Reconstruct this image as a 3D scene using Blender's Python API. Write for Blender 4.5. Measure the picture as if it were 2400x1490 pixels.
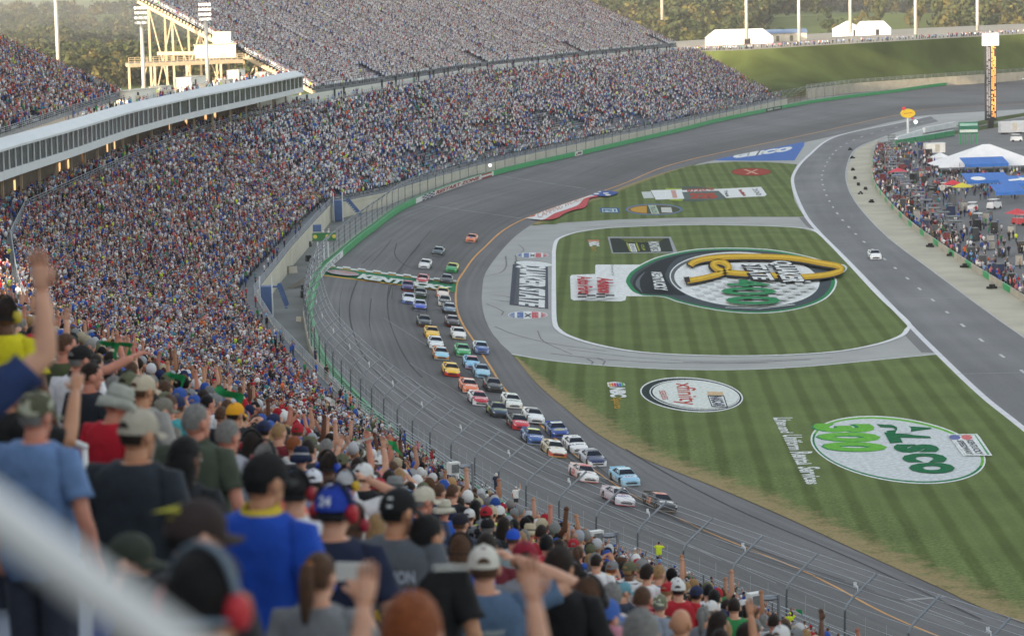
HAZE = 0.000065
import bpy, bmesh, math, random
import numpy as np
from mathutils import Vector, Matrix
from mathutils.geometry import tessellate_polygon
from mathutils.bvhtree import BVHTree

for _o in list(bpy.data.objects):
    bpy.data.objects.remove(_o)
random.seed(11)
rng = np.random.default_rng(11)
SC = bpy.context.scene
COL = SC.collection

# ------------------------------------------------------------------ camera
FPX, CX, CY, CAMH = 6500.0, 1200.0, 745.0, 49.0        # focal length in photo pixels, photo centre, eye height
ROLL = math.radians(1.5)
PITCH = math.atan((CY + 55.0) * math.cos(ROLL) / FPX)
cF = np.array([0, math.cos(PITCH), -math.sin(PITCH)])
_u0 = np.array([0, math.sin(PITCH), math.cos(PITCH)]); _r0 = np.array([1.0, 0, 0])
cR = _r0 * math.cos(ROLL) - _u0 * math.sin(ROLL)
cU = _u0 * math.cos(ROLL) + _r0 * math.sin(ROLL)
cC = np.array([0, 0, CAMH])
cam = bpy.data.cameras.new('camera'); camo = bpy.data.objects.new('camera', cam); COL.objects.link(camo)
camo.matrix_world = Matrix(((cR[0], cU[0], -cF[0], 0), (cR[1], cU[1], -cF[1], 0), (cR[2], cU[2], -cF[2], CAMH), (0, 0, 0, 1)))
cam.sensor_width = 36.0; cam.lens = FPX / 2400 * 36.0
cam.clip_start = 0.2; cam.clip_end = 30000
cam.dof.use_dof = True; cam.dof.focus_distance = 125.0; cam.dof.aperture_fstop = 2.8
SC.camera = camo

# ------------------------------------------------------------------ light
SUN_EL = math.radians(4.6)
SUN_AZ = math.atan2(-0.63, -0.776)                         # towards the sun, measured from +Y to +X
w = bpy.data.worlds.new('World'); SC.world = w; w.use_nodes = True
nt = w.node_tree; bg = nt.nodes['Background']
sky = nt.nodes.new('ShaderNodeTexSky'); sky.sky_type = 'NISHITA'; sky.sun_disc = False
sky.sun_elevation = SUN_EL; sky.sun_rotation = SUN_AZ % (2 * math.pi); sky.altitude = 270
sky.air_density = 1.0; sky.dust_density = 2.5; sky.ozone_density = 1.0
hs = nt.nodes.new('ShaderNodeHueSaturation'); hs.inputs['Saturation'].default_value = 0.42
nt.links.new(sky.outputs[0], hs.inputs['Color']); nt.links.new(hs.outputs[0], bg.inputs['Color'])
bg.inputs['Strength'].default_value = 0.15
sd = bpy.data.lights.new('sun', 'SUN'); sd.energy = 2.2; sd.angle = math.radians(0.6); sd.color = (1.0, 0.78, 0.52)
so = bpy.data.objects.new('sun', sd); COL.objects.link(so); so.location = (-200, -150, 120)
sdir = Vector((math.sin(SUN_AZ) * math.cos(SUN_EL), math.cos(SUN_AZ) * math.cos(SUN_EL), math.sin(SUN_EL)))
so.rotation_euler = sdir.to_track_quat('Z', 'Y').to_euler()
SC.view_settings.view_transform = 'Standard'; SC.view_settings.look = 'None'
SC.view_settings.exposure = 2.25; SC.view_settings.gamma = 1.0
SC.render.engine = 'CYCLES'
SC.cycles.max_bounces = 6; SC.cycles.diffuse_bounces = 3; SC.cycles.glossy_bounces = 3
SC.cycles.use_denoising = True

# ------------------------------------------------------------------ surveying: photo pixel -> place on the ground
def ray(x, y):
    return cF + ((x - CX) / FPX) * cR + ((CY - y) / FPX) * cU
def G(x, y, z=0.0):
    d = ray(x, y); return cC + d * ((z - CAMH) / d[2])
def at(x, y, D):
    return cC + ray(x, y) * D
def proj(P):
    v = np.asarray(P, float) - cC; k = v @ cF
    return CX + FPX * (v @ cR) / k, CY - FPX * (v @ cU) / k, k

# ------------------------------------------------------------------ materials
def S(r, g, b):
    f = lambda c: (c / 255 / 12.92) if c <= 10 else ((c / 255 + 0.055) / 1.055) ** 2.4
    return (f(r), f(g), f(b))
_M = {}
def M(name, rgb, rough=0.7, var=0.12, scale=3.0, metal=0.0, spec=0.3, bump=0.0, bscale=40.0, emit=0.0, coord='Object'):
    """plain procedural material: colour broken up by two noises, optional bump"""
    if name in _M: return _M[name]
    m = bpy.data.materials.new(name); m.use_nodes = True; n = m.node_tree; L = n.links
    b = n.nodes['Principled BSDF']; b.inputs['Roughness'].default_value = rough
    b.inputs['Metallic'].default_value = metal; b.inputs['Specular IOR Level'].default_value = spec
    m.diffuse_color = (*rgb, 1)
    tc = n.nodes.new('ShaderNodeTexCoord')
    if var > 0:
        nz = n.nodes.new('ShaderNodeTexNoise'); nz.inputs['Scale'].default_value = scale; nz.inputs['Detail'].default_value = 5
        L.new(tc.outputs[coord], nz.inputs['Vector'])
        r = n.nodes.new('ShaderNodeMapRange'); r.inputs[1].default_value = 0.3; r.inputs[2].default_value = 0.7
        r.inputs[3].default_value = 1 - var; r.inputs[4].default_value = 1 + var
        L.new(nz.outputs['Fac'], r.inputs[0])
        mx = n.nodes.new('ShaderNodeMix'); mx.data_type = 'RGBA'; mx.blend_type = 'MULTIPLY'; mx.inputs[0].default_value = 1
        mx.inputs[6].default_value = (*rgb, 1); L.new(r.outputs[0], mx.inputs[7]); L.new(mx.outputs[2], b.inputs['Base Color'])
    else:
        b.inputs['Base Color'].default_value = (*rgb, 1)
    if bump > 0:
        n2 = n.nodes.new('ShaderNodeTexNoise'); n2.inputs['Scale'].default_value = bscale; n2.inputs['Detail'].default_value = 3
        L.new(tc.outputs[coord], n2.inputs['Vector'])
        bp = n.nodes.new('ShaderNodeBump'); bp.inputs['Strength'].default_value = bump; bp.inputs['Distance'].default_value = 0.03
        L.new(n2.outputs['Fac'], bp.inputs['Height']); L.new(bp.outputs[0], b.inputs['Normal'])
    if emit > 0:
        b.inputs['Emission Color'].default_value = (*rgb, 1); b.inputs['Emission Strength'].default_value = emit
    _M[name] = m; return m
def attr_mat(name, rough=0.8, attr='Col'):
    m = bpy.data.materials.new(name); m.use_nodes = True; n = m.node_tree; b = n.nodes['Principled BSDF']
    b.inputs['Roughness'].default_value = rough; b.inputs['Specular IOR Level'].default_value = 0.15
    a = n.nodes.new('ShaderNodeAttribute'); a.attribute_name = attr
    n.links.new(a.outputs['Color'], b.inputs['Base Color']); return m

# ------------------------------------------------------------------ objects
def tag(o, label=None, cat=None, group=None, kind=None):
    if label: o['label'] = label
    if cat: o['category'] = cat
    if group: o['group'] = group
    if kind: o['kind'] = kind
    return o
def empty(name, loc=(0, 0, 0), rz=0.0, label=None, cat=None, group=None):
    o = bpy.data.objects.new(name, None); COL.objects.link(o); o.location = loc; o.rotation_euler = (0, 0, rz)
    o.empty_display_size = 0.3
    return tag(o, label, cat, group)
def put(name, me, parent=None, loc=None):
    o = bpy.data.objects.new(name, me); COL.objects.link(o)
    if parent is not None: o.parent = parent
    if loc is not None: o.location = loc
    return o
class MB:
    """mesh collector: everything added becomes ONE mesh"""
    def __init__(s): s.v = []; s.f = []; s.m = []; s.uv = []
    def add(s, vs, fs, mi=0):
        k = len(s.v); s.v += [tuple(map(float, p)) for p in vs]
        s.f += [tuple(i + k for i in f) for f in fs]; s.m += [mi] * len(fs); return s
    def quad(s, a, b, c, d, mi=0): return s.add([a, b, c, d], [(0, 1, 2, 3)], mi)
    def box(s, c, size, mi=0, rz=0.0, taper=1.0):
        x, y, z = [k / 2 for k in size]; ca, sa = math.cos(rz), math.sin(rz); vs = []
        for dz, t in ((-z, 1), (z, taper)):
            for dx, dy in ((-x, -y), (x, -y), (x, y), (-x, y)):
                vs.append((c[0] + (dx * ca - dy * sa) * t, c[1] + (dx * sa + dy * ca) * t, c[2] + dz))
        return s.add(vs, [(0, 3, 2, 1), (4, 5, 6, 7), (0, 1, 5, 4), (1, 2, 6, 5), (2, 3, 7, 6), (3, 0, 4, 7)], mi)
    def beam(s, a, b, wd, ht, mi=0):
        a = Vector(a); b = Vector(b); d = (b - a); d.normalize()
        up = Vector((0, 0, 1)) if abs(d.z) < 0.95 else Vector((1, 0, 0))
        r = d.cross(up).normalized() * wd / 2; u = r.cross(d).normalized() * ht / 2
        vs = [p + i * r + j * u for p in (a, b) for i, j in ((-1, -1), (1, -1), (1, 1), (-1, 1))]
        return s.add(vs, [(0, 3, 2, 1), (4, 5, 6, 7), (0, 1, 5, 4), (1, 2, 6, 5), (2, 3, 7, 6), (3, 0, 4, 7)], mi)
    def tube(s, pts, radii, n=8, mi=0, cap=True, ell=1.0, side=None):
        """tapered tube along pts (closed ends); ell squashes the second axis"""
        P = [Vector(p) for p in pts]
        if not hasattr(radii, '__len__'): radii = [radii] * len(P)
        rings = []; ref = Vector(side) if side else None; prev = None
        for i, p in enumerate(P):
            d = (P[min(i + 1, len(P) - 1)] - P[max(i - 1, 0)]).normalized()
            if prev is None:
                a = ref if ref is not None else (Vector((0, 0, 1)) if abs(d.z) < 0.9 else Vector((1, 0, 0)))
                r = (a - d * a.dot(d)).normalized()
            else: r = (prev - d * prev.dot(d)).normalized()
            prev = r; q = d.cross(r)
            rings.append([p + radii[i] * (math.cos(t) * r + math.sin(t) * ell * q) for t in [2 * math.pi * k / n for k in range(n)]])
        return s.rings(rings, mi, cap)
    def rings(s, rings, mi=0, cap=True, closed=True):
        n = len(rings[0]); vs = [p for r in rings for p in r]; fs = []
        for i in range(len(rings) - 1):
            for k in range(n if closed else n - 1):
                a = i * n + k; b = i * n + (k + 1) % n
                fs.append((a, b, b + n, a + n))
        if cap:
            fs.append(tuple(range(n))[::-1]); fs.append(tuple(range((len(rings) - 1) * n, len(rings) * n)))
        return s.add(vs, fs, mi)
    def ball(s, c, r, n=12, m=8, mi=0, rot=None):
        """closed ellipsoid"""
        if not hasattr(r, '__len__'): r = (r, r, r)
        vs = []; fs = []
        pt = lambda x, y, z: (Vector((x * r[0], y * r[1], z * r[2])) if rot is None else rot @ Vector((x * r[0], y * r[1], z * r[2]))) + Vector(c)
        vs.append(pt(0, 0, -1))
        for i in range(1, m):
            a = -math.pi / 2 + math.pi * i / m
            for k in range(n):
                t = 2 * math.pi * k / n; vs.append(pt(math.cos(a) * math.cos(t), math.cos(a) * math.sin(t), math.sin(a)))
        vs.append(pt(0, 0, 1)); e = len(vs) - 1
        for k in range(n): fs.append((0, 1 + (k + 1) % n, 1 + k)); fs.append((e, e - n + k, e - n + (k + 1) % n))
        for i in range(m - 2):
            for k in range(n):
                a = 1 + i * n + k; b = 1 + i * n + (k + 1) % n; fs.append((a, b, b + n, a + n))
        return s.add(vs, fs, mi)
    def poly(s, pts, mi=0):
        """filled flat polygon (any outline)"""
        P = [Vector(p) for p in pts]; tri = tessellate_polygon([P]); fs = []
        for t in tri:
            a, b, c = [P[i] for i in t]
            fs.append(tuple(t) if (b - a).cross(c - a).z >= 0 else tuple(t)[::-1])
        return s.add(P, fs, mi)
    def prism(s, pts, z0, z1, mi=0):
        n = len(pts); area = sum(pts[i][0] * pts[(i + 1) % n][1] - pts[(i + 1) % n][0] * pts[i][1] for i in range(n))
        if area < 0: pts = pts[::-1]
        vs = [(p[0], p[1], z0) for p in pts] + [(p[0], p[1], z1) for p in pts]
        fs = [tuple(range(n))[::-1], tuple(range(n, 2 * n))] + [(i, (i + 1) % n, (i + 1) % n + n, i + n) for i in range(n)]
        return s.add(vs, fs, mi)
    def mesh(s, name, mats=None, smooth=False, ang=None):
        me = bpy.data.meshes.new(name); me.from_pydata(s.v, [], s.f)
        for m in (mats if isinstance(mats, (list, tuple)) else [mats] if mats else []): me.materials.append(m)
        if any(s.m): me.polygons.foreach_set('material_index', s.m)
        if smooth or ang:
            me.polygons.foreach_set('use_smooth', [True] * len(me.polygons))
            if ang: me.set_sharp_from_angle(angle=math.radians(ang))
        me.update(); return me
    def build(s, name, mats, parent=None, smooth=False, ang=None, loc=None):
        return put(name, s.mesh(name, mats, smooth, ang), parent, loc)
_txt = {}
def text_tris(t, bold=0.0):
    """letters of the built-in font as flat triangles in a box 0..1 wide, 0..1 tall"""
    k = (t, bold)
    if k in _txt: return _txt[k]
    cu = bpy.data.curves.new('letters', 'FONT'); cu.body = t; cu.offset = bold; cu.resolution_u = 3
    o = bpy.data.objects.new('letters', cu); COL.objects.link(o)
    me = o.to_mesh(); me.calc_loop_triangles()
    V = np.array([v.co[:2] for v in me.vertices]); T = [tuple(l.vertices) for l in me.loop_triangles]
    o.to_mesh_clear(); bpy.data.objects.remove(o); bpy.data.curves.remove(cu)
    lo, hi = V.min(0), V.max(0); V = (V - lo) / (hi - lo)
    _txt[k] = (V, T, (hi - lo)); return _txt[k]
def add_text(mb, t, fn, mi=0, bold=0.02):
    V, T, _ = text_tris(t, bold)
    mb.add([fn(a, b) for a, b in V], T, mi); return mb
def quadmap(p00, p10, p11, p01):
    p00, p10, p11, p01 = [np.asarray(p, float) for p in (p00, p10, p11, p01)]
    return lambda a, b: p00 * (1 - a) * (1 - b) + p10 * a * (1 - b) + p11 * a * b + p01 * (1 - a) * b
def catmull(P, step):
    P = [np.asarray(p, float) for p in P]; P = [2 * P[0] - P[1]] + P + [2 * P[-1] - P[-2]]; out = []
    for i in range(1, len(P) - 2):
        a, b, c, d = P[i - 1:i + 3]; n = max(1, int(np.linalg.norm(c - b) / step))
        for k in range(n):
            t = k / n
            out.append(0.5 * (2 * b + (c - a) * t + (2 * a - 5 * b + 4 * c - d) * t * t + (3 * b - a - 3 * c + d) * t ** 3))
    out.append(P[-2]); return np.array(out)

# ------------------------------------------------------------------ the race track
OUT = [G(x, y, 3.2) for x, y in [(2362, 190), (2070, 221), (1935, 238), (1868, 249), (1700, 283), (1600, 308), (1400, 355), (1165, 410), (975, 478), (880, 540), (800, 605), (755, 650), (735, 720)]]
OUT = [np.array([420, 1040, 3.2]), np.array([310, 1075, 3.2])] + OUT[:] + [np.array(p) for p in [(-26.7, 370.6, 3.2), (-22.6, 331.5, 3.2), (-15.7, 293.1, 3.2), (-8.4, 260, 3.2), (-2.3, 239, 3.2), (3.4, 221.3, 3.2), (14, 196, 3.2), (32, 158, 3.2), (52, 121, 3.2), (80, 76, 3.2), (115, 30, 3.2)]]
YEL = [G(x, y, 0.3) for x, y in [(2237, 252), (2103, 270), (1895, 315), (1600, 379), (1450, 435), (1225, 515), (1130, 585), (1085, 640), (1070, 670), (1070, 720), (1085, 760), (1105, 790), (1150, 860), (1200, 930), (1390, 1100), (1620, 1228), (1900, 1345), (2200, 1490)]]
YEL = [np.array([420, 990, .3]), np.array([330, 1010, .3]), np.array([235, 985, .3])] + YEL + [np.array(p) for p in [(50, 160, .3), (70, 124, .3), (97, 84, .3), (130, 42, .3)]]
INN = [G(x, y, 0) for x, y in [(2237, 266), (2103, 284), (1895, 332), (1600, 393), (1400, 462), (1240, 530), (1150, 620), (1130, 680), (1135, 740), (1160, 790), (1200, 830), (1260, 900), (1330, 960), (1400, 1015), (1500, 1070), (1700, 1150), (1850, 1215), (2000, 1285), (2200, 1375), (2400, 1460)]]
INN = [np.array([420, 970, 0.]), np.array([330, 985, 0.]), np.array([240, 960, 0.])] + INN + [np.array(p) for p in [(58, 158, 0.), (78, 124, 0.), (105, 86, 0.), (138, 46, 0.)]]
cO = catmull(OUT, 3.0); cY = catmull(YEL, 3.0); cI = catmull(INN, 3.0)
def nearest(cv, p):
    d = (cv[:, 0] - p[0]) ** 2 + (cv[:, 1] - p[1]) ** 2; i = int(d.argmin()); return i, math.sqrt(d[i])
def track_z(x, y):
    _, a = nearest(cO, (x, y)); _, b = nearest(cY, (x, y)); _, c = nearest(cI, (x, y))
    gap = np.linalg.norm(cO[nearest(cO, (x, y))[0]][:2] - cY[nearest(cY, (x, y))[0]][:2])
    if b > gap * .97 and a < b and a < gap: return 3.2 if b >= gap else 0.3 + 2.9 * b / gap
    if a + 0 < gap + 0.01 and b <= gap + 0.5:
        return 0.3 + 2.9 * b / max(a + b, 1e-6)
    return 0.3 * c / max(b + c, 1e-6)
def T(px, py, lift=0.0):
    z = 1.0
    for _ in range(6):
        p = G(px, py, z); z = track_z(p[0], p[1])
    p = G(px, py, z + lift); return np.array([p[0], p[1], z + lift])
def asphalt(name, base, groove=0.0):
    m = bpy.data.materials.new(name); m.use_nodes = True; n = m.node_tree; L = n.links; b = n.nodes['Principled BSDF']
    b.inputs['Roughness'].default_value = 0.75; b.inputs['Specular IOR Level'].default_value = 0.35
    uv = n.nodes.new('ShaderNodeUVMap'); mp = n.nodes.new('ShaderNodeMapping'); mp.inputs['Scale'].default_value = (0.012, 1.3, 1)
    L.new(uv.outputs[0], mp.inputs[0])
    n1 = n.nodes.new('ShaderNodeTexNoise'); n1.inputs['Scale'].default_value = 1; n1.inputs['Detail'].default_value = 6; L.new(mp.outputs[0], n1.inputs[0])
    tc = n.nodes.new('ShaderNodeTexCoord')
    n2 = n.nodes.new('ShaderNodeTexNoise'); n2.inputs['Scale'].default_value = 0.05; n2.inputs['Detail'].default_value = 8; L.new(tc.outputs['Object'], n2.inputs[0])
    n3 = n.nodes.new('ShaderNodeTexNoise'); n3.inputs['Scale'].default_value = 2.5; n3.inputs['Detail'].default_value = 4; L.new(tc.outputs['Object'], n3.inputs[0])
    def rng_(nd, lo, hi, a=0.3, c=0.7):
        r = n.nodes.new('ShaderNodeMapRange'); r.inputs[1].default_value = a; r.inputs[2].default_value = c; r.inputs[3].default_value = lo; r.inputs[4].default_value = hi
        L.new(nd.outputs['Fac'], r.inputs[0]); return r.outputs[0]
    def mul(a, c):
        x = n.nodes.new('ShaderNodeMath'); x.operation = 'MULTIPLY'; L.new(a, x.inputs[0]); L.new(c, x.inputs[1]); return x.outputs[0]
    k = mul(mul(rng_(n1, 0.76, 1.24), rng_(n2, 0.84, 1.16)), rng_(n3, 0.93, 1.07))
    if groove:
        sp = n.nodes.new('ShaderNodeSeparateXYZ'); L.new(uv.outputs[0], sp.inputs[0])
        cr = n.nodes.new('ShaderNodeValToRGB'); e = cr.color_ramp.elements   # rubbered-in racing lane, v = metres from the yellow line
        mr = n.nodes.new('ShaderNodeMapRange'); mr.inputs[1].default_value = -12; mr.inputs[2].default_value = 22; L.new(sp.outputs[1], mr.inputs[0]); L.new(mr.outputs[0], cr.inputs[0])
        e[0].position = 0.0; e[0].color = (1.12, 1.12, 1.12, 1); e[1].position = 1.0; e[1].color = (1.15,) * 3 + (1,)
        for p, c in ((0.3, 0.98), (0.40, 0.70), (0.56, 0.66), (0.68, 0.90), (0.82, 1.12)):
            q = e.new(p); q.color = (c, c, c, 1)
        k = mul(k, cr.outputs[0])
    mx = n.nodes.new('ShaderNodeMix'); mx.data_type = 'RGBA'; mx.blend_type = 'MULTIPLY'; mx.inputs[0].default_value = 1
    mx.inputs[6].default_value = (*base, 1); L.new(k, mx.inputs[7]); L.new(mx.outputs[2], b.inputs['Base Color']); return m
def strip_mesh(name, rows, mats, us=None, vs=None):
    """rows: list of equal-length point lists -> grid mesh with UV in metres"""
    nr, nc = len(rows), len(rows[0]); me = bpy.data.meshes.new(name)
    me.from_pydata([tuple(p) for r in rows for p in r], [], [(i * nc + k, i * nc + k + 1, (i + 1) * nc + k + 1, (i + 1) * nc + k) for i in range(nr - 1) for k in range(nc - 1)])
    uvl = me.uv_layers.new(name='UVMap')
    if us is not None:
        for l in me.loops:
            i, k = divmod(l.vertex_index, nc); uvl.data[l.index].uv = (us[i][k], vs[i][k])
    for m in mats if isinstance(mats, list) else [mats]: me.materials.append(m)
    me.polygons.foreach_set('use_smooth', [True] * len(me.polygons)); me.update(); return me
sec = []; us = []; vs = []; dist = 0.0; prevI = 0; prevY = 0; yl = []
for i, o in enumerate(cO):
    if i: dist += np.linalg.norm(cO[i] - cO[i - 1])
    jy, dy = nearest(cY, o); jy = max(jy, prevY); prevY = jy; y = cY[jy]
    ji, di = nearest(cI, y); ji = max(ji, prevI); prevI = ji; q = cI[ji]
    row = [q, y] + [y + (o - y) * t for t in (0.2, 0.4, 0.6, 0.8, 1.0)]
    wy = np.linalg.norm(o - y); wi = np.linalg.norm(q - y)
    sec.append(row); us.append([dist] * 7); vs.append([-wi, 0] + [wy * t for t in (0.2, 0.4, 0.6, 0.8, 1.0)]); yl.append(y)
trk = put('race_track', strip_mesh('race_track', sec, asphalt('track_asphalt', (0.108, 0.106, 0.112), 1.0), us, vs)); tag(trk, kind='structure')
def track_strip(name, off0, off1, lift, mat, i0=0, i1=None):
    """painted line along the track between two distances from the yellow line"""
    rows = []
    for r in sec[i0:i1]:
        a, b = r[1], r[-1]; d = (b - a) / np.linalg.norm(b - a); rows.append([a + d * off0 + [0, 0, lift], a + d * off1 + [0, 0, lift]])
    o = put(name, strip_mesh(name, rows, mat)); tag(o, kind='structure'); return o
PAINT_W = M('paint_white', S(226, 228, 228), 0.6, 0.1, 0.6)
track_strip('yellow_line', -0.14, 0.16, 0.02, M('paint_yellow', S(205, 140, 45), 0.6, 0.15, 0.3))
# tyre marks: thin dark rubber lines that run with the traffic
RUB = M('rubber_marks', (0.042, 0.042, 0.045), 0.8, 0.2, 1)
skid = MB()
def mark(pxs, wd=0.28, fn=T, lift=0.015):
    P = catmull([fn(x, y, lift) for x, y in pxs], 2.5)
    for a, b in zip(P[:-1], P[1:]):
        d = (b - a)[:2]; n = np.array([-d[1], d[0], 0]) / (np.linalg.norm(d) + 1e-6) * wd / 2; skid.quad(a - n, a + n, b + n, b - n)
mark([(910, 570), (880, 590), (848, 618)], 0.22); mark([(985, 572), (930, 640), (908, 700)], 0.2)
mark([(838, 655), (825, 690), (819, 720), (825, 770), (850, 830), (900, 890), (960, 935), (1060, 1010)], 0.24)
mark([(912, 668), (908, 705), (912, 750), (930, 800), (958, 850), (990, 885)], 0.22)
mark([(930, 570), (925, 595), (940, 615), (965, 628), (990, 632)], 0.18)
mark([(860, 805), (940, 870), (1050, 960), (1200, 1060), (1330, 1130)], 0.14)
mark([(1340, 960), (1480, 1060), (1700, 1180), (2000, 1310), (2300, 1450)], 0.2)
for a in range(7):
    mark([(1250 + 40 * a, 1010 + 34 * a - 20 * (a % 3)), (1420 + 60 * a, 1130 + 30 * a), (1700 + 70 * a, 1260 + 25 * a)], 0.12)
for pp in ([(918, 560), (895, 590), (860, 628)], [(1010, 540), (960, 600), (925, 660), (918, 700)], [(870, 700), (866, 760), (884, 830), (930, 900)], [(1005, 690), (1000, 740), (1012, 800), (1040, 850)], [(800, 680), (795, 720), (802, 780), (840, 860), (920, 950)]): mark(pp, .13)
tag(skid.build('tyre_marks', RUB), kind='structure'); skid = MB()
GF = lambda x, y, l: G(x, y, l)
for pp, wd in (([(1150, 690), (1185, 694), (1205, 700), (1196, 706), (1170, 704)], .3), ([(1140, 712), (1165, 722), (1180, 730), (1176, 738)], .25), ([(1185, 600), (1186, 625), (1170, 640), (1130, 648)], .3), ([(1208, 598), (1210, 612), (1204, 625)], .3), ([(1160, 765), (1210, 785), (1300, 806), (1420, 822)], .25), ([(1230, 690), (1200, 708), (1150, 700)], .2), ([(1290, 828), (1420, 842), (1600, 851), (1800, 850)], .35), ([(1330, 818), (1500, 838), (1700, 846), (1950, 838)], .22), ([(1375, 840), (1390, 848), (1384, 856)], .3), ([(1400, 838), (1418, 846), (1412, 857)], .25), ([(1260, 775), (1275, 800), (1340, 830)], .2), ([(1600, 848), (1740, 849), (1900, 842)], .5), ([(1350, 536), (1500, 522), (1640, 518)], .3), ([(1215, 573), (1228, 585), (1215, 596)], .2)): mark(pp, wd, GF, .015)
o = skid.build('tyre_marks', M('rubber_on_concrete', (0.17, 0.172, 0.175), 0.85, 0.3, .6)); tag(o, kind='structure')
sm = MB()
def seam(a, b, wd=0.12, fn=T, lift=0.018, mb=None, n=14):
    P = [fn(a[0] + (b[0] - a[0]) * t, a[1] + (b[1] - a[1]) * t, lift) for t in np.linspace(0, 1, n)]
    for p, q in zip(P[:-1], P[1:]):
        d = (q - p)[:2]; k = np.array([-d[1], d[0], 0]) / (np.linalg.norm(d) + 1e-6) * wd / 2; (mb or sm).quad(p - k, p + k, q + k, q - k)
seam((985, 478), (1222, 512), 0.3); seam((1168, 412), (1372, 442), 0.3)
for k in range(9):
    x0, y0 = [(900, 745), (960, 850), (1000, 905), (1085, 960), (1120, 1040), (1260, 1110), (1430, 1190), (1560, 1250), (1750, 1330)][k]
    seam((x0, y0), (x0 + 260, y0 + 165 - k * 7), 0.07, n=10)
seam((2125, 1405), (2215, 1397), 0.5); seam((2110, 1402), (2260, 1460), 0.12)
o = sm.build('track_lines', M('faded_paint', S(150, 150, 152), 0.7, 0.2, 0.5)); tag(o, kind='structure')

# ------------------------------------------------------------------ ground
def hills():
    me = MB(); R = [60, 700, 900, 1100, 1350, 1600, 2000, 2500, 3200, 4000, 5000, 6500, 9000, 14000]
    A = np.radians(np.linspace(-180, 180, 181)); rr = np.random.default_rng(3); ph = rr.uniform(0, 6.28, 12); vs_ = []
    for r in R:
        for a in A:
            x, y = r * math.sin(a), 350 + r * math.cos(a); z = -0.4
            if r > 900:
                k = min(1, (r - 900) / 1500)
                z += k * (14 * math.sin(x / 310 + ph[0]) + 12 * math.sin(y / 420 + ph[1]) + 8 * math.sin((x + y) / 170 + ph[2])) - 16 * k + max(0, r - 3000) * 0.004
            vs_.append((x, y, z))
    n = len(A); fs = [(i * n + k, i * n + k + 1, (i + 1) * n + k + 1, (i + 1) * n + k) for i in range(len(R) - 1) for k in range(n - 1)]
    vs_.append((0, 350, -0.4)); fs += [(len(vs_) - 1, k + 1, k) for k in range(n - 1)]
    return me.add(vs_, [f[::-1] if len(f) == 4 else f for f in fs])
GR = M('meadow', S(108, 118, 66), 0.95, 0.3, 0.004, spec=0.05)
o = hills().build('ground', GR, smooth=True); tag(o, kind='structure')
def hz(x, y):
    r = math.hypot(x, y - 350)
    if r < 900: return -0.4
    rr = np.random.default_rng(3); ph = rr.uniform(0, 6.28, 12); k = min(1, (r - 900) / 1500)
    return -0.4 + k * (14 * math.sin(x / 310 + ph[0]) + 12 * math.sin(y / 420 + ph[1]) + 8 * math.sin((x + y) / 170 + ph[2])) - 16 * k + max(0, r - 3000) * 0.004
CONC = M('concrete_paving', (0.34, 0.35, 0.345), 0.85, 0.1, 0.15)
def gpoly(name, pxs, z, mat, kind='structure'):
    P = [G(x, y, z) for x, y in pxs]; o = MB().poly(P).build(name, mat); tag(o, kind=kind); return o
# infield concrete: everything inside the track
inn = [p for p in cI[:: 3]]
P = [(p[0], p[1], 0.0) for p in inn] + [(420, 46, 0), (420, 960, 0)]
o = MB().poly(P).build('infield_concrete', CONC); tag(o, kind='structure')
# apron behind the outer wall, up to the stands
rows = []
for o_, r in zip(cO[::3], sec[::3]):
    d = (r[-1] - r[1])[:2]; d = d / np.linalg.norm(d); rows.append([(o_[0], o_[1], 3.05), (o_[0] + d[0] * 30, o_[1] + d[1] * 30, 3.05)])
o = put('service_road', strip_mesh('service_road', rows, M('service_road', (0.19, 0.2, 0.195), 0.85, 0.2, 0.12))); tag(o, kind='structure')
PIT_L = [(2180, 272), (2100, 290), (1960, 320), (1895, 365), (1862, 405), (1860, 440), (1885, 500), (1920, 545), (1985, 610), (2130, 760), (2200, 830), (2300, 925), (2400, 1005), (2700, 1250)]
PIT_R = [(2200, 285), (2120, 305), (2060, 325), (2005, 350), (1985, 390), (1985, 430), (2010, 480), (2080, 555), (2200, 645), (2290, 712), (2400, 790), (2700, 980)]
def gcurve(pxs, z, step=4): return catmull([G(x, y, z) for x, y in pxs], step)
pl, pr = gcurve(PIT_L, 0.012), gcurve(PIT_R, 0.012)
rows = []; us = []; vs = []; d = 0
for i, a in enumerate(pl):
    b = pr[nearest(pr, a)[0]]; rows.append([a, (a + b) / 2, b]); d += np.linalg.norm(a - pl[max(0, i - 1)]); us.append([d] * 3); vs.append([-4, -5, -6])
o = put('pit_road', strip_mesh('pit_road', rows, asphalt('pit_asphalt', (0.135, 0.137, 0.147)), us, vs)); tag(o, kind='structure')
def line_along(name, cv, wd, lift, mat, dash=None):
    mb = MB(); s = 0
    for a, b in zip(cv[:-1], cv[1:]):
        d = (b - a)[:2]; L_ = np.linalg.norm(d)
        if L_ < 1e-6: continue
        n = np.array([-d[1], d[0], 0]) / L_ * wd / 2; s += L_
        if dash and (s % dash[0]) > dash[1]: continue
        mb.quad(a - n + [0, 0, lift], a + n + [0, 0, lift], b + n + [0, 0, lift], b - n + [0, 0, lift])
    o = mb.build(name, mat); tag(o, kind='structure'); return o
line_along('pit_road_edge_line', pl, 0.75, 0.02, M('edge_concrete', S(205, 206, 212), 0.7, 0.08, 0.5))
line_along('pit_box_line', pr, 0.22, 0.02, M('worn_line', S(176, 176, 176), .7, .2, .8))
mid = np.array([(r[0] * 0.45 + r[2] * 0.55) for r in rows]); line_along('pit_lane_dashes', catmull(mid, 1.0), 0.4, 0.02, M('worn_paint', S(184, 186, 188), .7, .2, .8), (15.0, 3.2))
jn = MB()
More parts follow.
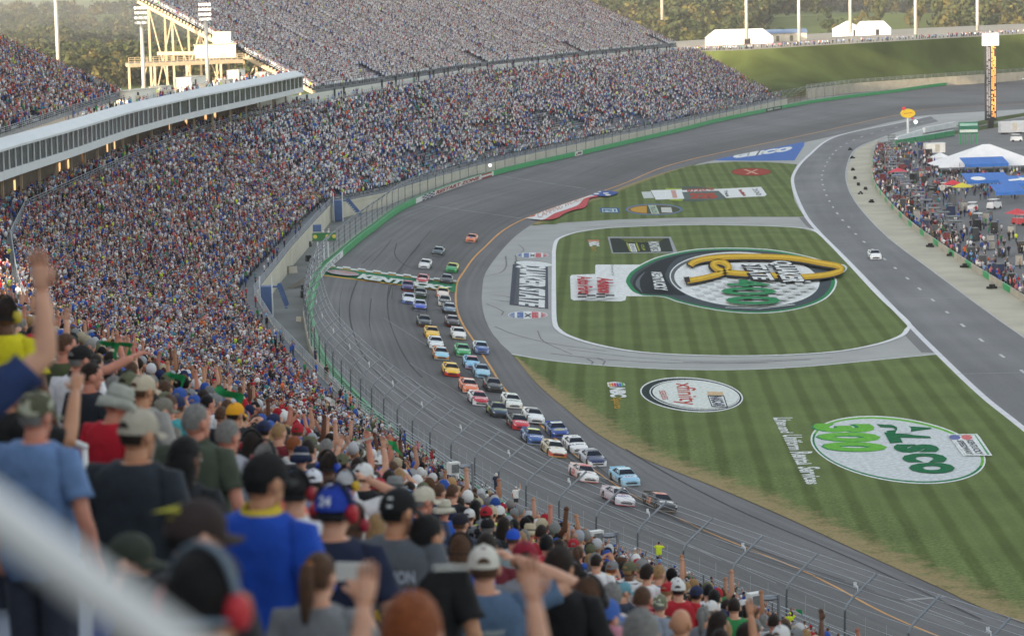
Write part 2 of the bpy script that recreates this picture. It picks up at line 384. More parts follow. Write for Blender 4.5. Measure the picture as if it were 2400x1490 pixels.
for t in (0.30, 0.38, 0.5, 0.62, 0.74, 0.86):
    r = rows[int(len(rows) * t)]; a, b = np.array(r[0]), np.array(r[2]); d = (b - a) / np.linalg.norm(b - a); k = np.array([-d[1], d[0], 0]) * 0.09
    jn.quad(a - k + [0, 0, .02], b - k + [0, 0, .02], b + k + [0, 0, .02], a + k + [0, 0, .02])
tag(jn.build('pit_road_joints', M('joint', S(150, 152, 156), 0.8, 0.1)), kind='structure')
gpoly('pit_exit_asphalt', [(1872, 509), (1893, 509), (1922, 545), (1912, 543), (1890, 530)], 0.01, asphalt('patch_asphalt', (0.14, 0.14, 0.145)))
gpoly('pit_entry_asphalt', [(2118, 783), (2134, 764), (2204, 826), (2160, 826)], 0.01, _M.get('x') or asphalt('patch_asphalt', (0.15, 0.15, 0.155)))
gpoly('far_concrete', [(2050, 292), (2200, 262), (2420, 242), (2420, 262), (2200, 285)], 0.008, M('far_concrete', (0.36, 0.37, 0.37), 0.85, 0.08, 0.1))
gpoly('pit_box_concrete', [(2060, 326), (2042, 350), (2045, 420), (2075, 470), (2135, 530), (2250, 612), (2400, 706), (2700, 900), (2700, 985), (2400, 792), (2290, 714), (2200, 647), (2080, 557), (2010, 482), (1986, 431), (1986, 391), (2006, 351)], 0.014, M('pit_concrete', S(176, 172, 156), 0.85, 0.14, 0.12))
gpoly('paddock', [(2062, 345), (2100, 322), (2420, 272), (2900, 250), (2900, 1000), (2400, 700), (2250, 606), (2140, 524), (2080, 465), (2050, 415)], 0.016, M('paddock_asphalt', (0.155, 0.158, 0.165), 0.85, 0.15, 0.06))

# ------------------------------------------------------------------ mown grass
def grass_mat(name, dry=0.0):
    m = bpy.data.materials.new(name); m.use_nodes = True; n = m.node_tree; L = n.links; b = n.nodes['Principled BSDF']
    b.inputs['Roughness'].default_value = 0.95; b.inputs['Specular IOR Level'].default_value = 0.08
    tc = n.nodes.new('ShaderNodeTexCoord'); mp = n.nodes.new('ShaderNodeMapping'); mp.vector_type = 'POINT'
    mp.inputs['Rotation'].default_value = (0, 0, MOW); L.new(tc.outputs['Object'], mp.inputs[0])
    wv = n.nodes.new('ShaderNodeTexWave'); wv.wave_type = 'BANDS'; wv.bands_direction = 'X'; wv.wave_profile = 'SIN'
    wv.inputs['Scale'].default_value = 0.085; wv.inputs['Distortion'].default_value = 0.35; wv.inputs['Detail'].default_value = 2
    L.new(mp.outputs[0], wv.inputs['Vector'])
    wv2 = n.nodes.new('ShaderNodeTexWave'); wv2.wave_type = 'BANDS'; wv2.bands_direction = 'X'
    wv2.inputs['Scale'].default_value = 0.17; wv2.inputs['Distortion'].default_value = 0.5; L.new(mp.outputs[0], wv2.inputs['Vector'])
    n1 = n.nodes.new('ShaderNodeTexNoise'); n1.inputs['Scale'].default_value = 0.12; n1.inputs['Detail'].default_value = 8; L.new(tc.outputs['Object'], n1.inputs[0])
    n2 = n.nodes.new('ShaderNodeTexNoise'); n2.inputs['Scale'].default_value = 3.0; n2.inputs['Detail'].default_value = 4; L.new(tc.outputs['Object'], n2.inputs[0])
    cr = n.nodes.new('ShaderNodeValToRGB'); e = cr.color_ramp.elements
    e[0].position = 0.12; e[0].color = (0.094, 0.126, 0.038, 1); e[1].position = 0.42; e[1].color = (0.124, 0.166, 0.056, 1)
    L.new(wv.outputs['Fac'], cr.inputs[0])
    def mulc(col, fac_out, lo, hi):
        r = n.nodes.new('ShaderNodeMapRange'); r.inputs[1].default_value = 0.25; r.inputs[2].default_value = 0.75; r.inputs[3].default_value = lo; r.inputs[4].default_value = hi
        L.new(fac_out, r.inputs[0]); x = n.nodes.new('ShaderNodeMix'); x.data_type = 'RGBA'; x.blend_type = 'MULTIPLY'; x.inputs[0].default_value = 1
        L.new(col, x.inputs[6]); L.new(r.outputs[0], x.inputs[7]); return x.outputs[2]
    c = mulc(mulc(mulc(cr.outputs[0], n1.outputs['Fac'], 0.82, 1.18), n2.outputs['Fac'], 0.85, 1.15), wv2.outputs['Fac'], 0.96, 1.05)
    if dry:
        a = n.nodes.new('ShaderNodeAttribute'); a.attribute_name = 'dry'
        n3 = n.nodes.new('ShaderNodeTexNoise'); n3.inputs['Scale'].default_value = 0.55; n3.inputs['Detail'].default_value = 9; n3.inputs['Roughness'].default_value = 0.75; L.new(tc.outputs['Object'], n3.inputs[0])
        ad = n.nodes.new('ShaderNodeMath'); ad.operation = 'ADD'; L.new(a.outputs['Fac'], ad.inputs[0]); L.new(n3.outputs['Fac'], ad.inputs[1])
        r = n.nodes.new('ShaderNodeMapRange'); r.inputs[1].default_value = 0.86; r.inputs[2].default_value = 1.12; L.new(ad.outputs[0], r.inputs[0])
        x = n.nodes.new('ShaderNodeMix'); x.data_type = 'RGBA'; L.new(r.outputs[0], x.inputs[0]); L.new(c, x.inputs[6]); x.inputs[7].default_value = (0.30, 0.235, 0.12, 1)
        c = mulc(x.outputs[2], n2.outputs['Fac'], 0.8, 1.2)
    L.new(c, b.inputs['Base Color']); return m
_a, _b = G(1565, 868, 0), G(1612, 1150, 0)
MOW = -math.atan2(-(_b - _a)[0], (_b - _a)[1])            # turn the stripes to the mowing direction
if abs((_b - _a)[0]) >= 0: MOW = math.atan2((_b - _a)[0], (_b - _a)[1])
GRASS = grass_mat('mown_grass')
GA = [(1243, 529), (1330, 521), (1450, 514), (1600, 510), (1750, 508), (1886, 508), (1872, 488), (1862, 470), (1856, 440), (1858, 410), (1868, 385), (1800, 380), (1720, 379), (1660, 383), (1600, 393), (1540, 410), (1470, 436), (1400, 462), (1330, 491)]
GB = [(1298, 590), (1302, 570), (1312, 558), (1350, 545), (1420, 535), (1520, 530), (1650, 527), (1800, 530), (1880, 535), (1918, 546), (1983, 610), (2060, 692), (2127, 755), (2126, 772), (2110, 788), (2050, 808), (1950, 825), (1800, 833), (1650, 833), (1500, 825), (1400, 808), (1340, 790), (1312, 775), (1300, 755), (1298, 700), (1298, 640)]
GC_top = [(1200, 830), (1300, 846), (1450, 859), (1600, 866), (1750, 866), (1900, 858), (2050, 844), (2207, 829)]
GC = GC_top + [(2298, 927), (2398, 1007), (2698, 1252), (2800, 1620)] + [(2400, 1460), (2200, 1375), (2000, 1285), (1850, 1215), (1700, 1150), (1500, 1070), (1400, 1015), (1330, 960), (1260, 900)]
for nm, pp in (('infield_grass', GA), ('infield_grass', GB), ('infield_grass', GC)): gpoly(nm, pp, 0.03, GRASS)
line_along('grass_kerb', gcurve(GB + GB[:1], 0.03, 1.5), 0.7, 0.035, M('kerb_white', S(214, 216, 220), 0.7, 0.1, 1.0))
line_along('road_kerb', gcurve(GC_top, 0.03, 1.5), 0.35, 0.03, _M['kerb_white'])
def dry_strip(cv, side, wd):
    rows = []; at_ = []
    for i, a in enumerate(cv):
        b = cv[min(i + 1, len(cv) - 1)]; c = cv[max(i - 1, 0)]; d = (b - c)[:2]; d /= np.linalg.norm(d); n = np.array([d[1], -d[0], 0]) * side
        rows.append([a + n * t * wd * min(1, .08 + i / 16) + [0, 0, 0.05] for t in (-0.01, 0.15, 0.35, 0.6, 1.0)]); at_ += [0.62, 0.6, 0.42, 0.22, 0.0]
    me = strip_mesh('dry_grass_verge', rows, DRY); A_ = me.attributes.new('dry', 'FLOAT', 'POINT'); A_.data.foreach_set('value', at_)
    tag(put('dry_grass_verge', me), kind='structure')
DRY = grass_mat('dry_grass', 1.0)
k0 = nearest(cI, G(1205, 838, 0))[0]; dry_strip(cI[k0:], -1, 9.0)
k1 = nearest(cI, G(1240, 530, 0))[0]; k2 = nearest(cI, G(1640, 386, 0))[0]; dry_strip(cI[k2:k1], -1, 5.0)
# ------------------------------------------------------------------ painted logos on the grass and paving
PC = {}
def paint(r, g, b):
    k = (r, g, b)
    if k not in PC: PC[k] = M('turf_paint', S(r, g, b), 0.9, 0.16, 0.6, spec=0.05) if False else M('turf_paint_%d_%d_%d' % k, S(r, g, b), 0.9, 0.2, 2.2, spec=0.05)
    return PC[k]
W_ = (214, 218, 218); K_ = (52, 58, 62); G_ = (44, 128, 82)
class Logo:
    """paint lying on the ground, layer over layer"""
    def __init__(s, label, base=0.05, cat='painted logo', fn=None, name='painted_logo'):
        s.fn = fn or (lambda x, y, z: G(x, y, z)); s.z = base; s.items = []; s.label = label; s.cat = cat; s.name = name
    def P(s, pts, col, name='paint_layer'):
        s.z += 0.006; s.items.append((name, MB().poly([s.fn(x, y, s.z) for x, y in pts]), paint(*col))); return s
    def E(s, cx, cy, rx, ry, rot, col, n=64, a0=0, a1=360, name='paint_layer', x0=None, x1=None):
        s.z += 0.006; r = math.radians(rot); pts = []
        for t in np.radians(np.linspace(a0, a1, n, endpoint=(a1 - a0) < 360)):
            x, y = rx * math.cos(t), ry * math.sin(t)
            if x0 is not None: x = max(x, x0)
            if x1 is not None: x = min(x, x1)
            pts.append(s.fn(cx + x * math.cos(r) - y * math.sin(r), cy + x * math.sin(r) + y * math.cos(r), s.z))
        s.items.append((name, MB().poly(pts), paint(*col))); return s
    def T(s, t, ll, lr, ur, ul, col, bold=0.03, name='lettering', shear=0.0):
        """t inside the photo quad given as lower-left, lower-right, upper-right, upper-left of the text"""
        s.z += 0.006; z = s.z; q = [s.fn(x, y, z) for x, y in (ll, lr, ur, ul)]; m = quadmap(*q)
        s.items.append((name, add_text(MB(), t, lambda a, b: m(a + shear * (b - .5), b), 0, bold), paint(*col))); return s
    def line(s, pts, wd, col, name='paint_layer'):
        s.z += 0.006; mb = MB(); P_ = [np.array(s.fn(x, y, s.z)) for x, y in pts]
        wl = wd if hasattr(wd, '__len__') else [wd] * len(P_); V = []
        for i, p in enumerate(P_):
            d = (P_[min(i + 1, len(P_) - 1)] - P_[max(0, i - 1)])[:2]; d /= np.linalg.norm(d) + 1e-9; k = np.array([-d[1], d[0], 0]) * wl[i] / 2; V.append((p - k, p + k))
        for (a, b), (c, d) in zip(V[:-1], V[1:]): mb.quad(a, b, d, c)
        s.items.append((name, mb, paint(*col))); return s
    def pline(s, pts, w_, col, name='paint_layer'):
        s.z += 0.006; P_ = np.array(pts, float); mb = MB(); V = []
        for i, p in enumerate(P_):
            d = P_[min(i + 1, len(P_) - 1)] - P_[max(0, i - 1)]; d /= np.linalg.norm(d) + 1e-9; k = np.array([-d[1], d[0]]) * w_ / 2 * (1, .8); V.append((s.fn(*(p - k), s.z), s.fn(*(p + k), s.z)))
        for (a, b), (c, d) in zip(V[:-1], V[1:]): mb.quad(b, a, c, d)
        s.items.append((name, mb, paint(*col))); return s
    def done(s):
        c = np.mean([np.mean(np.array(m.v), 0) for _, m, _ in s.items], 0)
        r = empty(s.name, c, 0, s.label, s.cat)
        for nm, mb, mat in s.items:
            mb.v = [(p[0] - c[0], p[1] - c[1], p[2] - c[2]) for p in mb.v]; mb.build(nm, mat, r)
        return r
def curve_px(pts, n=10):
    return [tuple(p[:2]) for p in catmull([np.array([x, y, 0.]) for x, y in pts], 4)]
# long wordmark on the paving
L = Logo('tall white wordmark on a dark slab painted on the pale paving', 0.02)
L.P([(1202, 619), (1284, 625), (1285, 724), (1194, 714)], (74, 78, 90))
L.E(1250, 618, 45, 7.5, 4, (90, 94, 98)); L.E(1252, 618, 43, 6.2, 4, W_)
L.P([(1213, 624), (1277, 630), (1278, 722), (1205, 712)], (88, 92, 96))
L.T('QUAKER STATE', (1208, 617), (1205, 712.5), (1277.5, 721.5), (1280, 622), W_, 0.05); L.done()
for cx_, cy_, rx_, ry_, lb in ((1248, 598, 38, 6.3, 'upper'), (1237, 738, 46.5, 9, 'lower')):
    L = Logo('blue, white and red oval emblem painted on the paving, %s of two beside the wordmark' % lb, 0.02)
    L.E(cx_, cy_, rx_, ry_, 0, W_).E(cx_, cy_, rx_ * .95, ry_ * .86, 0, (60, 98, 160), x1=-rx_ * .22).E(cx_, cy_, rx_ * .95, ry_ * .86, 0, (196, 66, 78), x0=rx_ * .2)
    for sg in (-1, 1):
        L.line([(cx_ + sg * rx_ * .6, cy_ - ry_ * .8), (cx_ + sg * rx_ * .6, cy_ + ry_ * .8)], 0.35, W_)
        for k in (-.5, 0, .5): L.line([(cx_ + sg * rx_ * .22, cy_ + ry_ * k), (cx_ + sg * rx_ * .93, cy_ + ry_ * k * .3)], 0.28, W_)
    L.T('X', (cx_ - rx_ * .15, cy_ - ry_ * .6), (cx_ - rx_ * .15, cy_ + ry_ * .6), (cx_ + rx_ * .15, cy_ + ry_ * .7), (cx_ + rx_ * .15, cy_ - ry_ * .5), (80, 84, 88)); L.done()
# the big race logo in the middle
L = Logo('huge oval 400 race logo with a yellow ribbon painted on the middle grass')
def out_ring(k):
    pts = [(1503, 693), (1480, 684), (1466, 668), (1463, 655), (1478, 634), (1520, 610), (1560, 597), (1620, 585), (1680, 581), (1740, 581), (1800, 584), (1850, 591), (1900, 602), (1940, 614), (1958, 618), (1978, 620), (1986, 628), (1978, 638), (1958, 646), (1962, 660), (1955, 680), (1935, 700), (1900, 716), (1850, 728), (1790, 734), (1720, 732), (1650, 722), (1590, 708), (1553, 696)]
    c = np.array([1720, 657]); P_ = np.array(pts, float); return curve_px([tuple(c + (p - c) * np.array([1 - k * 1.0, 1 - k * 1.25])) for p in P_] + [tuple(c + (P_[0] - c) * np.array([1 - k, 1 - k * 1.25]))])[:-1]
L.P([(1395, 622), (1397, 620), (1500, 620), (1550, 600), (1560, 694), (1468, 694), (1466, 703), (1455, 706), (1345, 704), (1338, 700), (1336, 648), (1340, 644), (1395, 642)], W_)
L.P(out_ring(0.0), W_).P(out_ring(0.018), G_).P(out_ring(0.055), (66, 76, 82))
L.P(curve_px([(1500, 688), (1484, 670), (1486, 655), (1505, 634), (1560, 606), (1640, 590), (1720, 588), (1600, 600), (1560, 640), (1575, 670), (1606, 691), (1560, 690)]), (38, 44, 50))
L.P(curve_px([(1506, 686), (1490, 668), (1495, 652), (1512, 637), (1500, 655), (1500, 672)]), (96, 104, 108))
L.E(1745, 655, 176, 64, 3, W_).E(1745, 655, 173, 61, 3, (92, 98, 102), a0=150, a1=300).E(1747, 656, 167, 57.5, 3, W_)
for i in range(16):
    for j in range(9):
        if (i + j) % 2 == 0:
            x0, y0 = 1600 + i * 21 + j * 5, 648 + j * 7
            if ((x0 + 10 - 1747) / 160) ** 2 + ((y0 + 3 - 656) / 53) ** 2 < 1 and y0 > 644: L.P([(x0, y0), (x0 + 19, y0 + .6), (x0 + 24, y0 + 6.4), (x0 + 5, y0 + 5.6)], (186, 190, 190), 'checker')
rib = curve_px([(1610, 658), (1650, 651), (1690, 640), (1708, 628), (1700, 617), (1680, 613), (1672, 622), (1690, 634), (1730, 640), (1790, 643), (1850, 648), (1890, 648), (1940, 643), (1970, 634), (1966, 624), (1930, 617), (1860, 605), (1780, 601), (1700, 602), (1650, 607), (1625, 615), (1618, 622)])
L.pline([(x - 3, y + 2.5) for x, y in rib], 19, (40, 42, 46)).pline(rib, 16, (190, 150, 38)).pline([(x, y - 1.5) for x, y in rib], 6, (212, 176, 60))
L.P([(1602, 650), (1615, 648), (1618, 661), (1606, 662)], (50, 46, 44))
for t, q, c in (('QUAKER', ((1800, 611), (1826, 660), (1890, 662), (1852, 612)), W_), ('STATE', ((1740, 617), (1766, 654), (1816, 656), (1790, 617)), W_)):
    (ax, ay), (bx, by), (cx_, cy_), (dx, dy) = q
    L.T(t, (ax - 6, ay + 2), (bx - 6, by + 3), (cx_ + 4, cy_ + 3), (dx + 4, dy + 2), (44, 46, 50), 0.11).T(t, *q, c, 0.035)
for t, q in (('4', ((1700, 655), (1706, 671), (1806, 671), (1802, 655))), ('0', ((1688, 673), (1692, 691), (1822, 691), (1816, 673))), ('0', ((1698, 694), (1702, 713), (1832, 713), (1828, 694)))): L.T(t, *q, G_, 0.028)
L.T('KENTUCKY', (1526, 637), (1534, 680), (1566, 681), (1550, 638), W_, 0.04)
L.T('Presented by', (1430, 620), (1432, 646), (1440, 646), (1438, 620), (70, 74, 74), 0.0)
L.T('Advance', (1398, 650), (1401, 686), (1440, 688), (1437, 652), (168, 56, 62), 0.05).T('Auto Parts', (1352, 647), (1355, 689), (1390, 690), (1388, 648), (168, 56, 62), 0.04)
for i in range(3):
    for j in range(4):
        if (i + j) % 2 == 0:
            x0, y0 = 1354 + j * 22, 687 + i * 3.6; L.P([(x0, y0), (x0 + 20, y0), (x0 + 20, y0 + 3.4), (x0, y0 + 3.4)], (54, 58, 58), 'checker')
L.line([(1700, 720), (1780, 723), (1862, 713)], 0.5, W_); L.done()
L = Logo('dark rectangular series logo with pale border and yellow strokes, behind the big oval logo')
L.P([(1424, 555), (1572, 555), (1588, 592), (1434, 594)], (150, 154, 158)).P([(1429, 558), (1568, 558), (1578, 590), (1437, 592)], (42, 52, 48))
for k in range(4): L.line([(1455 + 4 * k, 560 + 2.2 * k), (1555 - 3 * k, 559.5 + 2.4 * k)], 0.5, (150, 158, 60))
L.P([(1467, 569), (1471, 569), (1480, 589), (1476, 589)], (150, 158, 60)).P([(1489, 569), (1493, 569), (1500, 588), (1496, 588)], (150, 158, 60))
L.P([(1473, 571), (1487, 571), (1494, 590), (1480, 590)], W_).T('SERIES', (1476, 572), (1482, 589), (1491, 589), (1485, 572), (80, 84, 84), .02)
L.T('CUP', (1502, 573), (1505, 587), (1513, 587), (1509, 573), (150, 158, 60), .03).T('MONSTER', (1518, 566), (1526, 590), (1550, 590), (1544, 566), (196, 200, 198), .05); L.done()
L = Logo('white letters under a coloured feather crest on the lower grass, beside the dry verge')
L.P([(1423, 896), (1440, 894), (1462, 897), (1466, 902), (1440, 906), (1425, 906)], W_)
for k, c in enumerate(((196, 164, 80), (206, 100, 60), (190, 60, 80), (110, 90, 160), (80, 120, 180), (90, 160, 90))): L.P([(1426 + 6 * k, 897), (1431 + 6 * k, 897), (1433 + 6 * k, 905), (1428 + 6 * k, 905)], c, 'feather')
L.T('NBC', (1428, 907), (1430, 930), (1469, 931), (1466, 908), W_, .06).T('Sports', (1430, 932), (1434, 957), (1460, 957), (1456, 932), (178, 142, 60), .02); L.done()
L = Logo('small faded white letters in the far corner of the middle grass')
L.P([(1378, 562), (1404, 562), (1405, 566), (1378, 566)], (186, 120, 90)).T('NBC', (1379, 566), (1381, 577), (1406, 577), (1404, 566), W_, .05).T('Sports', (1380, 578), (1384, 589), (1402, 589), (1398, 578), (160, 136, 70), .02); L.done()
L = Logo('white oval SERIES logo with red script and a dark rim painted on the lower grass')
L.E(1621, 924.5, 121, 40, 4.5, W_).E(1621, 924.5, 117.5, 37.6, 4.5, (48, 58, 58)).E(1628, 925, 106, 34.5, 4.5, W_).E(1628, 925, 103.5, 32.5, 4.5, (48, 58, 58)).E(1630, 924.5, 101, 31.8, 4.5, (206, 212, 208))
L.T('xfinity', (1570, 898), (1580, 949), (1640, 948), (1628, 896), (172, 70, 62), .012).T('SERIES', (1543, 915), (1553, 936), (1567, 936), (1559, 915), (172, 90, 84), .02)
L.P([(1656, 917), (1694, 918), (1696, 926), (1660, 926)], (198, 172, 138)).P([(1658, 926), (1697, 926), (1706, 954), (1668, 953)], (60, 66, 66)).P([(1661, 928), (1695, 928), (1703, 952), (1670, 951)], W_)
L.T('NASCAR', (1662, 928), (1672, 951), (1701, 952), (1692, 928), (70, 74, 90), .05); L.done()
L = Logo('pale oval 300 logo in two greens painted on the lower grass at right')
L.E(2105, 1053.5, 207, 75, 8, W_).E(2105, 1053.5, 203, 72.4, 8, (44, 122, 78)).E(2105, 1053.5, 203, 72.4, 8, (108, 172, 72), a0=188, a1=368).E(2104, 1054, 197, 68.5, 8, (196, 202, 204))
for t, q in (('3', ((1903, 992), (1912, 1011), (2055, 1013), (2045, 992))), ('0', ((1910, 1013), (1922, 1033), (2070, 1036), (2058, 1012))), ('0', ((1922, 1034), (1936, 1057), (2086, 1058), (2072, 1036)))):
    (a, b), (c, d), (e_, f_), (g_, h_) = q; L.T(t, (a - 5, b + 1), (c - 5, d + 1), (e_ - 5, f_ + 1), (g_ - 5, h_ + 1), (50, 128, 84), .075).T(t, *q, (104, 172, 66), .055)
for t, q in (('A', ((2054, 993), (2086, 1017), (2188, 1010), (2178, 996))), ('L', ((2072, 1012), (2086, 1038), (2184, 1031), (2180, 1022))), ('S', ((2090, 1040), (2100, 1060), (2204, 1059), (2196, 1040))), ('C', ((2110, 1062), (2118, 1082), (2222, 1082), (2214, 1060))), ('O', ((2126, 1084), (2134, 1108), (2242, 1109), (2234, 1082)))): L.T(t, *q, (34, 104, 68), .085)
for k in range(3): L.line(curve_px([(2085 + 10 * k, 991 + k), (2108 + 10 * k, 1001), (2104 + 12 * k, 1015)]), .5, (196, 202, 204))
L.P([(2221, 1017), (2290, 1016), (2297, 1024), (2326, 1067), (2258, 1068)], W_).P([(2225, 1019), (2286, 1018), (2320, 1065), (2262, 1066)], (90, 150, 110)).P([(2226, 1020), (2284, 1019), (2314, 1065), (2262, 1065)], (216, 220, 220))
L.E(2238, 1024, 13, 6, 4, (104, 112, 160)).E(2266, 1024, 13, 6, 4, (204, 116, 116))
L.T('KENTUCKY', (2264, 1031), (2288, 1064), (2306, 1064), (2280, 1030), (90, 96, 100), .03).T('SPEEDWAY', (2242, 1031), (2266, 1064), (2282, 1064), (2257, 1031), (90, 96, 100), .03); L.done()
L = Logo('narrow white line of lettering painted along the left edge of the two-green oval', name='painted_lettering', cat='painted lettering')
for t, q in (('Linen', ((1811, 978), (1822, 998), (1850, 998), (1858, 978))), ('and', ((1822, 1000), (1830, 1014), (1860, 1014), (1852, 1000))), ('Uniform', ((1832, 1018), (1850, 1054), (1884, 1054), (1880, 1018))), ('Rental', ((1850, 1058), (1868, 1089), (1902, 1086), (1904, 1057))), ('Services', ((1868, 1093), (1890, 1134), (1926, 1133), (1922, 1093)))): L.T(t, *q, (206, 210, 208), .03)
L.done()
# far grass triangle
L = Logo('waving red, white and blue banner logo on the far tip of the grass')
L.fn = lambda x, y, z: G(x, y, z)
L.z = 0.31
L.P(curve_px([(1222, 510), (1260, 496), (1310, 471), (1345, 452), (1402, 458), (1398, 462), (1382, 465), (1372, 485), (1345, 492), (1325, 499), (1305, 511), (1280, 515), (1255, 514)]), (188, 88, 92))
L.P(curve_px([(1232, 511), (1254, 506), (1260, 497), (1300, 486), (1325, 473), (1340, 462), (1365, 456), (1396, 457), (1370, 465), (1355, 480), (1330, 490), (1300, 500), (1275, 514), (1255, 514)]), W_)
L.T('CAMPING WORLD', (1262, 512), (1366, 468), (1372, 458), (1258, 500), (172, 104, 90), .0)
L.P(curve_px([(1346, 452), (1365, 446), (1400, 446), (1448, 450), (1440, 456), (1420, 460), (1395, 458)]), (72, 92, 152))
for x, y in ((1352, 452), (1378, 451), (1402, 449), (1420, 453), (1398, 454), (1425, 457), (1364, 447)): L.E(x, y, 7, 1.6, 0, W_, 12, name='star')
L.done()
L = Logo('blue paved panel with white lettering painted beside the far apron')
L.fn = lambda x, y, z: G(x, y, z); L.z = 0.03
L.P([(1672, 376), (1740, 358), (1800, 344), (1886, 332), (1884, 342), (1862, 376), (1780, 377)], (78, 112, 176)).T('GEICO', (1716, 372), (1850, 354), (1862, 342), (1720, 362), W_, .1); L.done()
L = Logo('red oval emblem on the far grass near the pit road')
L.E(1761, 403, 47, 9.5, 0, (84, 62, 50)).E(1761, 403, 45.5, 8.6, 0, (150, 66, 54)).line([(1745, 397), (1775, 408)], .8, (190, 150, 130)).line([(1775, 397), (1750, 408)], .6, (190, 150, 130)); L.done()
L = Logo('long white logo with red letters over a dark oval on the far grass')
L.E(1620, 454.5, 62, 18, 0, (78, 92, 84)).P([(1560, 441), (1598, 441), (1600, 471), (1575, 470), (1556, 464)], (150, 168, 60)).P([(1525, 446), (1598, 444), (1604, 466), (1537, 468)], W_)
L.P([(1598, 449), (1682, 447), (1700, 463), (1690, 468), (1605, 468)], (92, 104, 100)).P([(1598, 446), (1680, 443), (1784, 438), (1797, 456), (1792, 460), (1702, 464), (1684, 447), (1600, 450)], W_)
L.T('BUCKLE UP', (1612, 450), (1680, 446), (1668, 440), (1608, 443), (160, 76, 62), .05).T('225', (1618, 466), (1684, 465), (1676, 452), (1614, 453), (160, 76, 62), .08)
L.P([(1572, 446), (1583, 446), (1588, 464), (1577, 464)], (190, 150, 142)).P([(1503, 450), (1525, 449), (1533, 464), (1509, 465)], (190, 196, 194)).T('Buffalo', (1730, 445), (1742, 460), (1752, 459), (1738, 444), (150, 72, 62), .04).T('Trace', (1696, 447), (1702, 461), (1712, 460), (1704, 446), (100, 108, 106), .04).T('200', (1762, 442), (1774, 459), (1786, 457), (1774, 441), (130, 136, 134), .02); L.done()
L = Logo('blue rimmed oval truck race logo with orange end, lower of the far grass logos')
L.E(1533, 491, 67, 13, 0, (82, 116, 156)).E(1533, 491, 62, 11, 0, (150, 118, 76)).E(1534, 491, 60, 10, 0, (70, 78, 62)).E(1534, 491, 57, 9, 0, (184, 142, 62), x1=-18)
L.P([(1519, 481), (1537, 481), (1546, 501), (1527, 501)], (166, 182, 166)).P([(1549, 486), (1573, 486), (1576, 498), (1551, 498)], (190, 192, 188)).T('TRUCK', (1522, 483), (1530, 500), (1541, 500), (1534, 483), (90, 104, 94), .02); L.done()
L = Logo('small blue and white rectangular logo on the far grass')
L.P([(1406, 487), (1450, 487), (1453, 499), (1408, 498)], (64, 92, 146)).P([(1411, 489), (1445, 489), (1448, 497), (1412, 497)], (184, 200, 200)).T('FS1', (1414, 496), (1444, 496), (1443, 490), (1413, 490), (80, 116, 140), .05); L.done()
# start / finish band across the track
L = Logo('green start finish band with a checkered edge and KENTUCKY in white letters across the track', 0.02, 'start line', lambda x, y, z: T(x, y, z), 'start_finish_line')
def across(a, b, c, d, n=16):
    top = [(a[0] + (b[0] - a[0]) * t, a[1] + (b[1] - a[1]) * t) for t in np.linspace(0, 1, n)]; bot = [(d[0] + (c[0] - d[0]) * t, d[1] + (c[1] - d[1]) * t) for t in np.linspace(0, 1, n)]
    return top, bot
def band(L, a, b, c, d, col, name='paint_layer'):
    top, bot = across(a, b, c, d); L.z += 0.012; mb = MB()
    for (p, q), (r, s_) in zip(zip(top[:-1], top[1:]), zip(bot[:-1], bot[1:])): mb.quad(L.fn(*r, L.z), L.fn(*s_, L.z), L.fn(*q, L.z), L.fn(*p, L.z))
    L.items.append((name, mb, paint(*col)))
band(L, (768, 621), (1070, 658), (1067, 685), (756, 646), (52, 122, 88)); band(L, (757, 643.6), (1067, 682.6), (1067, 685), (756, 646), (196, 152, 66)); band(L, (768, 624.5), (1070, 662), (1070, 664), (767, 626.5), (196, 152, 66))
for k in range(17):
    t0, t1 = k / 17, (k + 1) / 17
    y_ = (lambda t: 619 + 37.5 * t + (0 if k % 2 == 0 else 2.6)); band(L, (768 + 302 * t0, y_(t0)), (768 + 302 * t1, y_(t1)), (768 + 302 * t1, y_(t1) + 4.0), (768 + 302 * t0, y_(t0) + 4.0), (206, 208, 206), 'checker')
L.T('KENTUCKY', (838, 652), (1052, 681), (1060, 672), (848, 641), (205, 212, 208), .07, shear=0.02)
L.E(804, 639, 38, 5.5, 6, (168, 160, 164)).E(804, 637, 34, 3, 6, (176, 138, 134)); L.done()

# ------------------------------------------------------------------ outer wall: concrete wall, green energy barrier
def off_curve(cv, i, k):
    a = cv[max(0, i - 1)]; b = cv[min(len(cv) - 1, i + 1)]; d = (b - a)[:2]; d = d / np.linalg.norm(d)
    return cv[i] + np.array([d[1], -d[0], 0]) * k           # +k = away from the track
_t = off_curve(cO, len(cO) // 2, 5.0); OS = 1 if np.linalg.norm(_t - sec[len(cO) // 2][1]) > np.linalg.norm(cO[len(cO) // 2] - sec[len(cO) // 2][1]) else -1
N_O = len(cO)
GREEN = M('barrier_green', S(46, 150, 90), 0.5, 0.1, 0.8); GREEND = M('barrier_foam', S(24, 60, 46), 0.8, 0.15, 1.5)
WALLC = M('wall_concrete', S(170, 164, 150), 0.85, 0.14, 0.4)
root = empty('safety_barrier', cO[N_O // 2], 0, 'long green energy absorbing barrier lining the outside of the track', 'barrier')
rp = np.array(cO[N_O // 2])
mb = MB(); mt = MB(); mf = MB(); mc = MB()
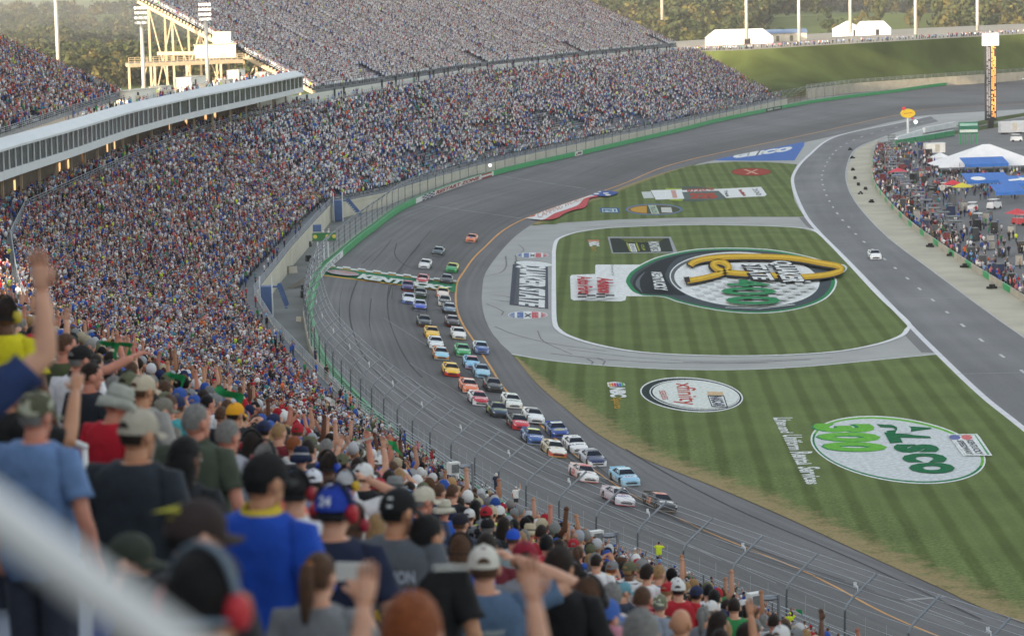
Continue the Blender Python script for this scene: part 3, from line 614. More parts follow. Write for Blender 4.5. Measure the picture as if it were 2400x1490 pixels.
for i in range(0, N_O - 1):
    for z0, z1, k0, k1, m_ in ((0.06, 1.12, 0.0, 0.28, mb),):
        a, b, c, d = off_curve(cO, i, OS * k0), off_curve(cO, i + 1, OS * k0), off_curve(cO, i + 1, OS * k1), off_curve(cO, i, OS * k1)
        Z0 = np.array([0, 0, z0]); Z1 = np.array([0, 0, z1])
        m_.quad(a + Z0, b + Z0, b + Z1, a + Z1); m_.quad(a + Z1, b + Z1, c + Z1, d + Z1); m_.quad(d + Z1, c + Z1, c + Z0, d + Z0)
    a, b, c, d = off_curve(cO, i, OS * 0.95), off_curve(cO, i + 1, OS * 0.95), off_curve(cO, i + 1, OS * 1.3), off_curve(cO, i, OS * 1.3)
    mt.quad(a + [0, 0, 1.0], b + [0, 0, 1.0], c + [0, 0, 1.0], d + [0, 0, 1.0]); mt.quad(a + [0, 0, -.2], b + [0, 0, -.2], b + [0, 0, 1.0], a + [0, 0, 1.0]); mt.quad(d + [0, 0, 1.0], c + [0, 0, 1.0], c + [0, 0, -.2], d + [0, 0, -.2])
    a, b, c, d = off_curve(cO, i, OS * 0.8), off_curve(cO, i + 1, OS * 0.8), off_curve(cO, i + 1, OS * 1.02), off_curve(cO, i, OS * 1.02)
    mc.quad(a + [0, 0, 1.06], b + [0, 0, 1.06], c + [0, 0, 1.06], d + [0, 0, 1.06])
    for t in (0.1, 0.6):
        p = off_curve(cO, i, OS * 0.28) * (1 - t) + off_curve(cO, i + 1, OS * 0.28) * t; q = off_curve(cO, i, OS * 0.95) * (1 - t) + off_curve(cO, i + 1, OS * 0.95) * t
        e = (cO[i + 1] - cO[i]) / np.linalg.norm(cO[i + 1] - cO[i]) * 0.42
        mf.quad(p - e + [0, 0, .98], p + e + [0, 0, .98], q + e * 2.2 + [0, 0, .98], q + e * .2 + [0, 0, .98])
    a, d = off_curve(cO, i, OS * 0.28), off_curve(cO, i, OS * 0.95); b, c = off_curve(cO, i + 1, OS * 0.28), off_curve(cO, i + 1, OS * 0.95)
    mf.quad(a + [0, 0, .35], b + [0, 0, .35], c + [0, 0, .35], d + [0, 0, .35], 1)
def local(mb, o): mb.v = [(p[0] - o[0], p[1] - o[1], p[2] - o[2]) for p in mb.v]; return mb
local(mb, rp).build('steel_face', GREEN, root); local(mt, rp).build('concrete_wall', WALLC, root); local(mf, rp).build('foam_blocks', [GREEN, GREEND], root); local(mc, rp).build('top_rail', GREEN, root)
def barrier_board(label, i_px, spans, texts, cat='wall board'):
    """signs painted on the barrier face between two photo columns"""
    r = empty('barrier_sign', (0, 0, 0), 0, label, cat); ia = nearest(cO, T(*i_px[0]))[0]; ib = nearest(cO, T(*i_px[1]))[0]
    cv = cO[min(ia, ib):max(ia, ib) + 1][::-1]; r.location = cv[0]
    L_ = np.concatenate([[0], np.cumsum(np.linalg.norm(np.diff(cv, axis=0), axis=1))]); tot = L_[-1]
    def pt(a, h, off):
        s_ = np.clip(a, 0, 1) * tot; k = min(max(int(np.searchsorted(L_, s_)) - 1, 0), len(cv) - 2); t = (s_ - L_[k]) / max(L_[k + 1] - L_[k], 1e-6)
        d = cv[k + 1] - cv[k]; d = d / np.linalg.norm(d); n = np.array([-d[1], d[0], 0]) * -1
        if np.dot(n[:2], (sec[len(sec) // 2][1] - cv[k])[:2]) < 0: n = -n
        return cv[k] * (1 - t) + cv[k + 1] * t + n * off + np.array([0, 0, 0.06 + 1.06 * h]) - cv[0]
    for a0, a1, h0, h1, col, off in spans:
        m = MB(); n = max(2, int((a1 - a0) * 40)); e = np.linspace(a0, a1, n)
        for u, v in zip(e[:-1], e[1:]): m.quad(pt(u, h0, off), pt(v, h0, off), pt(v, h1, off), pt(u, h1, off))
        m.build('panel', paint(*col), r)
    for t, a0, a1, h0, h1, col, sh in texts:
        m = add_text(MB(), t, lambda x, y: pt(a0 + (a1 - a0) * (x + sh * (y - .5)), h0 + (h1 - h0) * y, 0.035), 0, .045); m.build('lettering', paint(*col), r)
    return r
ck = [(0.09 + 0.028 * i, 0.09 + 0.028 * (i + 1), h * .25, h * .25 + .25, (46, 52, 92), 0.03) for i in range(6) for h in range(4) if (i + h) % 2 == 0]
barrier_board('white RESTART ZONE board with red letters and blue checks on the green barrier', [(978, 478), (1168, 412)],
    [(0.0, 0.08, 0, 1, (212, 214, 212), 0.015), (0.08, 0.86, 0, 1, (206, 206, 204), 0.012), (0.86, 0.98, 0.0, .32, (150, 76, 62), 0.012), (0.86, 0.98, .32, .7, (212, 212, 210), 0.012), (0.86, 0.98, .7, 1, (150, 76, 62), 0.012), (.98, 1.0, 0, 1, (214, 216, 212), 0.015)] + ck,
    [('RESTART ZONE', 0.28, 0.83, 0.14, 0.86, (142, 62, 60), .03)])
barrier_board('long white board with grey lettering on the barrier by the start line', [(800, 603), (752, 655)], [(0, 1, 0, 1, (214, 216, 218), 0.012)], [('KENTUCKY', 0.08, 0.9, 0.14, 0.86, (150, 156, 160), .03)])
barrier_board('small white board with dark and red marks on the far green barrier', [(1340, 367), (1360, 362)], [(0, 1, 0, 1, (214, 212, 208), 0.012), (.12, .3, .15, .5, (160, 90, 84), 0.03), (.35, .85, .3, .8, (110, 104, 108), 0.03)], [])
barrier_board('dark board with pale lettering low on the barrier in the far turn', [(1796, 264), (1836, 256)], [(0, 1, 0, 1, (70, 84, 76), 0.012), (.1, .42, .25, .75, (176, 184, 176), 0.03), (.5, .9, .25, .75, (150, 160, 150), 0.03)], [])
barrier_board('white lettered board on the wall beside the scoring pylon', [(2362, 190), (2420, 186)], [(0, 1, 0, 1, (120, 128, 120), 0.012), (.05, .4, .2, .8, (220, 224, 224), 0.03), (.48, .95, .3, .8, (206, 212, 210), 0.03)], [])

# ------------------------------------------------------------------ catch fence on the wall
FEN = M('galvanised_steel', S(128, 134, 142), 0.45, 0.12, 2, metal=0.5); FEND = M('weathered_steel', S(86, 92, 100), 0.5, 0.12, 2, metal=0.4)
WIRE = M('fence_wire', S(176, 182, 190), 0.5, 0.1, 2, metal=0.4)
fo = empty('catch_fence', cO[N_O // 2], 0, 'tall steel catch fence with cantilevered posts and cables along the outer wall', 'fence'); fr = np.array(cO[N_O // 2])
seg = np.concatenate([[0], np.cumsum(np.linalg.norm(np.diff(cO, axis=0), axis=1))])
posts = []
def on(cv_s):
    k = min(max(int(np.searchsorted(seg, cv_s)) - 1, 0), N_O - 2); t = (cv_s - seg[k]) / (seg[k + 1] - seg[k]); p = cO[k] * (1 - t) + cO[k + 1] * t
    d = (cO[k + 1] - cO[k])[:2]; d = d / np.linalg.norm(d); return p, np.array([d[1], -d[0], 0]) * OS
s = seg[nearest(cO, (115, 972))[0]]; end = seg[nearest(cO, (40, 145))[0]]; k = 0
PROFILE = [(1.15, -0.2), (1.15, 1.0), (1.12, 3.6), (1.08, 4.15), (0.92, 4.5), (0.55, 4.85), (-1.35, 6.3)]
near_posts = []
while s < end:
    p, n = on(s); pts = [p + n * a + np.array([0, 0, h]) for a, h in PROFILE]; posts.append(pts); near_posts.append(p[1] < 420)
    s += 7.4 if p[1] < 470 else 8.0
step = 0
for j, pts in enumerate(posts):
    m = MB(); q = [x - fr for x in pts]; r_ = 0.07 if near_posts[j] else 0.06
    m.tube(q[:4], [r_] * 4, 6, 1); m.tube(q[3:], [r_ * 1.25] * 4, 6, 0)
    if near_posts[j]:
        for t in np.linspace(0.1, 0.95, 9):
            c = q[1] * (1 - t) + q[3] * t; m.box(c, (0.16, 0.16, 0.06), 1)
    po = m.build('post', [FEN, FEND], fo, ang=40)
    if near_posts[j] and j % 2 == 0:
        d = q[-1] - q[-2]; c = q[-2] + d * 0.25 + np.array([0, 0, 0.35]); b = MB(); dd = .62 * np.array([1, 1, 1]) * (np.array(posts[j][0]) - np.array(posts[max(0, j - 1)][0])); dd = dd / np.linalg.norm(dd) * .62
        b.beam(c - dd * .05, c - dd * .75 + np.array([0, 0, .1]), .1, .1); b.beam(c - dd * .75 + np.array([0, 0, .25]), c - dd * .75 + np.array([0, 0, -.05]), .08, .08); b.beam(c - dd * .4 + [0, 0, .3], c - dd * .4 + [0, 0, -.05], .09, .09); b.beam(c - dd * .05 + [0, 0, -.3], c - dd * .05, .06, .06)
        b.build('camera_bracket', M('white_bracket', S(196, 202, 208), 0.5, 0.05), po)
m = MB()
for h_i in range(len(posts) - 1):
    A_, B_ = posts[h_i], posts[h_i + 1]; thin = 0.022 if near_posts[h_i] else 0.026
    for a, b, t in [(1, 3, x) for x in (0.1, .34, .58, .82)] + [(5, 6, x) for x in (0.12, .36, .6, .82, 1.0)] + [(3, 5, .5)]:
        p = np.array(A_[a]) * (1 - t) + np.array(A_[b]) * t - fr; q = np.array(B_[a]) * (1 - t) + np.array(B_[b]) * t - fr; m.beam(p, q, thin, thin)
    for t in (.33, .66):
        p = np.array(A_[1]) * (1 - t) + np.array(B_[1]) * t - fr; q = np.array(A_[3]) * (1 - t) + np.array(B_[3]) * t - fr; m.beam(p, q, thin, thin)
m.build('cables', WIRE, fo)
mm = bpy.data.materials.new('wire_mesh'); mm.use_nodes = True; n_ = mm.node_tree; tr = n_.nodes.new('ShaderNodeBsdfTransparent'); mx_ = n_.nodes.new('ShaderNodeMixShader'); mx_.inputs[0].default_value = .06
n_.nodes['Principled BSDF'].inputs['Base Color'].default_value = (.36, .38, .41, 1); n_.links.new(tr.outputs[0], mx_.inputs[1]); n_.links.new(n_.nodes['Principled BSDF'].outputs[0], mx_.inputs[2]); n_.links.new(mx_.outputs[0], n_.nodes['Material Output'].inputs['Surface'])
m = MB()
for A_, B_ in zip(posts[:-1], posts[1:]):
    for k in range(1, len(PROFILE) - 1): m.quad(A_[k] - fr, B_[k] - fr, B_[k + 1] - fr, A_[k + 1] - fr)
m.build('mesh_panels', mm, fo)
# ------------------------------------------------------------------ grandstands
ALU = M('aluminium_seating', S(146, 154, 170), 0.5, 0.14, 0.8, metal=0.2); STEP = M('stand_steps', S(112, 116, 122), 0.75, 0.16, 0.5)
BLUE = M('blue_seats', S(70, 94, 138), 0.55, 0.12, 1.0); BEIGE = M('beige_seats', S(186, 172, 146), 0.6, 0.1, 1.0)
CREAM = M('cream_concrete', S(198, 194, 178), 0.85, 0.1, 0.25); RAIL = M('rail_steel', S(158, 164, 172), 0.45, 0.1, 2, metal=0.4)
TAN = M('tan_steel', S(176, 160, 136), 0.6, 0.12, 1.0); DARK = M('dark_void', S(46, 48, 52), 0.9, 0.2, 0.6)
# paired front / back corner points of the lower bowl (front = rail line, back = concourse wall)
FB = [((80, 62, 6.3), (49, 46, 18)), ((60, 100, 6.3), (30, 86, 18)), ((33, 145, 6.3), (3, 131, 17.8)), ((20.6, 170.3, 6.3), (-9, 157, 17.7)), ((8.9, 198, 6.3), (-20.5, 185.5, 17.7)), ((-.4, 217.2, 6.3), (-29.5, 205.5, 17.7)), ((-8, 246.9, 6.3), (-38.5, 237, 17.7)),
      ((-15.5, 273.5, 6.3), (-46.5, 264.5, 17.7)), ((-20.3, 295.5, 6.3), (-51.5, 288, 17.7)), ((-29.9, 344.5, 6.3), (-61, 338, 17.7)), ((-35.6, 381, 6.3), (-67.3, 385, 17.7)), ((-35.5, 451.4, 6.3), (-65, 440, 18.5)),
      ((-34.9, 500, 6.3), (-61.8, 508, 19.3)), ((-34.3, 534.5, 6.3), (-57.5, 543, 20.1)), ((-25.6, 564.4, 5.8), (-49.5, 575, 20.9)), ((-20, 595, 5.4), (-40.5, 607, 21.4)), ((-14.5, 622, 5.1), (-30.5, 648, 22.1)), ((-8.8, 648, 4.9), (-19, 690, 22.9)),
      ((17.2, 724.5, 4.9), (-5, 740, 23.2)), ((44.2, 797, 4.9), (24, 826, 22.9)), ((77.9, 897, 4.9), (50, 900, 22.2)), ((96.5, 953, 4.9), (64, 936, 21.9))]
Fp = np.array([a for a, b in FB], float); Bp = np.array([b for a, b in FB], float)
fl = np.concatenate([[0], np.cumsum(np.linalg.norm(np.diff(Fp[:, :2], axis=0), axis=1))])
def stand_pt(s_, t):
    """s: metres along the front, t: 0 front .. 1 back"""
    k = min(max(int(np.searchsorted(fl, s_)) - 1, 0), len(fl) - 2); u = (s_ - fl[k]) / (fl[k + 1] - fl[k])
    a = Fp[k] * (1 - u) + Fp[k + 1] * u; b = Bp[k] * (1 - u) + Bp[k + 1] * u; return a * (1 - t) + b * t, a, b
NROW = 36; WALK = 0.08                                     # the front walkway takes the first 8 %
def row_t(k): return WALK + (1 - WALK) * k / NROW
def row_z(a, b, k): return a[2] + (b[2] - a[2]) * (k + 0.5) / NROW
Ss = []
for i in range(len(fl) - 1): Ss += list(np.linspace(fl[i], fl[i + 1], max(2, int((fl[i + 1] - fl[i]) / 9)), endpoint=False))
Ss.append(fl[-1])
bowl = empty('lower_grandstand', tuple(Fp[9]), 0, 'long curved lower grandstand of stepped rows packed with spectators above the cream wall', 'grandstand'); bo = Fp[9].copy()
steps = MB(); bench = MB(); rows = []
def prof(s_):
    p, a, b = stand_pt(s_, 0); out = [a, a * (1 - WALK) + b * WALK]; out[1] = np.array([out[1][0], out[1][1], a[2]])
    for k in range(NROW):
        z = row_z(a, b, k); p0 = a * (1 - row_t(k)) + b * row_t(k); p1 = a * (1 - row_t(k + 1)) + b * row_t(k + 1)
        out += [np.array([p0[0], p0[1], z]), np.array([p1[0], p1[1], z])]
    return out
PR = [prof(s_) for s_ in Ss]
nc = len(PR[0])
steps.add([p - bo for r in PR for p in r], [(i * nc + k, i * nc + k + 1, (i + 1) * nc + k + 1, (i + 1) * nc + k) for i in range(len(PR) - 1) for k in range(nc - 1)])
steps.build('stepped_floor', STEP, bowl)
for i in range(len(PR) - 1):
    far = PR[i][0][1] > 560
    for k in range(NROW):
        j = 2 + 2 * k; a, b, c, d = PR[i][j], PR[i][j + 1], PR[i + 1][j + 1], PR[i + 1][j]
        up = np.array([0, 0, 0.42]) - bo; p, q = a * .5 + b * .5, a * .12 + b * .88; r, t = d * .12 + c * .88, d * .5 + c * .5
        mi = (1 if (i // 5 + k // 9) % 3 == 0 else 2 if (i // 5 + k // 9) % 3 == 1 else 0) if far else 0
        bench.quad(p + up, q + up, r + up, t + up, mi); lo = np.array([0, 0, 0.30]) - bo; bench.quad(p + lo, t + lo, t + up, p + up, mi)
bench.build('benches', [ALU, BLUE, BEIGE], bowl)
wall = MB()
for i in range(len(Ss) - 1):
    a, b = PR[i][0], PR[i + 1][0]; wall.quad([a[0] - bo[0], a[1] - bo[1], 3.0 - bo[2]], [b[0] - bo[0], b[1] - bo[1], 3.0 - bo[2]], b - bo, a - bo)
    n = np.array([b[1] - a[1], a[0] - b[0], 0]); n = n / np.linalg.norm(n) * .12
    if np.dot(n[:2], (PR[i][-1] - a)[:2]) > 0: n = -n
    wall.quad(a + n - bo + [0, 0, -.35], b + n - bo + [0, 0, -.35], b + n - bo + [0, 0, .06], a + n - bo + [0, 0, .06]); wall.quad(a + n - bo + [0, 0, .06], b + n - bo + [0, 0, .06], b - bo + [0, 0, .06], a - bo + [0, 0, .06])
wall.build('front_wall', CREAM, bowl)
bw = MB()
for i in range(len(Ss) - 1):
    a, b = PR[i][-1], PR[i + 1][-1]; bw.quad(a - bo - [0, 0, .1], b - bo - [0, 0, .1], b - bo + [0, 0, 1.15], a - bo + [0, 0, 1.15])
bw.build('concourse_kerb', CREAM, bowl)
def railing(mb, pts, h=1.1, gap=2.4, bars=3, r=0.03, mi=0):
    """posts and horizontal rails along a line"""
    for a, b in zip(pts[:-1], pts[1:]):
        a, b = np.array(a), np.array(b); L_ = np.linalg.norm(b - a); n = max(1, int(L_ / gap))
        for k in range(n + 1): p = a + (b - a) * k / n; mb.beam(p, p + [0, 0, h], 2 * r, 2 * r, mi)
        for k in range(bars): z = h * (k + 1) / bars; mb.beam(a + [0, 0, z], b + [0, 0, z], 2 * r, 2 * r, mi)
rl = MB(); railing(rl, [r[0] - bo + [0, 0, .06] for r in PR], 1.15, 2.4, 4, .03); rl.build('front_railing', RAIL, bowl)
rl = MB(); railing(rl, [r[-1] - bo + [0, 0, 1.15] for r in PR if r[0][1] > 240], 1.1, 1.6, 3, .035); rl.build('concourse_railing', RAIL, bowl)
# front edge of the upper deck in the middle: 6.5 m behind the last row
RDIR = np.array([-.95, .312, 0])
def deck_z(p):
    z = 26.0
    for _ in range(30):
        x, y, k = proj([p[0], p[1], z + 1.15]); yl_ = np.interp(x, [700, 760, 1160, 1640, 1700], [209, 200, 140, 95, 90]); z += (y - yl_) * k / FPX * .8
    return z
RU = []
for a, b in FB[14:]: q = np.array(b, float) + RDIR * 6.5; RU.append((q[0], q[1], deck_z(q)))
RU = [tuple(np.array(RU[1]) * .62 + np.array(RU[2]) * .38)] + RU[2:]
RD = [(-.93, .36)] + [(-.955, .3)] * (len(RU) - 2) + [(-.93, .1)]
# concourse behind the bowl
cw = MB(); cb = MB(); cb2 = MB()
def back_dir(i):
    a, b = PR[i][0], PR[i][-1]; d = (b - a)[:2]; d /= np.linalg.norm(d); return np.array([d[0], d[1], 0])
for i in range(len(PR) - 1):
    a, b = PR[i][-1] + [0, 0, .9], PR[i + 1][-1] + [0, 0, .9]; da, db = back_dir(i), back_dir(i + 1)
    dep = 24 if PR[i][0][1] < 300 else 7.0
    if PR[i][0][1] <= 575: cw.quad(a - bo, b - bo, b + db * dep - bo, a + da * dep - bo)
    if PR[i][0][1] > 575:
        p_, q_ = PR[i][-1] + RDIR * 6.4, PR[i + 1][-1] + RDIR * 6.4; cw.quad(a - bo, b - bo, q_ + [0, 0, .5] - bo, p_ + [0, 0, .5] - bo); cb.quad(p_ + [0, 0, .5] - bo, q_ + [0, 0, .5] - bo, q_ * [1, 1, 0] + [0, 0, deck_z(q_) - .3] - bo, p_ * [1, 1, 0] + [0, 0, deck_z(p_) - .3] - bo)
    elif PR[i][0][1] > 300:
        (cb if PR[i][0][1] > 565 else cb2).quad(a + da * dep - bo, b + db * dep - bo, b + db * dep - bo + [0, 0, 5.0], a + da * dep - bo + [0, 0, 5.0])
cw.build('concourse_floor', STEP, bowl)
WHITEW = M('white_wall_panels', S(214, 214, 206), 0.7, 0.06, 0.3)
cb.build('concourse_back_wall', WHITEW, bowl); cb2.build('shaded_back_wall', M('shade_brown', S(112, 98, 86), .85, .2, .3), bowl)  # wall under the suites gets a darker colour to stand for shade
WARM = M('added_warm_glow', (1.0, .56, .24), .5, .0, emit=.28)  # glowing panels added to stand for the orange light on the concourse
for i in range(len(PR) - 1):
    if 300 < PR[i][0][1] < 560:
        for t_ in (.2, .7):
            if random.random() < .5: continue
            a = PR[i][-1] * (1 - t_) + PR[i + 1][-1] * t_ + [0, 0, .5]; d = back_dir(i); dn = PR[i + 1][-1] - PR[i][-1]; dn /= np.linalg.norm(dn); MB().quad(*[a + d * 6.9 + dn * u_ - bo + [0, 0, z_] for u_, z_ in ((0, 1.1), (1.3, 1.1), (1.3, 2.6), (0, 2.6))]).build('added_glow_panel', WARM, bowl)
jj = 0
for i in range(len(PR) - 1):
    if PR[i][0][1] < 590: continue
    for t in (0.1, 0.62):
        a = (PR[i][-1] * (1 - t) + PR[i + 1][-1] * t) + [0, 0, .5]; d = RDIR * (6.35 / 6.97); dn = PR[i + 1][-1] - PR[i][-1]; dn /= np.linalg.norm(dn)
        if jj % 4 in (0, 1): MB().quad(a + d * 6.97 - bo, a + d * 6.97 + dn * 1.5 - bo, a + d * 6.97 + dn * 1.5 - bo + [0, 0, 2.3], a + d * 6.97 - bo + [0, 0, 2.3]).build('door', DARK, bowl)
        jj += 1
# ---- upper decks
def upper(name, fr, up, run, slope, label, inward, step=0.8, gapz=.35):
    """fr: front corner points (x,y,z); up: horizontal upslope directions; a stepped deck with side walls, rails and a back wall"""
    o = np.array(fr[0], float); r = empty(name, tuple(o), 0, label, 'grandstand'); n = int(run / step); st = MB(); be = MB(); P_ = []
    pts = []; dirs = []
    for (a, da), (b, db) in zip(zip(fr[:-1], up[:-1]), zip(fr[1:], up[1:])):
        m_ = max(2, int(np.linalg.norm(np.array(b) - np.array(a)) / 12))
        for t in np.linspace(0, 1, m_, endpoint=False): pts.append(np.array(a) * (1 - t) + np.array(b) * t); dirs.append(np.array(da) * (1 - t) + np.array(db) * t)
    pts.append(np.array(fr[-1], float)); dirs.append(np.array(up[-1], float)); dirs = [np.array([d[0], d[1], 0]) / np.linalg.norm(d[:2]) for d in dirs]
    prof_ = []
    for p, d in zip(pts, dirs):
        q = [p + [0, 0, -gapz], p]
        for k in range(n): z = (k + .5) * step * slope; q += [p + d * k * step + [0, 0, z], p + d * (k + 1) * step + [0, 0, z]]
        q.append(q[-1] + [0, 0, 1.2]); q.append(q[-1] + d * .3 + [0, 0, -3.0]); prof_.append(q)
    nc = len(prof_[0]); st.add([x - o for q in prof_ for x in q], [(i * nc + k, i * nc + k + 1, (i + 1) * nc + k + 1, (i + 1) * nc + k) for i in range(len(prof_) - 1) for k in range(nc - 1)])
    st.build('stepped_floor', STEP, r)
    for i in range(len(prof_) - 1):
        for k in range(n):
            j = 2 + 2 * k; a, b, c, d = prof_[i][j], prof_[i][j + 1], prof_[i + 1][j + 1], prof_[i + 1][j]; U = np.array([0, 0, .42]) - o
            be.quad(a * .5 + b * .5 + U, a * .1 + b * .9 + U, d * .1 + c * .9 + U, d * .5 + c * .5 + U)
            V = np.array([0, 0, .3]) - o; be.quad(a * .5 + b * .5 + V, d * .5 + c * .5 + V, d * .5 + c * .5 + U, a * .5 + b * .5 + U)
    be.build('benches', ALU, r)
    rl = MB(); railing(rl, [p - o for p in pts], 1.15, 1.8, 4, .03)
    rl.build('front_railing', RAIL, r)
    for e in (0, -1):
        sr = MB(); q = [prof_[e][2 + 2 * k] - o for k in range(0, n, 3)] + [prof_[e][-3] - o]; railing(sr, q, 1.15, 2.4, 3, .03); sr.build('side_railing', RAIL, r)
        sg = MB(); A_, B_ = prof_[e][1] - o, prof_[e][-3] - o
        for k in range(n): a = prof_[e][2 + 2 * k] - o; sg.box(a + dirs[e] * .2 + [0, 0, -.25], (.5, .5, .5), rz=math.atan2(dirs[e][1], dirs[e][0]))
        sg.beam(A_ + [0, 0, -.5], B_ + [0, 0, -.9], .5, .8); sg.build('raker_beam', TAN, r)
    return r, pts, dirs, n
LU = [(-66, 100, 28.6), (-74, 200, 28.6), (-72.5, 300, 28.6), (-71, 394, 28.6), (-71.8, 455, 28.6), (-71.5, 518, 28.6)]
upper('upper_grandstand', LU, [(-1, -.25), (-1, -.2), (-1, -.12), (-1, -.02), (-1, .02), (-1, .1)], 40, 0.47, 'upper grandstand deck at the left edge, behind the glazed suites', 1)
ur, _, _, _ = upper('upper_grandstand', RU, RD, 44, 0.5, 'big upper grandstand deck in the top middle above the white concourse wall', 1)
# steel frame under the open left end of the right upper deck
fr_ = empty('steel_frame', (RU[0][0], RU[0][1], 0), 0, 'tan steel frame of posts and braces under the open end of the upper deck', 'steel frame')
e0 = np.array(RU[0]); d0 = np.array([RD[0][0], RD[0][1], 0]) / np.linalg.norm(RD[0]); o_ = np.array([e0[0], e0[1], 0])
side = np.array([-d0[1], d0[0], 0]); side = side if side[1] < 0 else -side
for u in (8, 15, 22, 29, 36, 42):
    for v in (-1.2, -9):
        p = e0 + d0 * u + side * v; top = 25 + u * .5 - 1.3; MB().beam(np.array([p[0], p[1], 0]) - o_, np.array([p[0], p[1], top]) - o_, .5, .5).build('post', TAN, fr_)
for a, b in ((15, 22), (22, 29), (29, 36), (36, 42)):
    p, q = e0 + d0 * a + side * -1.2, e0 + d0 * b + side * -1.2
    for z0, z1 in ((25 - 5, 25 + b * .5 - 1.5), (25 + a * .5 - 1.5, 25 - 5)): MB().beam(np.array([p[0], p[1], z0]) - o_, np.array([q[0], q[1], z1]) - o_, .3, .3).build('brace', TAN, fr_)
p, q = e0 + d0 * 20 + side * -1, e0 + d0 * 40 + side * -1
MB().beam(np.array([p[0], p[1], 33.5]) - o_, np.array([q[0], q[1], 33.5]) - o_, .5, .8).build('cross_beam', TAN, fr_)
# ---- near deck: the stand the picture is taken from
ND_U = np.array([-.919, -.395, 0]); ND_V = np.array([-.395, .919, 0]); NZ0, NSL, NST = 46.66, 0.4647, 0.8
def near_floor(x, y):
    u = x * ND_U[0] + y * ND_U[1]; k = math.floor(u / NST); return NZ0 + NSL * (k + .5) * NST
nd = empty('near_grandstand', (0, 40, 30), 0, 'near upper deck in the foreground, under the standing crowd seen from behind', 'grandstand'); no = np.array([0, 40, 30.])
K0, K1, V0, V1 = -28, 9, -18.0, 96.0
st = MB(); be = MB()
for k in range(K0, K1):
    z = NZ0 + NSL * (k + .5) * NST; a = ND_U * k * NST; b = ND_U * (k + 1) * NST; zz = np.array([0, 0, z]); dz = np.array([0, 0, NSL * NST])
    st.quad(a + ND_V * V0 + zz - no, a + ND_V * V1 + zz - no, b + ND_V * V1 + zz - no, b + ND_V * V0 + zz - no)
    st.quad(b + ND_V * V0 + zz - no, b + ND_V * V1 + zz - no, b + ND_V * V1 + zz + dz - no, b + ND_V * V0 + zz + dz - no)
st.build('stepped_floor', STEP, nd)
fc = MB(); a = ND_U * K0 * NST; z = NZ0 + NSL * (K0 + .5) * NST
fc.quad(a + ND_V * V0 + [0, 0, 17] - no, a + ND_V * V1 + [0, 0, 17] - no, a + ND_V * V1 + [0, 0, z] - no, a + ND_V * V0 + [0, 0, z] - no); fc.build('front_fascia', CREAM, nd)
fc = MB(); b = ND_U * K1 * NST; z1 = NZ0 + NSL * (K1 + .5) * NST
fc.quad(b + ND_V * V0 - no, b + ND_V * V1 - no, b + ND_V * V1 + [0, 0, 57] - no, b + ND_V * V0 + [0, 0, 57] - no)  # unseen high wall added behind the top rows to block the low sun
e1 = [ND_U * (K0 + 40 * t / 1.0 if False else k) * NST + ND_V * V1 + [0, 0, NZ0 + NSL * (k + .5) * NST] - no for k in (K0, K1) for t in (1,)]
fc.quad(ND_U * K0 * NST + ND_V * V1 - no + [0, 0, 17], e1[0], e1[1], ND_U * K1 * NST + ND_V * V1 - no + [0, 0, 17]); fc.build('sun_blocking_wall', CREAM, nd)
for k in range(K0, K1):
    z = NZ0 + NSL * (k + .5) * NST; a = ND_U * (k + .55) * NST; b = ND_U * (k + .92) * NST; q = np.array([0, 0, z + .43]) - no
    be.quad(a + ND_V * V0 + q, a + ND_V * V1 + q, b + ND_V * V1 + q, b + ND_V * V0 + q); q2 = q - [0, 0, .06]; be.quad(a + ND_V * V0 + q2, a + ND_V * V1 + q2, a + ND_V * V1 + q, a + ND_V * V0 + q)
be.build('benches', ALU, nd)
rl = MB(); a = ND_U * K0 * NST + [0, 0, NZ0 + NSL * (K0 + .5) * NST] - no; railing(rl, [a + ND_V * v for v in np.linspace(V0, V1, 30)], 1.1, 2.0, 3, .03); rl.build('front_railing', RAIL, nd)

# ------------------------------------------------------------------ glazed suites
SUI = [(-300, 560, 22.9, 5.6), (0, 425, 23.0, 5.5), (180, 365, 23.2, 5.4), (300, 320, 23.4, 5.3), (403, 290, 23.6, 5.1), (460, 275, 24.2, 5.0), (590, 245, 24.8, 4.8), (715, 215, 25.2, 4.7)]
WHITE = M('white_cladding', S(206, 210, 214), 0.5, 0.05, 0.3); MUL = M('white_mullion', S(214, 218, 220), 0.4, 0.04, 1)
GLASS = M('suite_glass', S(46, 56, 58), 0.12, 0.6, 0.28, spec=0.7)  # blotches in the glass colour stand in for varied reflections
pb = [G(x, y, z) for x, y, z, h in SUI]; hh = [h for *_, h in SUI]
pts = []; hs_ = []
for i in range(len(pb) - 1):
    m_ = 8
    for t in np.linspace(0, 1, m_, endpoint=False): pts.append(pb[i] * (1 - t) + pb[i + 1] * t); hs_.append(hh[i] * (1 - t) + hh[i + 1] * t)
pts.append(pb[-1]); hs_.append(hh[-1]); pts = np.array(pts)
for _ in range(2): pts[1:-1] = pts[1:-1] * .5 + (pts[:-2] + pts[2:]) * .25
_l = np.concatenate([[0], np.cumsum(np.linalg.norm(np.diff(pts, axis=0), axis=1))]); _q = np.arange(0, _l[-1], 3.9); hs_ = list(np.interp(_q, _l, hs_)); pts = np.stack([np.interp(_q, _l, pts[:, k]) for k in range(3)], 1)
suo = pts[20].copy(); su = empty('glazed_suites', tuple(suo), 0, 'long white suite building with a band of windows curving above the concourse', 'suite building')
ro = MB(); wa = MB(); gl = MB(); mu = MB(); so_ = MB()
D_ = []
for i in range(len(pts)):
    d = (pts[min(i + 1, len(pts) - 1)] - pts[max(0, i - 1)])[:2]; d /= np.linalg.norm(d); n = np.array([-d[1], d[0], 0]); n = n if n[0] < 0 else -n; D_.append(n)
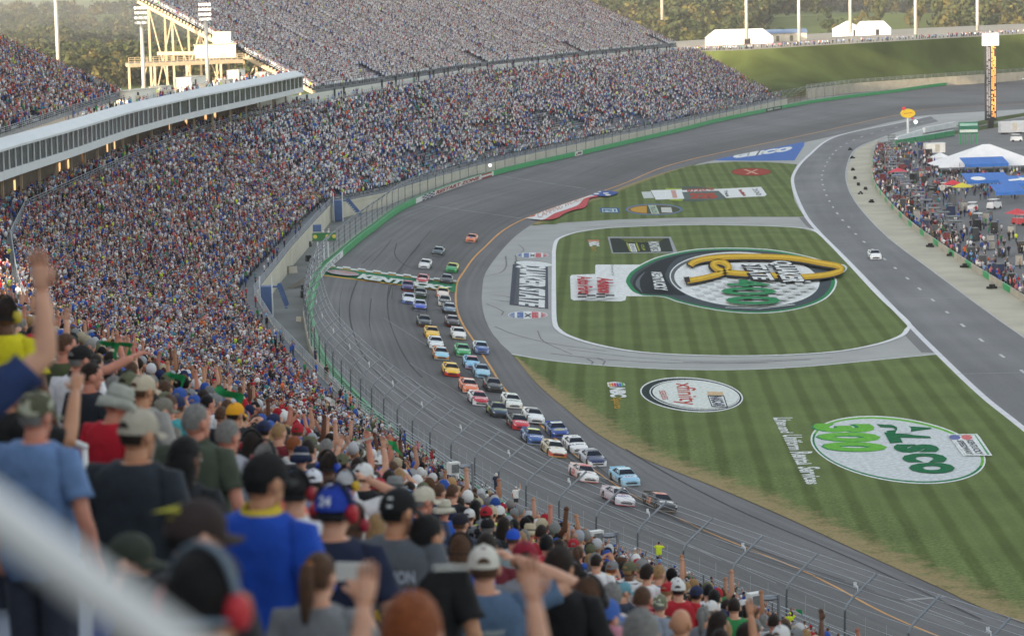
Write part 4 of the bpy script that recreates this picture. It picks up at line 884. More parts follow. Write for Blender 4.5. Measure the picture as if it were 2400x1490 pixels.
for i in range(len(pts) - 1):
    a, b, na, nb = pts[i] - suo, pts[i + 1] - suo, D_[i], D_[i + 1]; ha, hb = hs_[i], hs_[i + 1]
    Z = lambda z: np.array([0, 0, z])
    wa.quad(a, b, b + Z(hb * .22), a + Z(ha * .22)); wa.quad(a + Z(ha * .22), b + Z(hb * .22), b + nb * .25 + Z(hb * .22), a + na * .25 + Z(ha * .22))
    gl.quad(a + na * .25 + Z(ha * .22), b + nb * .25 + Z(hb * .22), b + nb * .25 + Z(hb * .75), a + na * .25 + Z(ha * .75))
    ro.quad(a - na * .5 + Z(ha * .74), b - nb * .5 + Z(hb * .74), b - nb * .5 + Z(hb * .80), a - na * .5 + Z(ha * .80)); ro.quad(a - na * .5 + Z(ha * .80), b - nb * .5 + Z(hb * .80), b + nb * 1.6 + Z(hb), a + na * 1.6 + Z(ha)); ro.quad(a - na * .5 + Z(ha * .74), a + na * .3 + Z(ha * .76), b + nb * .3 + Z(hb * .76), b - nb * .5 + Z(hb * .74))
    ro.quad(a + na * 1.6 + Z(ha), b + nb * 1.6 + Z(hb), b + nb * 1.75 + Z(hb - 1.4), a + na * 1.75 + Z(ha - 1.4)); ro.quad(a + na * 1.75 + Z(ha - 1.4), b + nb * 1.75 + Z(hb - 1.4), b + nb * 13 + Z(hb - 1.4), a + na * 13 + Z(ha - 1.4))
    so_.quad(a, a + na * 13, b + nb * 13, b); wa.quad(a + na * 13, b + nb * 13, b + nb * 13 + Z(hb - 1.4), a + na * 13 + Z(ha - 1.4))
    if i % 1 == 0:
        MB().box(a + na * .13 + Z(ha * .485), (.16, .3, ha * .53), rz=math.atan2(na[1], na[0])).build('mullion', MUL, su)
for e in (-1,):
    a, n, h = pts[e] - suo, D_[e], hs_[e]; wa.quad(a, a + n * 13, a + n * 13 + [0, 0, h - 1.4], a + [0, 0, h * .8])
ro.build('roof', WHITE, su); wa.build('wall', WHITE, su); gl.build('window_band', GLASS, su); so_.build('soffit', WHITE, su)
for i in range(0, len(pts), 3): p = pts[i] - suo + D_[i] * 2.2; MB().beam(p, p * [1, 1, 0] + [0, 0, 16.5 - suo[2]], .35, .35).build('column', TAN, su)
def along_suite(px): 
    j = int(np.argmin([abs(proj(p)[0] - px) for p in pts])); return j
# equipment and cabins on the suites' roof
def roof_at(px, back):
    j = along_suite(px); return pts[j] + D_[j] * back + [0, 0, hs_[j] - 1.36], math.atan2(D_[j][1], D_[j][0])
CAB = M('cabin_white', S(226, 222, 210), 0.6, 0.06, 0.5); HV = M('hvac_grey', S(196, 190, 176), 0.6, 0.1, 0.8)
for i, (px, back, sx, sy, sz) in enumerate([(430, 9, 3, 12, 2.2), (500, 10, 2.5, 6, 1.8), (560, 10, 3, 10, 2.6), (650, 9, 2.5, 6, 2.6), (600, 6, 2, 3, 1.4), (395, 5, 1.5, 2, 1.6), (540, 5, 1.4, 2, 1.5), (690, 7, 2, 4, 1.4), (470, 6, 1.6, 2.5, 1.4)]):
    p, rz = roof_at(px, back); r = empty('roof_unit', tuple(p), rz, ['long pale cabin', 'pale box', 'wide pale cabin', 'tall pale box', 'low grey unit', 'small grey unit', 'small pale unit', 'flat grey unit', 'narrow grey unit'][i] + ' on the suites roof, ' + ['left end by the near lamp mast', 'between the two masts', 'right of the second mast', 'towards the right end', 'in front of the wide cabin', 'at the left edge of the roof', 'near the front of the roof', 'at the far right end', 'in front of the two masts'][i], 'rooftop unit', 'units on the roof of the suites')
    MB().box((0, 0, sz / 2), (sx, sy, sz), taper=.98).build('housing', CAB if sx > 2.4 else HV, r); MB().box((0, 0, sz + .06), (sx + .3, sy + .3, .12)).build('lid', HV, r)
    MB().box((-sx / 2 - .02, sy * .2, sz * .5), (.05, .8, sz * .7)).build('door', DARK, r)
# camera platform and white cabin in the gap between the decks
pf = empty('scaffold_platform', (-62, 590, 0), 0, 'tan steel viewing platform with railing behind the suites roof', 'platform'); po_ = np.array([-62, 590, 0.])
def gap(px, py, y): 
    d = ray(px, py); t = y / d[1]; return cC + d * t
A_, B_ = gap(302, 150, 610), gap(570, 140, 622); dep = np.array([-2, 9, 0.])
m = MB(); m.prism([(A_ - po_)[:2], (B_ - po_)[:2], (B_ + dep - po_)[:2], (A_ + dep - po_)[:2]], A_[2] - .8, A_[2]); m.build('deck', TAN, pf)
rl = MB(); railing(rl, [A_ * [1, 1, 0] - po_ * [1, 1, 0] + [0, 0, A_[2]], B_ * [1, 1, 0] - po_ * [1, 1, 0] + [0, 0, A_[2]]], 1.3, 1.4, 3, .06); rl.build('railing', TAN, pf)
for t in (0.0, 0.22, .5, .8): p = A_ * (1 - t) + B_ * t - po_; MB().beam(p * [1, 1, 0], p * [1, 1, 0] + [0, 0, A_[2] - .8], .5, .5).build('post', TAN, pf)
for t in (0.03, .12): p = A_ * (1 - t) + B_ * t - po_; q = p + (B_ - A_) * .12; MB().beam(p * [1, 1, 0] + [0, 0, 20], q * [1, 1, 0] + [0, 0, A_[2] - 1], .25, .25).build('brace', TAN, pf)
p = gap(505, 136, 628); q = gap(505, 106, 628); hcab = q[2] - p[2]
r = empty('broadcast_cabin', tuple(p), math.radians(4), 'white cabin lit by the low sun on the platform under the upper deck', 'cabin')
MB().box((0, 2, hcab / 2), (9.2, 4, hcab)).build('wall', CAB, r); MB().box((0, 2, hcab + .12), (9.8, 4.6, .24)).build('roof', TAN, r); MB().box((1.6, -.03, hcab * .42), (1.1, .06, hcab * .8)).build('door', HV, r)
p = gap(520, 102, 632); r = empty('broadcast_cabin', tuple(p), 0, 'smaller white box stacked above the lit white cabin', 'cabin'); MB().box((0, 1.5, 1.2), (4, 3, 2.6)).build('wall', CAB, r); MB().box((0, 1.5, 2.56), (4.3, 3.3, .12)).build('roof', HV, r)
# ------------------------------------------------------------------ lighting masts
MAST = M('mast_steel', S(190, 188, 182), 0.45, 0.08, 1, metal=0.3); LAMPH = M('lamp_housing', S(216, 214, 208), 0.4, 0.05, 2)
LIT = M('lamp_glow', (1.0, 0.97, 0.9), 0.3, 0.0, emit=.6)
def mast(px, py0, py1, D, wd_px, lamps, label, lit=True):
    a, b = at(px, py0, D), at(px, py1, D); r = empty('light_mast', tuple(a), 0, label, 'light mast', 'tall light masts around the speedway'); h = b[2] - a[2]; rad = wd_px / 2 * D / FPX
    MB().tube([(0, 0, -3), (0, 0, h * .35), (0, 0, h)], [rad * 1.15, rad * 1.05, rad * .85], 10).build('pole', MAST, r, smooth=True)
    if lamps:
        k = D / FPX
        for row in range(4):
            z = h - row * 11.5 * k + 30 * k; MB().box((0, 0, z), (30 * k, .25, .25)).build('cross_arm', MAST, r)
            for j in range(5):
                l = MB().box(((-12 + j * 6) * k, -.35, z + .1), (5.0 * k, .5, 6.0 * k)).build('floodlight', LAMPH, r)
                if (row + j) % 2 == 0: MB().box(((-12 + j * 6) * k, -.62, z + .1), (4.0 * k, .04, 4.6 * k)).build('lens', LIT, l)
mast(338, 215, 50, 565, 9, True, 'left of the two floodlight masts standing on the suites roof')
mast(486, 165, 42, 575, 8, True, 'right of the two floodlight masts, in front of the upper deck')
mast(138, 170, -90, 600, 9, False, 'tall pale pole rising behind the left upper deck')
for i, (px, y0) in enumerate([(1552, 22), (1750, 68), (1873, 76), (1993, 55), (2146, 64), (2291, 62)]):
    mast(px, y0 + 6, -120, 1040 + 25 * i, 7, False, 'pale pole on the ridge, ' + ['at the top corner of the upper deck', 'behind the long white tent', 'beside the grey hall', 'behind the bright small tent', 'left of the scoring pylon', 'at the right, above the pylon'][i])
# ------------------------------------------------------------------ the far grass bank with tents
bt = [G(1600, 122, 18.5), G(1745, 118, 20), G(1900, 108, 20.3), G(2100, 97, 20.6), G(2400, 80, 21), G(2700, 66, 21.3)]
bb = [np.array([96, 948, 5.6])] + [G(1890, 208, 6.6), G(2000, 195, 6.6), G(2200, 181, 6.6), G(2400, 168, 6.6), G(2700, 155, 6.6)]
rows = []
for t in np.linspace(0, 1, 9): rows.append([b * (1 - t) + a * t + [0, 0, -1.2 * math.sin(math.pi * t)] for a, b in zip(bt, bb)])
BANKG = M('bank_grass', (0.074, 0.096, 0.033), 0.95, 0.35, 0.06, spec=0.05)
tag(put('grass_bank', strip_mesh('grass_bank', rows, BANKG)), kind='structure')
rows = [[a + [0, 0, 0] for a in bt], [a + np.array([-6, 60, .3]) for a in bt], [a + np.array([-20, 190, -1]) for a in bt], [a + np.array([-20, 260, -25]) for a in bt]]
tag(put('ridge_path', strip_mesh('ridge_path', rows, M('gravel', S(168, 160, 146), .9, .15, .1))), kind='structure')
r = empty('outer_wall', tuple(bb[1]), 0, 'pale concrete wall and fence at the foot of the far grass bank', 'wall'); m = MB(); rl = MB(); o_ = bb[1]
for a, b in zip(bb[1:-1], bb[2:]): m.quad(a * [1, 1, 0] + [0, 0, 3] - o_, b * [1, 1, 0] + [0, 0, 3] - o_, b - o_, a - o_); 
railing(rl, [b - o_ for b in bb[1:]], 1.3, 4, 3, .045)
m.build('wall', WALLC, r); rl.build('fence', RAIL, r)
TENT = M('tent_fabric', S(226, 228, 232), 0.7, 0.05, 0.6)
def tent(px, py, z, wpx, hpx, label, depth=10, hip=.3, ef=.52, extra=0, rz=0.05, mat=None, cat='tent'):
    p = G(px, py, z); k = (p @ [0, 1, 0]) / FPX; W2 = wpx * k; H_ = hpx * k; r = empty('white_tent' if mat is None else 'canopy', tuple(p), rz, label, cat, None)
    e = H_ * ef; a = W2 / 2; d = depth / 2
    m = MB(); E_ = [(-a, -d, e), (a, -d, e), (a, d, e), (-a, d, e)]; R_ = [(-a * (1 - hip), 0, H_), (a * (1 - hip), 0, H_)]
    m.add(E_ + R_, [(0, 1, 5, 4), (2, 3, 4, 5), (1, 2, 5), (3, 0, 4)]); m.build('roof', mat or TENT, r)
    m = MB(); m.quad((-a, -d, 0), (a, -d, 0), (a, -d, e), (-a, -d, e)); m.quad((-a, d, 0), (-a, -d, 0), (-a, -d, e), (-a, d, e)); m.quad((a, -d, 0), (a, d, 0), (a, d, e), (a, -d, e)); m.quad((a, d, 0), (-a, d, 0), (-a, d, e), (a, d, e))
    if extra >= 0:
        m.build('side_wall', mat or TENT, r); MB().quad((a * .1, -d - .03, 0), (a * .3, -d - .03, 0), (a * .3, -d - .03, e * .85), (a * .1, -d - .03, e * .85)).build('doorway', DARK, r)
    else:
        for x_ in np.linspace(-a + .2, a - .2, 5): MB().beam((x_, -d + .1, 0), (x_, -d + .1, e), .2, .2).build('leg', FEN, r)
    return r
tent(1732, 107, 19.8, 150, 38, 'long white tent on the ridge next to the upper deck', 12, .25)
tent(1986, 86, 20.3, 52, 36, 'bright small white gable tent lit by the sun on the ridge', 9, .95, rz=.35)
tent(2044, 84, 20.4, 78, 34, 'white hip-roofed tent on the ridge behind the bright small tent', 10, .3)
p = G(1840, 100, 20); r = empty('exhibition_hall', tuple(p), .03, 'low grey hall with a blue roof on the ridge beside the long tent', 'hall'); k = p[1] / FPX
MB().box((0, 0, 11 * k), (96 * k, 8, 22 * k)).build('wall', HV, r); m = MB(); w2 = 50 * k; m.add([(-w2, -5, 22 * k), (w2, -5, 22 * k), (w2, 5, 22 * k), (-w2, 5, 22 * k), (-w2, 0, 31 * k), (w2, 0, 31 * k)], [(0, 1, 5, 4), (2, 3, 4, 5), (3, 0, 4), (1, 2, 5)]); m.build('roof', M('blue_roof', S(110, 132, 166), .5, .06, .4), r)
for x in (-20, 12, 30): MB().box((x * k, -4.03, 9 * k), (7 * k, .06, 15 * k)).build('door', M('hall_door', S(120, 116, 100), .7, .1), r)
# ------------------------------------------------------------------ stock cars
TYRE = M('tyre_rubber', (0.018, 0.018, 0.019), 0.8, 0.15, 6); RIM = M('wheel_rim', S(120, 110, 90), 0.4, 0.1, 6, metal=0.6)
CGLASS = M('car_glass', S(36, 42, 54), 0.4, 0.15, 3, spec=0.08); BLK = M('black_trim', (0.02, 0.02, 0.022), 0.45, 0.1, 4)
HEADL = M('headlight_decal', S(196, 204, 208), 0.25, 0.1, 12)
def cpaint(c): return M('car_paint_%d_%d_%d' % tuple(c), S(*c), 0.28, 0.04, 2.0, spec=0.55)
#  y (front +), half width bottom, half width belt, z bottom, z belt, z crown
ST = [(2.46, .60, .66, .14, .42, .46), (2.40, .80, .80, .11, .50, .55), (2.20, .93, .92, .10, .60, .66), (1.75, .97, .955, .12, .70, .78), (1.25, .98, .96, .15, .76, .87), (.95, .98, .955, .16, .79, .91), (.2, .985, .95, .16, .81, .92), (-.8, .985, .95, .16, .83, .93), (-1.6, .985, .96, .16, .86, .95), (-2.1, .97, .95, .18, .89, .97), (-2.42, .93, .92, .22, .90, .97), (-2.48, .88, .88, .30, .86, .92)]
def ring(y, wb, wt, zb, zt, zc):
    L_ = [(wb * .97, zb), (wb, zb + .12), (max(wb, wt) * 1.0, zb * .45 + zt * .55), (wt, zt - .05), (wt * .955, zt), (wt * .6, zt * .3 + zc * .7), (wt * .25, zc)]
    return [Vector((-x, y, z)) for x, z in L_] + [Vector((x, y, z)) for x, z in L_[::-1]]
def catm1(rows, m):
    out = []
    for a, b in zip(rows[:-1], rows[1:]):
        for t in np.linspace(0, 1, m, endpoint=False): out.append([x * (1 - t) + y * t for x, y in zip(a, b)])
    out.append(list(rows[-1])); return out
def body_mesh():
    mb = MB(); rs = [ring(*r) for r in catm1(ST, 2)]; n = len(rs[0]); mb.add([p for r in rs for p in r], [])
    for i in range(len(rs) - 1):
        yc = (rs[i][0].y + rs[i + 1][0].y) / 2
        for k in range(n - 1):
            a = i * n + k; f = (a, a + n, a + n + 1, a + 1)
            kk = min(k, n - 2 - k)
            mi = 0                                                   # 0 side, 1 hood, 2 roof, 3 nose, 4 skirt
            if kk >= 4: mi = 1 if yc > .9 else 0
            elif kk == 0: mi = 4
            if yc > 2.12 and kk < 4: mi = 3
            elif yc > 1.95 and kk < 3: mi = 3
            mb.f.append(f); mb.m.append(mi)
    mb.f.append(tuple(range(n))); mb.m.append(3); mb.f.append(tuple(range((len(rs) - 1) * n, len(rs) * n))[::-1]); mb.m.append(0)
    # cabin: pillars and roof
    base = [(.86, .93, .89), (.88, -.4, .91), (.84, -1.62, .94)]; top = [(.60, .22, 1.27), (.62, -.35, 1.31), (.58, -.92, 1.28)]
    B_ = [Vector((-x, y, z)) for x, y, z in base] + [Vector((x, y, z)) for x, y, z in base[::-1]]; T_ = [Vector((-x, y, z)) for x, y, z in top] + [Vector((x, y, z)) for x, y, z in top[::-1]]
    k = len(mb.v); mb.v += [tuple(p) for p in B_ + T_]
    for i in range(6): mb.f.append((k + i, k + (i + 1) % 6, k + 6 + (i + 1) % 6, k + 6 + i)[::-1]); mb.m.append(0)
    c = len(mb.v); mb.v.append((0, -.35, 1.345)); 
    for i in range(6): mb.f.append((k + 6 + i, k + 6 + (i + 1) % 6, c)[::-1]); mb.m.append(2)
    return mb.mesh('car_body', [cpaint((200, 200, 200))] * 5, True, 38)
CARB = body_mesh()
def pane(q, inset, lift):
    q = [Vector(p) for p in q]; c = sum(q, Vector()) / len(q); n = (q[1] - q[0]).cross(q[2] - q[1]).normalized()
    if n.z < 0: n = -n; lift = abs(lift)
    return [p.lerp(c, inset) + n * lift for p in q]
mb = MB(); mb.add(pane([(.86, .93, .89), (.60, .22, 1.27), (-.60, .22, 1.27), (-.86, .93, .89)], .05, .006), [(0, 1, 2, 3)]); WIND = mb.mesh('windscreen', CGLASS)
mb = MB(); mb.add(pane([(-.84, -1.62, .94), (-.58, -.92, 1.28), (.58, -.92, 1.28), (.84, -1.62, .94)], .1, .006), [(0, 1, 2, 3)]); REARW = mb.mesh('rear_window', CGLASS)
SIDEW = []
for sx in (-1, 1):
    mb = MB()
    for q in ([(.86, .93, .89), (.88, -.4, .91), (.62, -.35, 1.31), (.60, .22, 1.27)], [(.88, -.4, .91), (.84, -1.62, .94), (.58, -.92, 1.28), (.62, -.35, 1.31)]):
        q = [(x * sx, y, z) for x, y, z in q]; q = q[::-1] if sx > 0 else q
        q = [Vector(p) for p in q]; mb.add(pane(q, .14, .008), [(0, 1, 2, 3)])
    SIDEW.append(mb.mesh('side_window', CGLASS))
mb = MB(); mb.add([], []); 
def disc(r0, x0, x1, n=20):
    m = MB(); m.tube([(x0, 0, 0), (x1, 0, 0)], [r0, r0], n); return m
TYREM = disc(.35, -.15, .15).mesh('tyre', TYRE, ang=40); RIMM = MB().tube([(-.153, 0, 0), (.153, 0, 0)], [.2, .2], 14).mesh('rim', RIM, ang=40)
ARCH = MB().tube([(-.17, 0, 0), (.142, 0, 0)], [.40, .40], 20).mesh('wheel_arch', BLK)
SPLIT = MB().prism([(-.97, 2.1), (-.9, 2.36), (-.62, 2.55), (.62, 2.55), (.9, 2.36), (.97, 2.1)], .06, .10).mesh('splitter', BLK)
SPOIL = MB().add([(-.8, -2.42, .96), (.8, -2.42, .96), (.78, -2.55, 1.12), (-.78, -2.55, 1.12), (-.8, -2.45, .96), (.8, -2.45, .96), (.78, -2.57, 1.12), (-.78, -2.57, 1.12)], [(0, 1, 2, 3), (5, 4, 7, 6), (3, 2, 6, 7), (0, 3, 7, 4), (1, 5, 6, 2)]).mesh('spoiler', BLK)
_bv = BVHTree.FromPolygons([v.co[:] for v in CARB.vertices], [p.vertices[:] for p in CARB.polygons])
def decal(t, c, u, v, size, drop, mat, bold=.05):
    """lettering laid on the body: c centre, u/v axes, drop direction"""
    V, T_, _ = text_tris(t, bold); c, u, v, drop = Vector(c), Vector(u), Vector(v), Vector(drop); mb = MB(); P_ = []
    for a, b in V:
        p = c + u * (a - .5) * size[0] + v * (b - .5) * size[1]; h = _bv.ray_cast(p - drop * 1.2, drop, 3); P_.append((h[0] if h[0] else p) - drop * .012)
    return mb.add(P_, T_).mesh('decal', mat)
def flat_decal(outline, mat):
    mb = MB(); P_ = []
    for x, y in outline:
        h = _bv.ray_cast(Vector((x, y, 2)), Vector((0, 0, -1)), 4); P_.append((h[0] if h[0] else Vector((x, y, .9))) + Vector((0, 0, .008)))
    n = len(P_); c = Vector((sum(p.x for p in P_) / n, sum(p.y for p in P_) / n, 0)); h = _bv.ray_cast(Vector((c.x, c.y, 2)), Vector((0, 0, -1)), 4); P_.append(h[0] + Vector((0, 0, .012)))
    return mb.add(P_, [(i, (i + 1) % n, n) for i in range(n)]).mesh('decal', mat)
def front_decal(quads, mat, name, k=5):
    mb = MB()
    for q in quads:
        q = [np.array(p) for p in q]; m_ = quadmap(*q); g = []
        for i in range(k + 1):
            for j in range(k + 1):
                x, z = m_(i / k, j / k); h = _bv.ray_cast(Vector((x, 4, z)), Vector((0, -1, 0)), 5); g.append((h[0] if h[0] else Vector((x, 2.3, z))) + Vector((0, .012, .006)))
        mb.add(g, [(i * (k + 1) + j, (i + 1) * (k + 1) + j, (i + 1) * (k + 1) + j + 1, i * (k + 1) + j + 1) for i in range(k) for j in range(k)])
    return mb.mesh(name, mat)
GRIL = front_decal([[(-.52, .2), (.52, .2), (.6, .36), (-.6, .36)], [(-.4, .41), (.4, .41), (.42, .46), (-.42, .46)]], BLK, 'grille', 8)
HL = [front_decal([[(s * .60, .46), (s * .84, .50), (s * .87, .575), (s * .66, .545)]], HEADL, 'headlight') for s in (-1, 1)]
def track_frame(px, py):
    p = T(px, py); i, _ = nearest(cO, p); a, b = sec[i][1], sec[i][-1]
    j = nearest(cY, p)[0]; t1 = cY[min(j + 3, len(cY) - 1)] - cY[max(j - 3, 0)]; t2 = cO[min(i + 3, N_O - 1)] - cO[max(i - 3, 0)]
    wy = np.linalg.norm((p - cY[j])[:2]); wo = np.linalg.norm((p - cO[i])[:2]); f = wy / (wy + wo); t = t1 / np.linalg.norm(t1) * (1 - f) + t2 / np.linalg.norm(t2) * f
    d = Vector((t[0], t[1], 0)).normalized(); r = d.cross(Vector((0, 0, 1)))       # right hand side of the car
    acr = Vector(b - a); acr.z = 0; acr.normalize(); slope = 2.9 / np.linalg.norm((b - a)[:2]) if track_z(p[0], p[1]) > .3 else .02
    up = (Vector((0, 0, 1)) - acr * slope).normalized(); x = d.cross(up).normalized(); return p, Matrix((x, d, up)).transposed().to_4x4(), d
def stock_car(px, py, side, hood, roof, nose, skirt, label, num='', hood_txt='', num_col=(240, 240, 240), hood_col=(240, 240, 240), extra=None, spl=None, group='stock cars racing in a pack', dyaw=0):
    p, R_, d = track_frame(px, py)
    r = empty('race_car', (0, 0, 0), 0, label, 'race car', group); r.matrix_world = Matrix.Translation(Vector(p) + Vector((0, 0, .01))) @ R_ @ Matrix.Rotation(math.radians(dyaw), 4, 'Z')
    b = put('body', CARB, r)
    for k, c in enumerate((side, hood, roof, nose, skirt)): b.material_slots[k].link = 'OBJECT'; b.material_slots[k].material = cpaint(c)
    put('windscreen', WIND, r); put('rear_window', REARW, r); put('side_window', SIDEW[0], r); put('side_window', SIDEW[1], r)
    put('grille', GRIL, r); put('headlight', HL[0], r); put('headlight', HL[1], r)
    s_ = put('splitter', SPLIT, r); s_.material_slots[0].link = 'OBJECT'; s_.material_slots[0].material = cpaint(spl or skirt)
    s_ = put('spoiler', SPOIL, r); s_.material_slots[0].link = 'OBJECT'; s_.material_slots[0].material = cpaint(side)
    for x, y in ((-.83, 1.52), (.83, 1.52), (-.83, -1.42), (.83, -1.42)):
        w_ = put('wheel', ARCH, r, (x * 1.0, y, .37)); t_ = put('tyre', TYREM, w_, (math.copysign(.012, x), 0, -.02)); put('rim', RIMM, w_, (math.copysign(.018, x), 0, -.02))
    if num:
        nc_ = cpaint(num_col)
        put('door_number', decal(num, (1.0, -.35, .58), (0, 1, 0), (0, 0, 1), (.95 * len(num) ** .6 * .75, .5), (-1, 0, 0), nc_), r)
        put('door_number', decal(num, (-1.0, -.35, .58), (0, -1, 0), (0, 0, 1), (.95 * len(num) ** .6 * .75, .5), (1, 0, 0), nc_), r)
        put('roof_number', decal(num, (0, -.35, 1.3), (0, -1, 0), (1, 0, 0), (.62, .62), (0, 0, -1), nc_), r)
    if hood_txt: put('hood_lettering', decal(hood_txt, (0, 1.6, .8), (-1, 0, 0), (0, -1, 0), (1.25, .34), (0, 0, -1), cpaint(hood_col)), r)
    if extra:
        for kind, *a in extra:
            if kind == 'stripe': put('hood_stripe', flat_decal([(-a[0], 2.1), (-a[0], 1.5), (-a[0], 1.05), (a[0], 1.05), (a[0], 1.5), (a[0], 2.1)], cpaint(a[1])), r)
            if kind == 'oval': put('hood_emblem', flat_decal([(a[0] * math.cos(t), 1.58 + a[1] * math.sin(t)) for t in np.linspace(0, 6.283, 24, endpoint=False)], cpaint(a[2])), r)
            if kind == 'band': put('hood_band', flat_decal([(-.82, a[0]), (-.4, a[0] - .1), (0, a[0] - .13), (.4, a[0] - .1), (.82, a[0]), (.82, a[1]), (.4, a[1] - .1), (0, a[1] - .13), (-.4, a[1] - .1), (-.82, a[1])][::-1], cpaint(a[2])), r)
    return r
Wc, Kc, Rc = (222, 224, 226), (34, 36, 40), (182, 40, 48)
LB = (150, 196, 224); NB = (38, 60, 120)
